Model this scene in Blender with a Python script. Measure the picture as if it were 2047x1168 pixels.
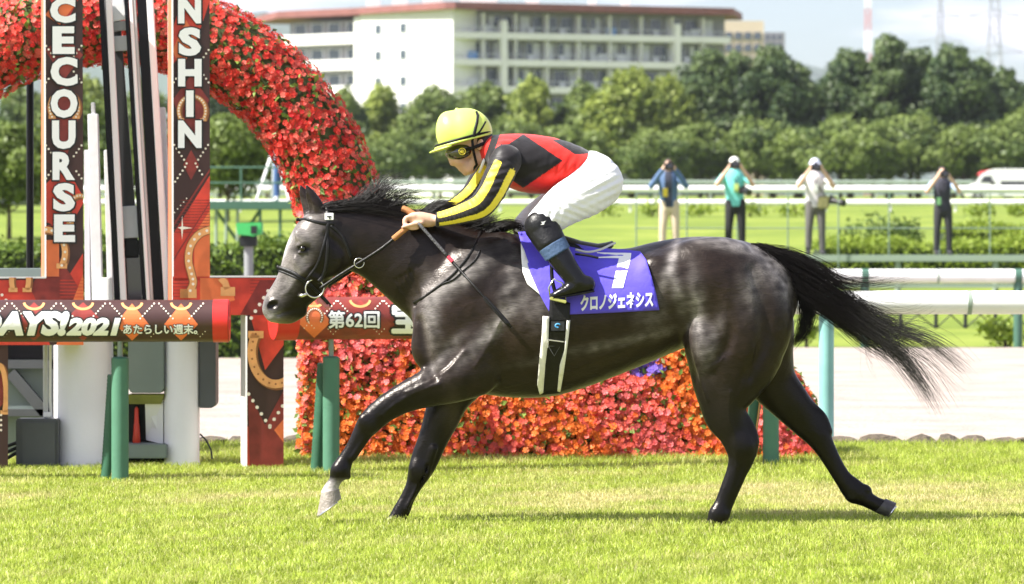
import bpy, bmesh, math, random
import numpy as np
from mathutils import Vector, Matrix

random.seed(7)
rng = np.random.default_rng(7)
R = math.radians
scene = bpy.context.scene
for o in list(bpy.data.objects):
    bpy.data.objects.remove(o)

# ------------------------------------------------------------------ camera, sky, sun, exposure
FOC, CX, HY, CAMZ = 7600.0, 1023.5, 492.0, 1.42      # focal length in picture pixels, horizon row, eye height
cam_data = bpy.data.cameras.new('camera')
cam = bpy.data.objects.new('camera', cam_data)
scene.collection.objects.link(cam)
cam.location = (0, 0, CAMZ)
cam.rotation_euler = (R(90), 0, 0)
cam_data.sensor_width = 36.0
cam_data.lens = 36.0 * FOC / 2047.0
cam_data.shift_y = -(584.0 - HY) / 2047.0
cam_data.clip_start = 0.5
cam_data.clip_end = 12000
cam_data.dof.use_dof = True
cam_data.dof.focus_distance = 19.4
cam_data.dof.aperture_fstop = 5.0
scene.camera = cam

SUN_EL, SUN_SIDE = R(48), R(18)                       # sun high on the left, on the camera's side
sun_dir = Vector((-math.cos(SUN_SIDE) * math.cos(SUN_EL), -math.sin(SUN_SIDE) * math.cos(SUN_EL), math.sin(SUN_EL)))
world = bpy.data.worlds.new('World')
scene.world = world
world.use_nodes = True
wn, wl = world.node_tree.nodes, world.node_tree.links
wn.clear()
w_out = wn.new('ShaderNodeOutputWorld')
w_bg = wn.new('ShaderNodeBackground')
w_sky = wn.new('ShaderNodeTexSky')
w_sky.sky_type = 'NISHITA'
w_sky.sun_disc = False
w_sky.sun_elevation = SUN_EL
w_sky.sun_rotation = math.atan2(sun_dir.x, sun_dir.y)
w_sky.air_density = 1.0
w_sky.dust_density = 1.2
w_sky.ozone_density = 3.5
w_sky.altitude = 30
w_co = wn.new('ShaderNodeTexCoord')
w_map = wn.new('ShaderNodeMapping')
w_map.inputs['Scale'].default_value = (6, 6, 34)
w_no = wn.new('ShaderNodeTexNoise')
w_no.inputs['Scale'].default_value = 1.6
w_no.inputs['Detail'].default_value = 6
w_no.inputs['Roughness'].default_value = 0.55
w_ra = wn.new('ShaderNodeValToRGB')
w_ra.color_ramp.elements[0].position = 0.42
w_ra.color_ramp.elements[1].position = 0.64
w_mx = wn.new('ShaderNodeMix')
w_mx.data_type = 'RGBA'
w_mx.inputs['B'].default_value = (9.2, 8.7, 10.2, 1)   # thin white cloud, as bright as the sky around it
wl.new(w_co.outputs['Generated'], w_map.inputs['Vector'])
wl.new(w_map.outputs['Vector'], w_no.inputs['Vector'])
wl.new(w_no.outputs['Fac'], w_ra.inputs['Fac'])
wl.new(w_ra.outputs['Color'], w_mx.inputs['Factor'])
wl.new(w_sky.outputs['Color'], w_mx.inputs['A'])
wl.new(w_mx.outputs['Result'], w_bg.inputs['Color'])
w_bg.inputs['Strength'].default_value = 0.062
wl.new(w_bg.outputs['Background'], w_out.inputs['Surface'])

sun_data = bpy.data.lights.new('sun', 'SUN')
sun = bpy.data.objects.new('sun', sun_data)
scene.collection.objects.link(sun)
sun_data.energy = 5.0
sun_data.angle = R(0.53)
sun_data.color = (1.0, 0.955, 0.88)
sun.rotation_euler = sun_dir.to_track_quat('Z', 'Y').to_euler()

scene.view_settings.view_transform = 'Standard'
scene.view_settings.look = 'None'
scene.view_settings.gamma = 1.0
scene.view_settings.use_curve_mapping = False
scene.view_settings.exposure = 1.47
scene.cycles.use_denoising = True
scene.cycles.max_bounces = 6
scene.cycles.diffuse_bounces = 3
scene.cycles.transparent_max_bounces = 8
scene.cycles.sample_clamp_indirect = 6.0

# ------------------------------------------------------------------ helpers
COL = scene.collection
Z0 = 19.5                                             # distance of the horse


def P(px, py, d):
    """the world point seen at picture pixel (px, py) at distance d"""
    return Vector(((px - CX) * d / FOC, d, CAMZ - (py - HY) * d / FOC))


def link(o, parent=None):
    COL.objects.link(o)
    if parent is not None:
        o.parent = parent
    return o


def tag(o, label=None, cat=None, group=None, kind=None):
    if label: o['label'] = label
    if cat: o['category'] = cat
    if group: o['group'] = group
    if kind: o['kind'] = kind
    return o


def empty(name, loc=(0, 0, 0), label=None, cat=None, group=None):
    o = bpy.data.objects.new(name, None)
    o.empty_display_size = 0.1
    o.location = loc
    COL.objects.link(o)
    return tag(o, label, cat, group)


def keep(o, parent):
    """parent o and leave it where it stands (o's data are in world space)"""
    o.parent = parent
    if parent is not None:
        o.matrix_parent_inverse = Matrix.Translation(parent.location).inverted() if parent.parent is None else Matrix.Identity(4)
    return o


class MB:
    """collects pieces of one mesh, in world space"""
    def __init__(s):
        s.v, s.f, s.m = [], [], []

    def add(s, vs, fs, m=0):
        n = len(s.v)
        s.v += [tuple(v) for v in vs]
        s.f += [tuple(i + n for i in f) for f in fs]
        s.m += [m] * len(fs)
        return s

    def box(s, c, size, rz=0.0, m=0):
        hx, hy, hz = size[0] / 2, size[1] / 2, size[2] / 2
        ca, sa = math.cos(rz), math.sin(rz)
        vs = []
        for dz in (-hz, hz):
            for dx, dy in ((-hx, -hy), (hx, -hy), (hx, hy), (-hx, hy)):
                vs.append((c[0] + dx * ca - dy * sa, c[1] + dx * sa + dy * ca, c[2] + dz))
        return s.add(vs, [(3, 2, 1, 0), (4, 5, 6, 7), (0, 1, 5, 4), (1, 2, 6, 5), (2, 3, 7, 6), (3, 0, 4, 7)], m)

    def bar(s, a, b, w, d, m=0):
        """box from a to b, w wide across (in the picture plane), d deep"""
        a, b = Vector(a), Vector(b)
        ax = (b - a).normalized()
        dp = Vector((0, 1, 0))
        if abs(ax.dot(dp)) > 0.95: dp = Vector((0, 0, 1))
        sd = ax.cross(dp).normalized() * (w / 2)
        dp = sd.cross(ax).normalized() * (d / 2)
        vs = [p + q for p in (a, b) for q in (-sd - dp, sd - dp, sd + dp, -sd + dp)]
        return s.add(vs, [(3, 2, 1, 0), (4, 5, 6, 7), (0, 1, 5, 4), (1, 2, 6, 5), (2, 3, 7, 6), (3, 0, 4, 7)], m)

    def tube(s, pts, r, seg=10, m=0, cap=True, flat=1.0):
        pts = [Vector(p) for p in pts]
        n = len(pts)
        rs = r if isinstance(r, (list, tuple, np.ndarray)) else [r] * n
        vs, fs = [], []
        up = None
        for i, p in enumerate(pts):
            t = (pts[min(i + 1, n - 1)] - pts[max(i - 1, 0)])
            t = t.normalized() if t.length > 1e-9 else Vector((0, 0, 1))
            if up is None:
                up = Vector((0, 1, 0)) if abs(t.y) < 0.9 else Vector((0, 0, 1))
            u = (up - t * up.dot(t)).normalized()
            v = t.cross(u)
            for k in range(seg):
                a = 2 * math.pi * k / seg
                vs.append(p + u * (math.cos(a) * rs[i] * flat) + v * (math.sin(a) * rs[i]))
        for i in range(n - 1):
            for k in range(seg):
                k2 = (k + 1) % seg
                fs.append((i * seg + k, i * seg + k2, (i + 1) * seg + k2, (i + 1) * seg + k))
        if cap:
            fs.append(tuple(range(seg - 1, -1, -1)))
            fs.append(tuple((n - 1) * seg + k for k in range(seg)))
        return s.add(vs, fs, m)

    def prism(s, outline, off, m=0):
        """outline: world points in a plane, extruded by vector off"""
        n = len(outline)
        off = Vector(off)
        vs = [Vector(p) for p in outline] + [Vector(p) + off for p in outline]
        fs = [tuple(range(n - 1, -1, -1)), tuple(range(n, 2 * n))]
        fs += [(i, (i + 1) % n, n + (i + 1) % n, n + i) for i in range(n)]
        return s.add(vs, fs, m)

    def lathe(s, c, prof, seg=20, m=0, ax=None, squash=1.0):
        """prof: (radius, height) pairs turned round a vertical axis through c"""
        c = Vector(c)
        vs, fs = [], []
        rot = Vector((0, 0, 1)).rotation_difference(Vector(ax)).to_matrix() if ax is not None else Matrix.Identity(3)
        for r_, h_ in prof:
            for k in range(seg):
                a = 2 * math.pi * k / seg
                vs.append(c + rot @ Vector((r_ * math.cos(a), r_ * squash * math.sin(a), h_)))
        for i in range(len(prof) - 1):
            for k in range(seg):
                k2 = (k + 1) % seg
                fs.append((i * seg + k, i * seg + k2, (i + 1) * seg + k2, (i + 1) * seg + k))
        fs.append(tuple(range(seg - 1, -1, -1)))
        fs.append(tuple((len(prof) - 1) * seg + k for k in range(seg)))
        return s.add(vs, fs, m)

    def build(s, name, mats, parent=None, smooth=False, bevel=0.0, col=None, fixn=True):
        me = bpy.data.meshes.new(name)
        me.from_pydata(s.v, [], s.f)
        if not isinstance(mats, (list, tuple)): mats = [mats]
        for m in mats: me.materials.append(m)
        if len(mats) > 1: me.polygons.foreach_set('material_index', s.m)
        if fixn or bevel:
            bm = bmesh.new(); bm.from_mesh(me)
            if fixn: bmesh.ops.recalc_face_normals(bm, faces=bm.faces)
            if bevel:
                es = [e for e in bm.edges if len(e.link_faces) == 2 and e.calc_face_angle(0) > 0.6]
                bmesh.ops.bevel(bm, geom=es, offset=bevel, segments=2, affect='EDGES', clamp_overlap=True)
            bm.to_mesh(me); bm.free()
        if smooth:
            me.shade_smooth()
            if smooth != 'all': me.set_sharp_from_angle(angle=R(40))
        me.update()
        o = bpy.data.objects.new(name, me)
        COL.objects.link(o)
        if parent is not None: keep(o, parent)
        return o


def np_mesh(name, V, F, mat, parent=None, col=None, smooth=False, kind=None, nface=None):
    """mesh from arrays: V (n,3), F (m,3) or (m,4)"""
    me = bpy.data.meshes.new(name)
    V = np.ascontiguousarray(V, np.float32); F = np.ascontiguousarray(F, np.int32)
    k = F.shape[1]
    me.vertices.add(len(V)); me.vertices.foreach_set('co', V.ravel())
    me.loops.add(F.size); me.loops.foreach_set('vertex_index', F.ravel())
    me.polygons.add(len(F)); me.polygons.foreach_set('loop_start', np.arange(0, F.size, k, dtype=np.int32))
    me.update(calc_edges=True)
    if col is not None:
        a = me.color_attributes.new('Col', 'FLOAT_COLOR', 'POINT')
        c = np.ones((len(V), 4), np.float32); c[:, :3] = col
        a.data.foreach_set('color', c.ravel())
    if smooth: me.shade_smooth()
    if mat is not None: me.materials.append(mat)
    o = bpy.data.objects.new(name, me)
    COL.objects.link(o)
    if parent is not None: keep(o, parent)
    if kind: o['kind'] = kind
    return o


# ------------------------------------------------------------------ materials
def mat(name, color=(.5, .5, .5), rough=.6, spec=.5, metal=0., attr=False, var=0.0, vscale=8., bump=0., bscale=60.,
        sheen=0., coat=0., trans=0., stains=None, stretch=None, sss=0.):
    m = bpy.data.materials.new(name)
    m.use_nodes = True
    nt = m.node_tree; n, l = nt.nodes, nt.links
    b = n['Principled BSDF']
    b.inputs['Roughness'].default_value = rough
    b.inputs['Specular IOR Level'].default_value = spec
    b.inputs['Metallic'].default_value = metal
    b.inputs['Coat Weight'].default_value = coat
    b.inputs['Sheen Weight'].default_value = sheen
    if trans: b.inputs['Transmission Weight'].default_value = trans
    if sss:
        b.inputs['Subsurface Weight'].default_value = sss
        b.inputs['Subsurface Radius'].default_value = (0.02, 0.008, 0.004)
        b.inputs['Subsurface Scale'].default_value = 0.4
    if attr:
        a = n.new('ShaderNodeVertexColor'); a.layer_name = 'Col'; src = a.outputs['Color']
    else:
        a = n.new('ShaderNodeRGB'); a.outputs[0].default_value = (*color, 1); src = a.outputs[0]
    tc = n.new('ShaderNodeTexCoord')
    vec = tc.outputs['Object']
    if stretch:
        mp = n.new('ShaderNodeMapping'); mp.inputs['Scale'].default_value = stretch
        l.new(vec, mp.inputs['Vector']); vec = mp.outputs['Vector']
    if var:
        no = n.new('ShaderNodeTexNoise'); no.inputs['Scale'].default_value = vscale
        no.inputs['Detail'].default_value = 5; l.new(vec, no.inputs['Vector'])
        mr = n.new('ShaderNodeMapRange')
        mr.inputs['From Min'].default_value = .3; mr.inputs['From Max'].default_value = .7
        mr.inputs['To Min'].default_value = 1 - var; mr.inputs['To Max'].default_value = 1 + var
        l.new(no.outputs['Fac'], mr.inputs['Value'])
        mx = n.new('ShaderNodeMix'); mx.data_type = 'RGBA'; mx.blend_type = 'MULTIPLY'
        mx.inputs['Factor'].default_value = 1
        l.new(src, mx.inputs['A']); l.new(mr.outputs['Result'], mx.inputs['B'])
        src = mx.outputs['Result']
    if stains:                                        # (colour, scale, threshold)
        n2 = n.new('ShaderNodeTexNoise'); n2.inputs['Scale'].default_value = stains[1]
        n2.inputs['Detail'].default_value = 7; n2.inputs['Roughness'].default_value = .65
        l.new(vec, n2.inputs['Vector'])
        rp = n.new('ShaderNodeValToRGB')
        rp.color_ramp.elements[0].position = stains[2]; rp.color_ramp.elements[1].position = stains[2] + .1
        l.new(n2.outputs['Fac'], rp.inputs['Fac'])
        mx = n.new('ShaderNodeMix'); mx.data_type = 'RGBA'
        mx.inputs['B'].default_value = (*stains[0], 1)
        l.new(rp.outputs['Color'], mx.inputs['Factor']); l.new(src, mx.inputs['A'])
        src = mx.outputs['Result']
    l.new(src, b.inputs['Base Color'])
    if bump:
        nb = n.new('ShaderNodeTexNoise'); nb.inputs['Scale'].default_value = bscale
        nb.inputs['Detail'].default_value = 4; l.new(vec, nb.inputs['Vector'])
        bp = n.new('ShaderNodeBump'); bp.inputs['Strength'].default_value = bump
        bp.inputs['Distance'].default_value = .02
        l.new(nb.outputs['Fac'], bp.inputs['Height']); l.new(bp.outputs['Normal'], b.inputs['Normal'])
    return m


def leaf_mat(name, attr=True, color=(.1, .15, .03), tr=.35, rough=.5):
    """thin leaf: a little light passes through it"""
    m = bpy.data.materials.new(name)
    m.use_nodes = True
    nt = m.node_tree; n, l = nt.nodes, nt.links
    b = n['Principled BSDF']; b.inputs['Roughness'].default_value = rough
    b.inputs['Specular IOR Level'].default_value = .3
    t = n.new('ShaderNodeBsdfTranslucent'); mx = n.new('ShaderNodeMixShader'); mx.inputs['Fac'].default_value = tr
    if attr:
        a = n.new('ShaderNodeVertexColor'); a.layer_name = 'Col'; src = a.outputs['Color']
    else:
        a = n.new('ShaderNodeRGB'); a.outputs[0].default_value = (*color, 1); src = a.outputs[0]
    l.new(src, b.inputs['Base Color']); l.new(src, t.inputs['Color'])
    l.new(b.outputs['BSDF'], mx.inputs[1]); l.new(t.outputs['BSDF'], mx.inputs[2])
    l.new(mx.outputs['Shader'], n['Material Output'].inputs['Surface'])
    return m


# ------------------------------------------------------------------ smooth solids: distance fields turned into one skin
def catmull(pts, sub):
    A = np.array(pts, float)
    if sub <= 1 or len(A) < 3: return A
    out = []
    for i in range(len(A) - 1):
        p0 = A[max(i - 1, 0)]; p1 = A[i]; p2 = A[i + 1]; p3 = A[min(i + 2, len(A) - 1)]
        for j in range(sub):
            t = j / sub
            out.append(.5 * (2 * p1 + (p2 - p0) * t + (2 * p0 - 5 * p1 + 4 * p2 - p3) * t * t + (3 * p1 - p0 - 3 * p2 + p3) * t ** 3))
    out.append(A[-1])
    return np.array(out)


class Field:
    def __init__(s, lo, hi, h):
        s.lo = np.array(lo, float); s.h = h
        s.n = np.ceil((np.array(hi) - s.lo) / h).astype(int) + 1
        s.F = np.full(s.n, .5, np.float32)
        s.ax = [(s.lo[i] + h * np.arange(s.n[i])).astype(np.float32) for i in range(3)]

    def _rng(s, lo, hi):
        a = np.clip(np.floor((np.array(lo) - s.lo) / s.h).astype(int), 0, s.n)
        b = np.clip(np.ceil((np.array(hi) - s.lo) / s.h).astype(int) + 1, 0, s.n)
        return a, b

    def _combine(s, a, b, G, k, op):
        sl = tuple(slice(a[i], b[i]) for i in range(3))
        A = s.F[sl]
        if op == 'sub':
            G = -G
            h = np.clip(.5 - .5 * (G - A) / k, 0, 1) if k > 0 else (A > G)
            s.F[sl] = G * (1 - h) + A * h + k * h * (1 - h)
            return
        h = np.clip(.5 + .5 * (A - G) / k, 0, 1)
        s.F[sl] = A * (1 - h) + G * h - k * h * (1 - h)

    def chain(s, pts, k=.02, sub=4, op='add'):
        """pts: x, y, z, r (in the xz plane), w (along y)"""
        A = catmull(pts, sub)
        A[:, 3:] = np.maximum(A[:, 3:], .002)
        mg = k + 3 * s.h
        ext = np.stack([A[:, 3], A[:, 4], A[:, 3]], 1) + mg
        a, b = s._rng((A[:, :3] - ext).min(0), (A[:, :3] + ext).max(0))
        if (b <= a).any(): return
        G = np.full(b - a, mg, np.float32)
        for p, q in zip(A[:-1], A[1:]):
            e = max(p[3], q[3]) + mg; ey = max(p[4], q[4]) + mg
            lo = np.minimum(p[:3], q[:3]) - (e, ey, e); hi = np.maximum(p[:3], q[:3]) + (e, ey, e)
            c, d = s._rng(lo, hi); c = np.maximum(c, a); d = np.minimum(d, b)
            if (d <= c).any(): continue
            X = s.ax[0][c[0]:d[0], None, None]; Y = s.ax[1][None, c[1]:d[1], None]; Zz = s.ax[2][None, None, c[2]:d[2]]
            dx, dz = q[0] - p[0], q[2] - p[2]
            L2 = dx * dx + dz * dz + 1e-12
            t = np.clip(((X - p[0]) * dx + (Zz - p[2]) * dz) / L2, 0, 1)
            r = p[3] + (q[3] - p[3]) * t; w = p[4] + (q[4] - p[4]) * t; yc = p[1] + (q[1] - p[1]) * t
            d2 = (X - p[0] - dx * t) ** 2 + (Zz - p[2] - dz * t) ** 2
            y2 = (Y - yc) ** 2
            qq = np.sqrt(d2 / r ** 2 + y2 / w ** 2) + 1e-6
            gg = np.sqrt(d2 / r ** 4 + y2 / w ** 4) + 1e-6
            D = qq * (qq - 1) / gg
            sl = tuple(slice(c[i] - a[i], d[i] - a[i]) for i in range(3))
            G[sl] = np.minimum(G[sl], D)
        s._combine(a, b, G, k, op)

    def limb(s, pts, k=.02, sub=3, op='add'):
        """pts: x, y, z, r -- round in all directions"""
        A = catmull(pts, sub)
        mg = k + 3 * s.h
        a, b = s._rng((A[:, :3] - A[:, 3:] - mg).min(0), (A[:, :3] + A[:, 3:] + mg).max(0))
        if (b <= a).any(): return
        G = np.full(b - a, mg, np.float32)
        for p, q in zip(A[:-1], A[1:]):
            e = max(p[3], q[3]) + mg
            c, d = s._rng(np.minimum(p[:3], q[:3]) - e, np.maximum(p[:3], q[:3]) + e); c = np.maximum(c, a); d = np.minimum(d, b)
            if (d <= c).any(): continue
            X = s.ax[0][c[0]:d[0], None, None]; Y = s.ax[1][None, c[1]:d[1], None]; Zz = s.ax[2][None, None, c[2]:d[2]]
            v = q[:3] - p[:3]; L2 = float(v @ v) + 1e-12
            t = np.clip(((X - p[0]) * v[0] + (Y - p[1]) * v[1] + (Zz - p[2]) * v[2]) / L2, 0, 1)
            D = np.sqrt((X - p[0] - v[0] * t) ** 2 + (Y - p[1] - v[1] * t) ** 2 + (Zz - p[2] - v[2] * t) ** 2) - (p[3] + (q[3] - p[3]) * t)
            sl = tuple(slice(c[i] - a[i], d[i] - a[i]) for i in range(3))
            G[sl] = np.minimum(G[sl], D)
        s._combine(a, b, G, k, op)

    def ball(s, c, rad, rot=0., k=.02, op='add'):
        """ellipsoid, rot turns it in the xz plane"""
        c = np.array(c, float); rad = np.array(rad, float)
        mg = k + 3 * s.h; e = rad.max() + mg
        a, b = s._rng(c - e, c + e)
        if (b <= a).any(): return
        X = s.ax[0][a[0]:b[0], None, None] - c[0]; Y = s.ax[1][None, a[1]:b[1], None] - c[1]; Zz = s.ax[2][None, None, a[2]:b[2]] - c[2]
        ca, sa = math.cos(rot), math.sin(rot)
        U = X * ca + Zz * sa; W = -X * sa + Zz * ca
        qq = np.sqrt((U / rad[0]) ** 2 + (Y / rad[1]) ** 2 + (W / rad[2]) ** 2) + 1e-6
        gg = np.sqrt((U / rad[0] ** 2) ** 2 + (Y / rad[1] ** 2) ** 2 + (W / rad[2] ** 2) ** 2) + 1e-6
        s._combine(a, b, (qq * (qq - 1) / gg).astype(np.float32), k, op)

    def cut(s, point, normal):
        """keep the side the normal points away from"""
        n = np.array(normal, float); n /= np.linalg.norm(n)
        D = (s.ax[0][:, None, None] - point[0]) * n[0] + (s.ax[1][None, :, None] - point[1]) * n[1] + (s.ax[2][None, None, :] - point[2]) * n[2]
        s.F = np.maximum(s.F, D.astype(np.float32))

    def front(s, x, z):
        """y of the skin nearest the camera at (x, z), or None"""
        i = int(round((x - s.lo[0]) / s.h)); k = int(round((z - s.lo[2]) / s.h))
        if not (0 <= i < s.n[0] and 0 <= k < s.n[2]): return None
        col = s.F[i, :, k]
        w = np.nonzero(col < 0)[0]
        if len(w) == 0: return None
        j = w[0]
        if j == 0: return float(s.ax[1][0])
        t = col[j - 1] / (col[j - 1] - col[j])
        return float(s.ax[1][j - 1] + t * s.h)

    def skin(s):
        """naive surface nets"""
        F = s.F.copy()
        F[0] = F[-1] = .5; F[:, 0] = F[:, -1] = .5; F[:, :, 0] = F[:, :, -1] = .5
        S = F < 0
        cnt = np.zeros(np.array(S.shape) - 1, np.int8)
        for dx in (0, 1):
            for dy in (0, 1):
                for dz in (0, 1):
                    cnt += S[dx:S.shape[0] - 1 + dx, dy:S.shape[1] - 1 + dy, dz:S.shape[2] - 1 + dz]
        act = (cnt > 0) & (cnt < 8)
        idx = np.argwhere(act)
        ID = np.full(act.shape, -1, np.int32); ID[act] = np.arange(len(idx))
        acc = np.zeros((len(idx), 3)); num = np.zeros(len(idx))
        cor = [(x, y, z) for x in (0, 1) for y in (0, 1) for z in (0, 1)]
        for c0 in cor:
            for axn in range(3):
                if c0[axn] == 1: continue
                c1 = list(c0); c1[axn] = 1
                f0 = F[idx[:, 0] + c0[0], idx[:, 1] + c0[1], idx[:, 2] + c0[2]]
                f1 = F[idx[:, 0] + c1[0], idx[:, 1] + c1[1], idx[:, 2] + c1[2]]
                x = (f0 < 0) != (f1 < 0)
                t = np.where(x, f0 / np.where(x, f0 - f1, 1), 0)
                p = np.tile(np.array(c0, float), (len(idx), 1)); p[:, axn] += t
                acc += p * x[:, None]; num += x
        V = s.lo + (idx + acc / num[:, None]) * s.h
        Q = []
        for axn in range(3):
            o1, o2 = (axn + 1) % 3, (axn + 2) % 3
            A0 = [slice(None)] * 3; A1 = [slice(None)] * 3
            A0[axn] = slice(0, -1); A1[axn] = slice(1, None)
            d = S[tuple(A0)] != S[tuple(A1)]
            e = np.argwhere(d)
            e = e[(e[:, o1] > 0) & (e[:, o2] > 0)]
            neg = S[e[:, 0], e[:, 1], e[:, 2]]
            def at(i, j):
                q = e.copy(); q[:, o1] -= i; q[:, o2] -= j
                return ID[q[:, 0], q[:, 1], q[:, 2]]
            quad = np.stack([at(1, 1), at(0, 1), at(0, 0), at(1, 0)], 1)
            quad[~neg] = quad[~neg][:, ::-1]
            Q.append(quad)
        Q = np.concatenate(Q)
        Q = Q[(Q >= 0).all(1)]
        return V, Q


def smooth_noise(V, scale, seed=0):
    """cheap lumpy noise from a few sine waves, -1..1"""
    r_ = np.random.default_rng(seed)
    out = np.zeros(len(V))
    for i in range(6):
        k = r_.normal(size=3) * scale; ph = r_.uniform(0, 6.28)
        out += np.sin(V @ k + ph)
    return out / 3.


def sub(a, b, t):
    return tuple(x + (y - x) * t for x, y in zip(a, b))


# writing: outlines of letters as flat meshes
def text_shape(body, offset=0.0, shear=0.0):
    """vertices scaled to 0..1 x 0..1, faces"""
    c = bpy.data.curves.new('t', 'FONT')
    c.body = body; c.offset = offset; c.shear = shear
    c.resolution_u = 3
    o = bpy.data.objects.new('t', c)
    COL.objects.link(o)
    dg = bpy.context.evaluated_depsgraph_get()
    me = bpy.data.meshes.new_from_object(o.evaluated_get(dg))
    bm = bmesh.new(); bm.from_mesh(me)
    bmesh.ops.remove_doubles(bm, verts=bm.verts, dist=1e-5)
    bmesh.ops.triangulate(bm, faces=bm.faces)
    bm.to_mesh(me); bm.free()
    V = np.array([v.co[:2] for v in me.vertices]); F = [tuple(p.vertices) for p in me.polygons]
    bpy.data.objects.remove(o); bpy.data.curves.remove(c); bpy.data.meshes.remove(me)
    lo, hi = V.min(0), V.max(0)
    return (V - lo) / (hi - lo), F


def lettering(name, body, rect, surf, material, parent, offset=0.02, shear=0.0, lift=.003, tilt=0.0, fine=0.0, bold=0.0):
    """rect: x0, y0, x1, y1 in picture pixels; surf(px, py, lift) gives the point on the printed surface"""
    V, F = text_shape(body, offset, shear)
    if fine:
        bm = bmesh.new()
        vs = [bm.verts.new((v[0], v[1], 0)) for v in V]
        for f in F:
            try: bm.faces.new([vs[i] for i in f])
            except ValueError: pass
        asp = (rect[2] - rect[0]) / (rect[3] - rect[1])
        for _ in range(4):
            es = [e for e in bm.edges if math.hypot((e.verts[0].co.x - e.verts[1].co.x) * asp, e.verts[0].co.y - e.verts[1].co.y) > fine]
            if not es: break
            bmesh.ops.subdivide_edges(bm, edges=es, cuts=1)
            bmesh.ops.triangulate(bm, faces=bm.faces)
        bm.verts.index_update()
        V = np.array([v.co[:2] for v in bm.verts]); F = [tuple(v.index for v in f.verts) for f in bm.faces]
        bm.free()
    if bold:                                              # heavier strokes: the same strokes laid again a little aside
        asp = (rect[2] - rect[0]) / (rect[3] - rect[1])
        V0, F0 = V, list(F); V = []; F = []; lifts = []
        for k, (du, dv) in enumerate(((0, 0), (1, 0), (-1, 0), (0, 1), (0, -1), (.7, .7), (-.7, .7), (.7, -.7), (-.7, -.7))):
            F += [tuple(i + k * len(V0) for i in f) for f in F0]
            V += [(u + du * bold / asp, v + dv * bold) for u, v in V0]; lifts += [lift + k * .00012] * len(V0)
    else: lifts = [lift] * len(V)
    x0, y0, x1, y1 = rect
    pts = [surf(x0 + (x1 - x0) * u, y1 + (y0 - y1) * v + tilt * (u - .5), lf) for (u, v), lf in zip(V, lifts)]
    me = bpy.data.meshes.new(name)
    me.from_pydata([tuple(p) for p in pts], [], F)
    bm = bmesh.new(); bm.from_mesh(me)
    bm.normal_update()
    for f in bm.faces:
        if f.normal.y > 0: f.normal_flip()
    bm.to_mesh(me); bm.free()
    me.materials.append(material)
    o = bpy.data.objects.new(name, me)
    COL.objects.link(o)
    keep(o, parent)
    return o


def plane_at(p0, normal):
    n = Vector(normal).normalized(); p0 = Vector(p0)
    eye = Vector((0, 0, CAMZ))
    def f(px, py, lift=0.0):
        d = P(px, py, 1.0) - eye
        t = (p0 + n * lift - eye).dot(n) / d.dot(n)
        return eye + d * t
    return f


def cyl_at(a, b, rad):
    """front skin of a cylinder with axis a-b"""
    a = Vector(a); ax = (Vector(b) - a).normalized()
    eye = Vector((0, 0, CAMZ))
    def f(px, py, lift=0.0):
        d = (P(px, py, 1.0) - eye).normalized()
        r_ = rad + lift
        dp = d - ax * d.dot(ax); m = eye - a; mp = m - ax * m.dot(ax)
        A = dp.dot(dp); B = 2 * dp.dot(mp); C = mp.dot(mp) - r_ * r_
        disc = B * B - 4 * A * C
        if disc < 0:
            t = -B / (2 * A)
        else:
            t = (-B - math.sqrt(disc)) / (2 * A)
        return eye + d * t
    return f
# ------------------------------------------------------------------ the ground, from the turf at the camera to the hills
def lerp_table(tab, x):
    xs = [a for a, _ in tab]; ys = [b for _, b in tab]
    return np.interp(x, xs, ys)


TERR = [(-40, 0), (28, 0), (54, 0), (60, .12), (68, .45), (80, 1.05), (100, 1.95), (120, 2.5), (150, 3.3), (300, 5.1), (460, 7.5), (1200, 9), (9000, 10)]


def ground_z(d):
    return float(lerp_table(TERR, d))


def sheet(name, xs, ys, zf, material, kind='structure'):
    V = np.array([(x, y, zf(x, y)) for y in ys for x in xs])
    nx = len(xs)
    F = np.array([(j * nx + i, j * nx + i + 1, (j + 1) * nx + i + 1, (j + 1) * nx + i) for j in range(len(ys) - 1) for i in range(nx - 1)])
    o = np_mesh(name, V, F, material)
    o['kind'] = kind
    return o


def ground_mat(name, c1, c2, scale, c3=None, bump=.4):
    m = bpy.data.materials.new(name); m.use_nodes = True
    n, l = m.node_tree.nodes, m.node_tree.links
    b = n['Principled BSDF']; b.inputs['Roughness'].default_value = .9; b.inputs['Specular IOR Level'].default_value = .15
    tc = n.new('ShaderNodeTexCoord')
    no = n.new('ShaderNodeTexNoise'); no.inputs['Scale'].default_value = scale; no.inputs['Detail'].default_value = 8
    no.inputs['Roughness'].default_value = .65
    rp = n.new('ShaderNodeValToRGB')
    rp.color_ramp.elements[0].position = .35; rp.color_ramp.elements[0].color = (*c1, 1)
    rp.color_ramp.elements[1].position = .65; rp.color_ramp.elements[1].color = (*c2, 1)
    if c3:
        e = rp.color_ramp.elements.new(.5); e.color = (*c3, 1)
    l.new(tc.outputs['Object'], no.inputs['Vector']); l.new(no.outputs['Fac'], rp.inputs['Fac'])
    l.new(rp.outputs['Color'], b.inputs['Base Color'])
    n2 = n.new('ShaderNodeTexNoise'); n2.inputs['Scale'].default_value = scale * 14; n2.inputs['Detail'].default_value = 4
    l.new(tc.outputs['Object'], n2.inputs['Vector'])
    bp = n.new('ShaderNodeBump'); bp.inputs['Strength'].default_value = bump; bp.inputs['Distance'].default_value = .03
    l.new(n2.outputs['Fac'], bp.inputs['Height']); l.new(bp.outputs['Normal'], b.inputs['Normal'])
    return m


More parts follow.
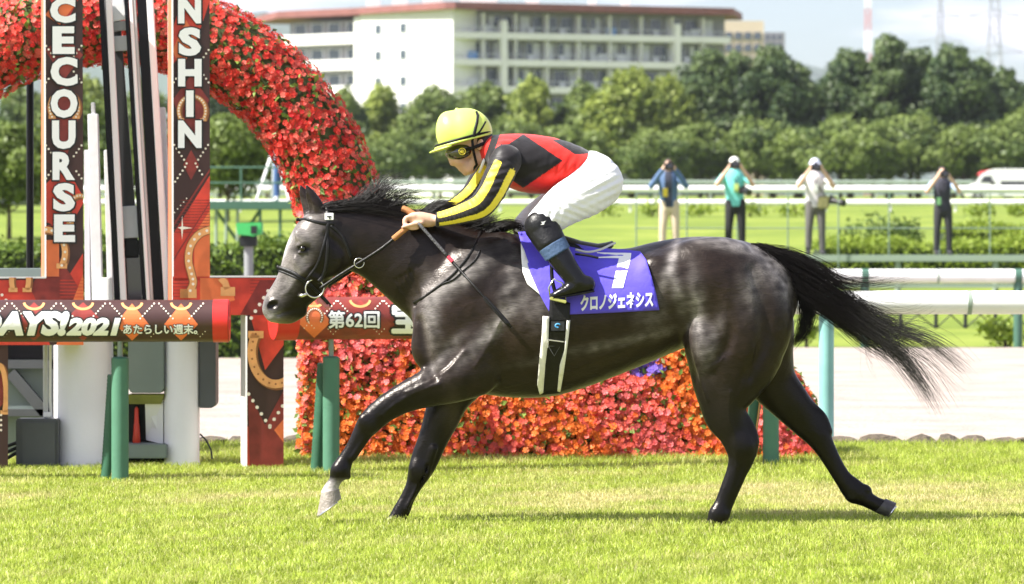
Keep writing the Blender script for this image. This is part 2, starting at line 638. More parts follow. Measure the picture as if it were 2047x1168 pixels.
M_turf = ground_mat('turf_soil', (.16, .19, .045), (.26, .25, .10), 3.0)
M_sand = ground_mat('track_sand', (.27, .228, .198), (.37, .318, .28), 1.2, bump=.9)
M_field = ground_mat('infield_grass', (.11, .155, .025), (.21, .25, .045), .35, (.15, .2, .03))
M_far = ground_mat('far_land', (.06, .09, .03), (.1, .13, .05), .02)

xs_far = list(np.linspace(-2500, -60, 12)) + list(np.linspace(-50, 50, 41)) + list(np.linspace(60, 2500, 12))
ys_far = [-40, 0, 20, 27, 28, 40, 54, 57, 60, 64, 68, 74, 80, 90, 100, 110, 120, 135, 150, 200, 300, 460, 800, 1500, 4000, 9000]
sheet('ground', xs_far, ys_far, lambda x, y: ground_z(y) - .03 if y < 55 else ground_z(y), M_field)
sheet('turf_track', list(np.linspace(-40, 40, 41)), list(np.linspace(-30, 26.9, 40)), lambda x, y: -.004, M_turf)
sheet('sand_track', list(np.linspace(-60, 60, 31)), list(np.linspace(27.2, 53.6, 20)), lambda x, y: -.01, M_sand)

# grass: every blade on the strip of turf the picture looks across
M_grass = leaf_mat('grass_blade', tr=.5, rough=.4)


def grass(name, N, xr, yr, hmin, hmax, wid, label, seed, dry=True, zf=None, keepf=None):
    g = np.random.default_rng(seed)
    y = g.uniform(*yr, N)
    x = g.uniform(-1, 1, N) * xr(y)
    if keepf is not None:
        k = keepf(x, y); x, y = x[k], y[k]; N = len(x)
    pos = np.stack([x, y, np.zeros(N)], 1)
    big = smooth_noise(pos, 1.1, 3); mid = smooth_noise(pos, 5.0, 5); fin = smooth_noise(pos, 14., 9)
    # a worn, straw-coloured band where the field has galloped
    band = np.exp(-((y - 21.1 - .5 * smooth_noise(pos, .9, 31)) / 1.3) ** 2) * np.clip(.75 + .45 * smooth_noise(pos * np.array([1, .6, 1]), 2.0, 33), 0, 1.3)
    d = band * .66 + .2 * big + .27 * mid + .18 * fin + g.normal(0, .16, N) - .1 if dry else g.normal(0, .15, N)
    d = np.clip(d, 0, 1)
    h = g.uniform(hmin, hmax, N) * (1 - .35 * d) * (1 + .18 * mid)
    far = np.clip((y - 23.4) / 1.6, 0, 1)
    h *= 1 + .9 * far
    w = wid * g.uniform(.7, 1.3, N)
    az = g.uniform(0, 2 * np.pi, N)
    ln = g.uniform(.2, 1.15, N) * (1 + .4 * d)
    dirv = np.stack([np.cos(az), np.sin(az), np.zeros(N)], 1)
    fa = g.uniform(0, np.pi, N)
    side = np.stack([np.cos(fa), np.sin(fa) * .5, np.zeros(N)], 1) * w[:, None]
    base = pos.copy()
    up = np.array([0, 0, 1.])
    p1 = base + up * (h * .55)[:, None] + dirv * (h * ln * .22)[:, None]
    p2 = base + up * (h * (1 - .25 * ln))[:, None] + dirv * (h * ln * .8)[:, None]
    V = np.stack([base - side, base + side, p1 + side * .75, p1 - side * .75, p2], 1).reshape(-1, 3)
    i = np.arange(N) * 5
    F = np.concatenate([np.stack([i, i + 1, i + 2], 1), np.stack([i, i + 2, i + 3], 1), np.stack([i + 3, i + 2, i + 4], 1)])
    t = g.uniform(0, 1, N)[:, None]
    green = np.array([.25, .345, .028]) * (1 - t) + np.array([.57, .66, .125]) * t
    straw = np.array([.52, .44, .17]) * (1 - t) + np.array([.76, .67, .38]) * t
    tuft = (.92 + .18 * smooth_noise(pos, 21., 12) + .12 * smooth_noise(pos, 9., 14))[:, None]
    green = np.clip(green * np.clip(tuft, .45, 1.35), 0, .8)
    pale = g.random(N) < .05
    green[pale] = (.62, .60, .26)
    c = green * (1 - d[:, None]) + straw * d[:, None]
    c = np.repeat(c, 5, 0)
    o = np_mesh(name, V, F, M_grass, col=c)
    tag(o, label, 'grass', kind='stuff')
    return o


grass('grass', 345000, lambda y: .136 * y + .9, (14.6, 26.95), .018, .044, .0025, 'short racecourse turf, green with straw-coloured worn patches', 11)
# ------------------------------------------------------------------ far things: hills, buildings, pylons, trees
M_hill = mat('hill_forest', (.05, .08, .05), rough=1, spec=.1, var=.3, vscale=.01)
hv = MB()
pts = [(-2600, 150), (-1600, 260), (-700, 330), (-100, 300), (180, 250), (330, 262), (400, 258), (470, 214), (520, 205), (640, 150), (900, 120), (1400, 210), (2600, 160)]
fine = np.linspace(-2600, 2600, 160)
hz = np.interp(fine, [a for a, _ in pts], [b for _, b in pts]) + 6 * np.sin(fine * .03) + 4 * np.sin(fine * .071 + 1)
V = []
for j, (dy, sc) in enumerate(((0, 0), (250, .55), (500, .9), (700, 1.0), (1100, .6), (1500, 0))):
    for x, z in zip(fine, hz): V.append((x, 4600 + dy, 8 + z * sc + (5 * math.sin(x * .02 + j) if 0 < sc < 1 else 0)))
nx = len(fine)
F_ = np.array([(j * nx + i, j * nx + i + 1, (j + 1) * nx + i + 1, (j + 1) * nx + i) for j in range(5) for i in range(nx - 1)])
o = np_mesh('hills', np.array(V), F_, M_hill, smooth=True); o['kind'] = 'structure'

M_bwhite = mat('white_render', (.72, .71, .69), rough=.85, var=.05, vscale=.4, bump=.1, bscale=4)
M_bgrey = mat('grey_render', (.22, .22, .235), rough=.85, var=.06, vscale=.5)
M_broof = mat('red_roof', (.22, .085, .075), rough=.8, var=.12, vscale=.8)
M_bglass = mat('window_glass', (.05, .07, .09), rough=.08, spec=.7)
M_bframe = mat('window_frame', (.55, .56, .58), rough=.5)
M_brail = mat('balcony_rail', (.50, .52, .55), rough=.5)
M_curtain = mat('pale_curtain', (.55, .56, .58), rough=.8)
M_laundry = mat('blue_laundry', (.10, .25, .55), rough=.8)

# apartment house on the corner: its plan is a bent line seen from outside the corner
PLN = [(-27.7, 457.7), (-18.1, 451.0), (-6.86, 440.0), (25.95, 451.9)]
ROOF = 29.3
BASE = 7.0
flat = empty('apartment_building', (-6.86, 440, BASE), 'white apartment block with red-brown roof edge and long balconies above the trees', 'building')


def bwall(a, b, z0, z1, thick, inset=0.0):
    """wall slab along plan segment a-b between heights, its face set back by inset"""
    a, b = Vector((*a, 0)), Vector((*b, 0)); d = (b - a).normalized(); n_ = Vector((d.y, -d.x, 0))
    if n_.y > 0: n_ = -n_
    p = [a - n_ * inset, b - n_ * inset, b - n_ * (inset + thick), a - n_ * (inset + thick)]
    return [Vector((q.x, q.y, z0)) for q in p], Vector((0, 0, z1 - z0))


def seg_pt(a, b, t, out=0.0, z=0.0):
    a_, b_ = Vector((*a, 0)), Vector((*b, 0)); d = (b_ - a_).normalized(); n_ = Vector((d.y, -d.x, 0))
    if n_.y > 0: n_ = -n_
    q = a_.lerp(b_, t) + n_ * out; q.z = z
    return q


L2, L1, CC, RR = PLN
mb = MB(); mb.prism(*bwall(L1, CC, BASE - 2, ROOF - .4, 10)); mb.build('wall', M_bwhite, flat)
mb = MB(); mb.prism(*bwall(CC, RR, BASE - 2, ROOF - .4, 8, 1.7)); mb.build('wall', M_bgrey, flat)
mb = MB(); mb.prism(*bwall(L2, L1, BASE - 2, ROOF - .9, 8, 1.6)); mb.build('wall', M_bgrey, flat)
# roof slab with its red edge
back = [(28, 462), (-6, 470), (-32, 470)]
def roof(outer, name='roof'):
    mb = MB(); mb.prism([Vector((x, y, ROOF - .45)) for x, y in outer], (0, 0, .8)); return mb.build(name, M_broof, flat)
e1 = seg_pt(L2, L1, -.02, .6); e2 = seg_pt(L2, L1, 1.0, .6); e3 = seg_pt(CC, RR, 0, .9); e4 = seg_pt(CC, RR, 1.0, .9); e3b = seg_pt(L1, CC, 1, .8)
rf = roof([(e1.x, e1.y), (e2.x, e2.y), (e3b.x - .3, e3b.y), (e3.x, e3.y), (e4.x, e4.y)] + back)
for x, w_ in ((-16.6, 1.6), (-13.4, 1.8), (-9.5, 2.2), (-4, 4.5), (2.4, 1.6), (9.6, .9), (13.6, .9)):
    mb = MB(); mb.box((x, 455, ROOF + .95), (w_, 3, 1.1 if abs(w_) < 2 else 1.4)); mb.build('rooftop_box', M_bwhite, rf)
FLH = 3.12
for fl in range(5):
    z = ROOF - 3.05 - fl * FLH
    # right wing: balcony slabs and parapets, windows behind
    mb = MB(); mb.prism(*bwall(CC, RR, z - .75, z, 1.7)); mb.build('balcony', M_bwhite, flat)
    mb = MB()
    for q in range(int(34 / .9)):
        t = (q + .5) / (34 / .9)
        mb.box(seg_pt(CC, RR, t, -.06, z + .3), (.05, .05, .6), .35)
    mb.bar(seg_pt(CC, RR, .01, -.06, z + .6), seg_pt(CC, RR, .99, -.06, z + .6), .07, .06)
    mb.build('balcony_rail', M_brail, flat)
    g = np.random.default_rng(40 + fl)
    t = .02
    while t < .97:
        w_ = g.uniform(.035, .06)
        p0 = seg_pt(CC, RR, t + w_ / 2, -1.66, z + 1.05)
        mb = MB(); mb.box(p0, (w_ * 35 * .86, .12, 2.0), .364); wo = mb.build('window', M_bframe, flat)
        half = w_ * 35 * .2
        for sd in (-1, 1):
            pc = seg_pt(CC, RR, t + w_ / 2 + sd * half / 35, -1.58, z + 1.05)
            mb = MB(); mb.box(pc, (half * 1.85, .06, 1.85), .364)
            mb.build('pane', M_bglass if g.random() < .6 else M_curtain, wo)
        t += w_ + g.uniform(.004, .014)
    for t in g.uniform(.05, .95, 3):
        mb = MB(); p0 = seg_pt(CC, RR, t, -1.0, z + .45); mb.box(p0, (1.2, .1, .9), .364); mb.build('balcony_screen', M_laundry if g.random() < .25 else M_curtain, flat)
    for q in range(1, 9):
        pc = seg_pt(CC, RR, q * .113, -.9, z + 1.1); mb = MB(); mb.box(pc, (.14, 1.5, 2.3), .364); mb.build('partition', M_bwhite, flat)
        pc = seg_pt(CC, RR, q * .113 - .05, -1.3, z + .35); mb = MB(); mb.box(pc, (.8, .35, .65), .364); mb.build('air_conditioner', M_curtain if (q + fl) % 3 else M_bframe, flat)
    # left wing
    zl = z - .25
    mb = MB(); mb.prism(*bwall(L2, L1, zl - .5, zl + .75, 1.6)); mb.build('balcony', M_bwhite, flat)
    for t in (.14, .36, .58, .82):
        p0 = seg_pt(L2, L1, t, -1.55, zl + 1.2); mb = MB(); mb.box(p0, (1.9, .12, 1.9), -.61); wo = mb.build('window', M_bframe, flat)
        p0 = seg_pt(L2, L1, t, -1.48, zl + 1.2); mb = MB(); mb.box(p0, (1.6, .06, 1.7), -.61); mb.build('pane', M_bglass, wo)
    mb = MB(); mb.prism(*bwall(seg_pt(L2, L1, .93).to_2d(), L1, zl + .75, zl + FLH - .5, 1.5)); mb.build('partition', M_bwhite, flat)
    # gable with small windows
    for t in (.12, .42):
        p0 = seg_pt(L1, CC, t * .9 + .1, .03, z + .75); mb = MB(); mb.box(p0, (1.15, .1, 1.25), -.775); wo = mb.build('window', M_bframe, flat)
        p0 = seg_pt(L1, CC, t * .9 + .1, .09, z + .75); mb = MB(); mb.box(p0, (.95, .04, 1.05), -.775); mb.build('pane', M_bglass, wo)
    p0 = seg_pt(L1, CC, .99, .0, 0)
for t in (.175, .80):
    mb = MB()
    for fl in range(5):
        z = ROOF - 3.05 - fl * FLH
        for zz, ww in ((z - .75, 1.3), (z, 1.3), (z + .6, .9), (z + 1.6, .75)):
            pass
    prof = []
    a = seg_pt(CC, RR, t, .04)
    mb.box((a.x, a.y + .75, (ROOF - 1.6 + BASE) / 2), (.8, 1.5, ROOF - 1.6 - BASE), .364)
    mb.build('pier', M_bwhite, flat, bevel=.1)

# beige block and grey block behind the apartments
blk = empty('office_building', P(1490, 95, 620), 'beige flat-roofed block just right of the white apartments', 'building')
M_beige = mat('beige_render', (.52, .43, .33), rough=.85, var=.06, vscale=.3)
a = P(1425, 42, 620); b_ = P(1527, 42, 620)
mb = MB(); mb.box(((a.x + b_.x) / 2, 626, (a.z + 8) / 2), (b_.x - a.x, 12, a.z - 8)); mb.build('wall', M_beige, blk)
for r_ in range(3):
    for k in range(5):
        p0 = P(1438 + k * 19, 72 + r_ * 24, 619.9); mb = MB(); mb.box(p0, (1.1, .2, 1.2)); mb.build('window', M_bglass, blk)
bl2 = empty('grey_building', P(1545, 95, 640), 'small grey block half hidden by trees right of the beige one', 'building')
a = P(1500, 64, 640); b_ = P(1570, 64, 640)
mb = MB(); mb.box(((a.x + b_.x) / 2, 646, (a.z + 8) / 2), (b_.x - a.x, 10, a.z - 8)); mb.build('wall', M_bgrey, bl2)
for r_ in range(3):
    for k in range(3):
        p0 = P(1535 + k * 12, 75 + r_ * 16, 640.9 - 1); mb = MB(); mb.box(p0, (.7, .2, .8)); mb.build('window', M_bglass, bl2)

# lattice mast and pylons
M_mastred = mat('mast_red', (.45, .10, .08), rough=.6)
M_mastwhite = mat('mast_white', (.70, .70, .70), rough=.6)
M_pylon = mat('pylon_steel', (.25, .26, .28), rough=.5, metal=.4)


def lattice(name, px, d, base_z, top_z, w0, w1, mats, n, label, cat, arms=(), bar=.12):
    c = P(px, 0, d)
    root = empty(name, (c.x, d, base_z), label, cat, )
    zs = np.linspace(base_z, top_z, n + 1)
    for i in range(n):
        mb = MB()
        h0 = w0 + (w1 - w0) * i / n; h1 = w0 + (w1 - w0) * (i + 1) / n
        cor = [(-1, -1), (1, -1), (1, 1), (-1, 1)]
        for q in range(4):
            (x0, y0), (x1, y1) = cor[q], cor[(q + 1) % 4]
            A = Vector((c.x + x0 * h0, d + y0 * h0, zs[i])); B = Vector((c.x + x0 * h1, d + y0 * h1, zs[i + 1]))
            A2 = Vector((c.x + x1 * h0, d + y1 * h0, zs[i])); B2 = Vector((c.x + x1 * h1, d + y1 * h1, zs[i + 1]))
            mb.tube([A, B], bar, 4); mb.tube([A, B2], bar * .7, 4); mb.tube([A2, B], bar * .7, 4); mb.tube([B, B2], bar * .7, 4)
        mb.build('mast_section', mats[i % len(mats)], root)
    for z, hw in arms:
        mb = MB(); mb.tube([(c.x - hw, d, z), (c.x, d, z + hw * .25), (c.x + hw, d, z)], bar, 4); mb.tube([(c.x - hw, d, z), (c.x + hw, d, z)], bar, 4)
        mb.build('cross_arm', mats[0], root)
    return root


lattice('radio_mast', 1735, 900, 10, 84, .75, .55, [M_mastred, M_mastwhite], 14, 'red and white lattice mast rising out of the top of the picture', 'mast', bar=.05)
lattice('power_pylon', 1880, 1500, 10, 101, 4, .6, [M_pylon], 9, 'faint distant steel pylon, left of the pair of pylons', 'pylon', arms=((82, 9), (92, 8)), bar=.12)
lattice('power_pylon', 1988, 1150, 10, 92, 4, .6, [M_pylon], 10, 'taller steel pylon with three cross arms near the right edge', 'pylon', arms=((60, 9), (71, 8), (81, 7)), bar=.11)

# ---- trees
M_leaf = leaf_mat('tree_leaf', tr=.3, rough=.5)
M_bark = mat('bark', (.10, .075, .055), rough=.9, var=.4, vscale=3, bump=.6, bscale=12)


def leaf_cloud(blobs, per, size, c1, c2, seed, gap=.12):
    """leaves spread over lumpy clumps; returns V, F, C"""
    g = np.random.default_rng(seed)
    Vs, Cs = [], []
    for (bx, by, bz, rx, ry, rz) in blobs:
        n = int(per * (rx * ry * rz) ** (2 / 3))
        u = g.normal(size=(n, 3)); u /= np.linalg.norm(u, axis=1)[:, None]
        rad = 1 - np.abs(g.normal(0, .34, n))
        lump = 1 + .36 * smooth_noise(u * 2.2 + bx, 1.3, seed + 3)
        p = np.array([bx, by, bz]) + u * (np.clip(rad, .15, 1.1) * lump)[:, None] * np.array([rx, ry, rz])
        nz = u + g.normal(0, .7, (n, 3)); nz /= np.linalg.norm(nz, axis=1)[:, None]
        a = np.cross(nz, g.normal(size=(n, 3))); a /= np.linalg.norm(a, axis=1)[:, None]; b_ = np.cross(nz, a)
        s_ = size * g.uniform(.6, 1.35, n)[:, None]
        q = np.stack([p - a * s_, p + b_ * s_ * .55, p + a * s_, p - b_ * s_ * .55], 1)
        Vs.append(q.reshape(-1, 3))
        t = np.clip(.5 + .28 * g.normal(size=n) + .28 * g.normal(), 0, 1)[:, None]
        Cs.append(np.repeat(np.array(c1) * (1 - t) + np.array(c2) * t, 4, 0))
    V = np.concatenate(Vs); C = np.concatenate(Cs)
    F = np.arange(len(V)).reshape(-1, 4)
    return V, F, C


def make_tree(name, h, rx, trunk_h, c1, c2, seed, leaf=.22, per=420, nb=16, pointed=False, wide=1.0):
    """tree at the origin: root with trunk and crown"""
    g = np.random.default_rng(seed)
    root = empty(name, (0, 0, 0))
    blobs = []
    for i in range(nb):
        t = (i + .5) / nb
        z = trunk_h + (h - trunk_h) * (.08 + .84 * t)
        prof = math.sin(math.pi * min(1, .18 + .82 * t)) ** .6 if not pointed else (1.05 - t) ** .7
        a = i * 2.4 + g.uniform(-.5, .5); rr = rx * prof * g.uniform(.25, .72)
        br = rx * g.uniform(.2, .42) * (.55 + .5 * prof)
        blobs.append((rr * math.cos(a) * wide, rr * math.sin(a), z, br * wide * 1.1, br, br * g.uniform(.7, .95)))
    blobs.append((0, 0, h - rx * .3, rx * .35, rx * .35, rx * .35))
    V, F, C = leaf_cloud(blobs, per, leaf, c1, c2, seed)
    cr = np_mesh('crown', V, F, M_leaf, root, col=C)
    tb = MB()
    r0 = max(.1, h * .022)
    tb.tube([(0, 0, -.3), (.1 * r0, 0, trunk_h * .5), (0, .1, trunk_h), (.1, 0, h * .75)], [r0 * 1.3, r0, r0 * .8, r0 * .25], 8)
    for bx, by, bz, *_ in blobs[:nb:2]:
        tb.tube([(0, 0, max(trunk_h * .7, bz - rx * .9)), (bx * .5, by * .5, bz - rx * .25), (bx * .9, by * .9, bz)], [r0 * .5, r0 * .3, r0 * .1], 5)
    tk = tb.build('trunk', M_bark, root, smooth='all')
    return root


def copy_thing(root, loc, rz=0., sc=1., label=None, group=None, szs=None):
    r_ = root.copy(); COL.objects.link(r_)
    for ch in root.children:
        c = ch.copy(); COL.objects.link(c); c.parent = r_
        for gch in ch.children:
            d = gch.copy(); COL.objects.link(d); d.parent = c
    r_.location = loc; r_.rotation_euler = (0, 0, rz); r_.scale = (sc, sc, sc) if szs is None else szs
    if label: r_['label'] = label
    if group: r_['group'] = group
    return r_


DK1, DK2 = (.032, .062, .022), (.115, .165, .05)
LT1, LT2 = (.10, .145, .026), (.30, .36, .07)
MD1, MD2 = (.06, .10, .026), (.19, .25, .06)
protos = {
    'dark': make_tree('camphor_tree', 12, 4.4, 2.5, DK1, DK2, 101, leaf=.24, nb=30),
    'dark2': make_tree('camphor_tree', 13, 3.6, 3, DK1, DK2, 103, leaf=.24, nb=26, pointed=True),
    'light': make_tree('broadleaf_tree', 10, 3.9, 2, LT1, LT2, 105, leaf=.24, nb=26),
    'mid': make_tree('broadleaf_tree', 9, 3.6, 2, MD1, MD2, 107, leaf=.24, nb=26),
    'low': make_tree('spreading_tree', 6.4, 3.6, 2.2, MD1, MD2, 109, leaf=.2, nb=22, wide=1.25),
    'low2': make_tree('spreading_tree', 6.0, 3.2, 2.0, LT1, MD2, 111, leaf=.2, nb=22, wide=1.3),
}
used = set()
ptop = {'dark': 12.3, 'dark2': 13.2, 'light': 10.3, 'mid': 9.3, 'low': 6.7, 'low2': 6.3}


def plant(kind, px, top, d, label, group, sx=1.0):
    """stand a tree so that its top reaches the given picture row"""
    z0 = ground_z(d); x = (px - CX) * d / FOC
    zt = CAMZ - (top - HY) * d / FOC
    s_ = (zt - z0) / ptop[kind]
    pr = protos[kind]
    rz = random.uniform(0, 6.28)
    if kind in used:
        o = copy_thing(pr, (x, d, z0), rz, s_)
    else:
        used.add(kind); o = pr; o.location = (x, d, z0); o.rotation_euler = (0, 0, rz)
    o.scale = (s_ * sx, s_ * sx, s_)
    tag(o, label, 'tree', group)
    return o


BK = 'tall trees beyond the course'
for i, (kind, px, top, d, sx, lab) in enumerate([
    ('dark', 1420, 92, 318, 1.0, 'tall dark tree right of the white apartments, left peak of its clump'),
    ('dark2', 1478, 100, 322, 1.0, 'pointed dark tree in front of the beige block'),
    ('dark', 1545, 84, 316, .95, 'tall dark tree left of the gap where the hill shows'),
    ('dark2', 1600, 122, 320, .9, 'narrow dark tree at the left edge of the hill gap'),
    ('dark', 1700, 90, 322, 1.0, 'dark tree at the right edge of the hill gap'),
    ('dark2', 1778, 66, 318, 1.05, 'tallest pointed dark tree, right of the red and white mast'),
    ('dark', 1835, 88, 320, .95, 'tall dark tree between the mast and the pylons'),
    ('dark', 1905, 80, 316, .95, 'round-topped dark tree below the taller pylon'),
    ('dark2', 1965, 112, 322, .95, 'dark tree under the taller pylon, second from the right'),
    ('dark', 2010, 128, 318, .8, 'dark tree at the right end of the tall row'),
    ('light', 1262, 134, 306, 1.15, 'sunlit pale green tree in front of the apartment balconies'),
    ('light', 1335, 148, 309, .9, 'pale green tree between the apartments and the dark trees'),
    ('mid', 1165, 160, 312, 1.0, 'mid green tree below the middle of the apartment balconies'),
    ('light', 1062, 150, 310, .85, 'pale green tree below the left pier of the apartments'),
    ('mid', 968, 162, 314, .95, 'mid green tree behind the jockey\'s helmet, right side'),
    ('mid', 868, 168, 308, .85, 'mid green tree left of the jockey\'s helmet'),
    ('light', 762, 166, 312, .85, 'pale green tree beside the right shoulder of the flower arch'),
    ('mid', 690, 172, 306, .8, 'tree half hidden by the right shoulder of the flower arch'),
    ('mid', 2060, 205, 300, .9, 'mid green tree cut by the right edge of the picture'),
]):
    plant(kind, px, top, d, lab, BK, sx)
LOWLAB = ['left of the jockey\'s helmet', 'behind the jockey\'s face', 'above the jockey\'s back', 'above the jockey\'s hips', 'behind the denim-shirted photographer',
          'left of the turquoise-shirted photographer', 'right of the turquoise-shirted photographer', 'left of the pale-hatted photographer', 'right of the pale-hatted photographer',
          'midway between the two right-hand photographers', 'left of the rightmost photographer', 'right of the rightmost photographer', 'behind the white ambulance', 'behind the flower arch\'s right shoulder']
for i, px in enumerate([790, 880, 1020, 1130, 1300, 1400, 1515, 1590, 1680, 1745, 1820, 1925, 2020, 690]):
    top = (262, 250, 240, 245, 262, 240, 238, 250, 232, 240, 228, 244, 236, 258)[i]
    plant(('low', 'low2')[i % 2], px, top, 292 + (i * 7) % 9, 'low spreading tree at the far rail, ' + LOWLAB[i], 'low trees along the far rail', 1.15)
for i, (px, top, d, kind, lab) in enumerate([
    (18, 235, 92, 'low2', 'small pale tree in the infield at the left edge, beyond the black pole'),
    (150, 190, 118, 'low', 'small tree behind the white posts of the finish'),
    (300, 240, 110, 'low2', 'small tree behind the mirror frame'),
    (455, 218, 105, 'low2', 'pale green tree seen through the arch, right of the tall vertical sign'),
    (545, 200, 125, 'low', 'green tree behind the inner edge of the flower arch'),
    (-60, 215, 120, 'low', 'tree off the left edge behind the flower arch'),
    (40, 165, 300, 'mid', 'far tall tree beyond the black pole on the left'),
    (175, 150, 305, 'light', 'far pale tree behind the white posts of the finish'),
    (285, 160, 302, 'mid', 'far tree behind the mirror frame'),
    (440, 150, 306, 'dark', 'far dark tree seen through the arch beside the tall sign'),
    (535, 165, 300, 'mid', 'far tree behind the inner edge of the arch on the right'),
    (620, 175, 304, 'light', 'far pale tree behind the arch\'s right shoulder'),
]):
    plant(kind, px, top, d, lab, 'infield trees behind the finish', .85)
for pr_k, pr in protos.items():
    if pr_k not in used:
        for ch in list(pr.children): bpy.data.objects.remove(ch)
        bpy.data.objects.remove(pr)

# ---- hedges, bushes
M_hedge = leaf_mat('hedge_leaf', tr=.3, rough=.55)


def hedge(name, x0, x1, d, z0, z1, depth, c1, c2, seed, label, leaf=.035, dens=800, cat='hedge'):
    g = np.random.default_rng(seed)
    a = (x0 - CX) * d / FOC; b_ = (x1 - CX) * d / FOC
    root = empty(name, ((a + b_) / 2, d, z0), label, cat)
    mb = MB(); mb.box(((a + b_) / 2, d + depth / 2, (z0 - .2 + z1 - .08) / 2), (b_ - a - .1, depth - .16, z1 - .08 - z0 + .2)); mb.build('core', mat(name + '_core', (.02, .035, .01), rough=1), root)
    n1 = int((b_ - a) * (z1 - z0) * dens); n2 = int((b_ - a) * depth * dens)
    p1 = np.stack([g.uniform(a, b_, n1), d + g.normal(0, .05, n1), g.uniform(z0, z1, n1)], 1)
    p2 = np.stack([g.uniform(a, b_, n2), g.uniform(d, d + depth, n2), z1 + g.normal(0, .05, n2)], 1)
    p = np.concatenate([p1, p2]); n = len(p)
    p[:, 2] += .06 * np.sin(p[:, 0] * 2.1) + .04 * np.sin(p[:, 0] * 5.3)
    v1 = g.normal(size=(n, 3)); v1 /= np.linalg.norm(v1, axis=1)[:, None]
    v2 = np.cross(v1, g.normal(size=(n, 3))); v2 /= np.linalg.norm(v2, axis=1)[:, None]
    s_ = leaf * g.uniform(.6, 1.4, n)[:, None]
    V = np.stack([p - v1 * s_, p + v2 * s_ * .6, p + v1 * s_, p - v2 * s_ * .6], 1).reshape(-1, 3)
    t = g.uniform(0, 1, n)[:, None]
    C = np.repeat(np.array(c1) * (1 - t) + np.array(c2) * t, 4, 0)
    np_mesh('leaves', V, np.arange(len(V)).reshape(-1, 4), M_hedge, root, col=C, kind='stuff')
    return root


HG1, HG2 = (.13, .20, .02), (.30, .38, .05)
hedge('hedge', 1640, 2350, 72, .55, CAMZ - (488 - HY) * 72 / FOC, 2.6, HG1, HG2, 1, 'bright clipped hedge behind the photographers\' platform')
hedge('hedge', 1885, 2350, 78, .8, CAMZ - (457 - HY) * 78 / FOC, 1.8, HG1, HG2, 2, 'upper clipped hedge step at the right, behind the rightmost photographer')
hedge('hedge', -500, 640, 48.6, 0, CAMZ - (488 - HY) * 48.6 / FOC, 1.2, (.06, .11, .014), (.16, .24, .03), 3, 'dark green hedge beyond the sand track behind the finish signs')


def bush(px, base, d, w, h, label, group, seed, c1=HG1, c2=HG2, leaf=.06, per=900, zoff=None):
    p = P(px, base, d); z = ground_z(d) if zoff is None else zoff
    root = empty('bush', (p.x, d, z), label, 'bush', group)
    g = np.random.default_rng(seed)
    blobs = [(p.x + g.uniform(-.55, .55) * w, d + g.uniform(-.3, .3) * w, z + h * g.uniform(.3, .62), w * .45, w * .4, h * .42) for _ in range(7)]
    V, F, C = leaf_cloud(blobs, per, leaf, c1, c2, seed)
    k = V[:, 2] > z - .1
    np_mesh('foliage', V, F, M_hedge, root, col=C)
    mb = MB(); mb.tube([(p.x, d, z - .1), (p.x, d, z + h * .5)], .03, 6); mb.build('stem', M_bark, root)
    return root


bush(1775, 480, 82, .85, 1.0, 'large leafy bush left of the rightmost photographer', 'infield bushes', 21, (.06, .1, .02), (.15, .22, .05))
bush(1690, 480, 83, .5, .85, 'small upright bush right of the pale-hatted photographer', 'infield bushes', 22, (.06, .1, .02), (.15, .22, .05))
bush(2010, 690, 54.2, .5, .42, 'light green bush at the sand track\'s far edge, right side', 'infield bushes', 23, zoff=0)
bush(1612, 690, 54.2, .22, .34, 'small green bush behind the horse\'s tail', 'infield bushes', 24, zoff=0)
for i, px in enumerate([1100, 1205, 1305, 1398, 1497, 1590, 1960, 2035]):
    bush(px, 440, 112, .62, .5, 'low clipped shrub on the infield slope, ' + ['behind the jockey\'s thigh', 'just right of the jockey\'s hips', 'left of the denim-shirted photographer', 'right of the denim-shirted photographer',
         'right of the turquoise-shirted photographer', 'left of the pale-hatted photographer', 'right of the rightmost photographer', 'at the right edge below the ambulance'][i], 'low shrubs on the infield slope', 60 + i, leaf=.07, per=420)
# ------------------------------------------------------------------ rails and fences beyond the horse
M_rail = mat('white_rail_paint', (.78, .78, .77), rough=.45, var=.07, vscale=3, stains=((.52, .50, .45), 5, .64))
M_teal = mat('pale_teal_post', (.20, .42, .39), rough=.5, var=.15, vscale=4)
M_green = mat('green_padding', (.025, .10, .055), rough=.55, var=.12, vscale=9, bump=.1, bscale=30)
M_greenpale = mat('pale_green_padding', (.06, .17, .105), rough=.6, var=.1, vscale=6, bump=.08, bscale=30)
M_gsteel = mat('green_steel', (.05, .12, .085), rough=.5)
M_gsteel2 = mat('grey_green_steel', (.24, .30, .24), rough=.6)
M_gsteel3 = mat('faded_green_steel', (.15, .21, .16), rough=.6)
M_dark = mat('dark_steel', (.02, .023, .023), rough=.5, spec=.25)


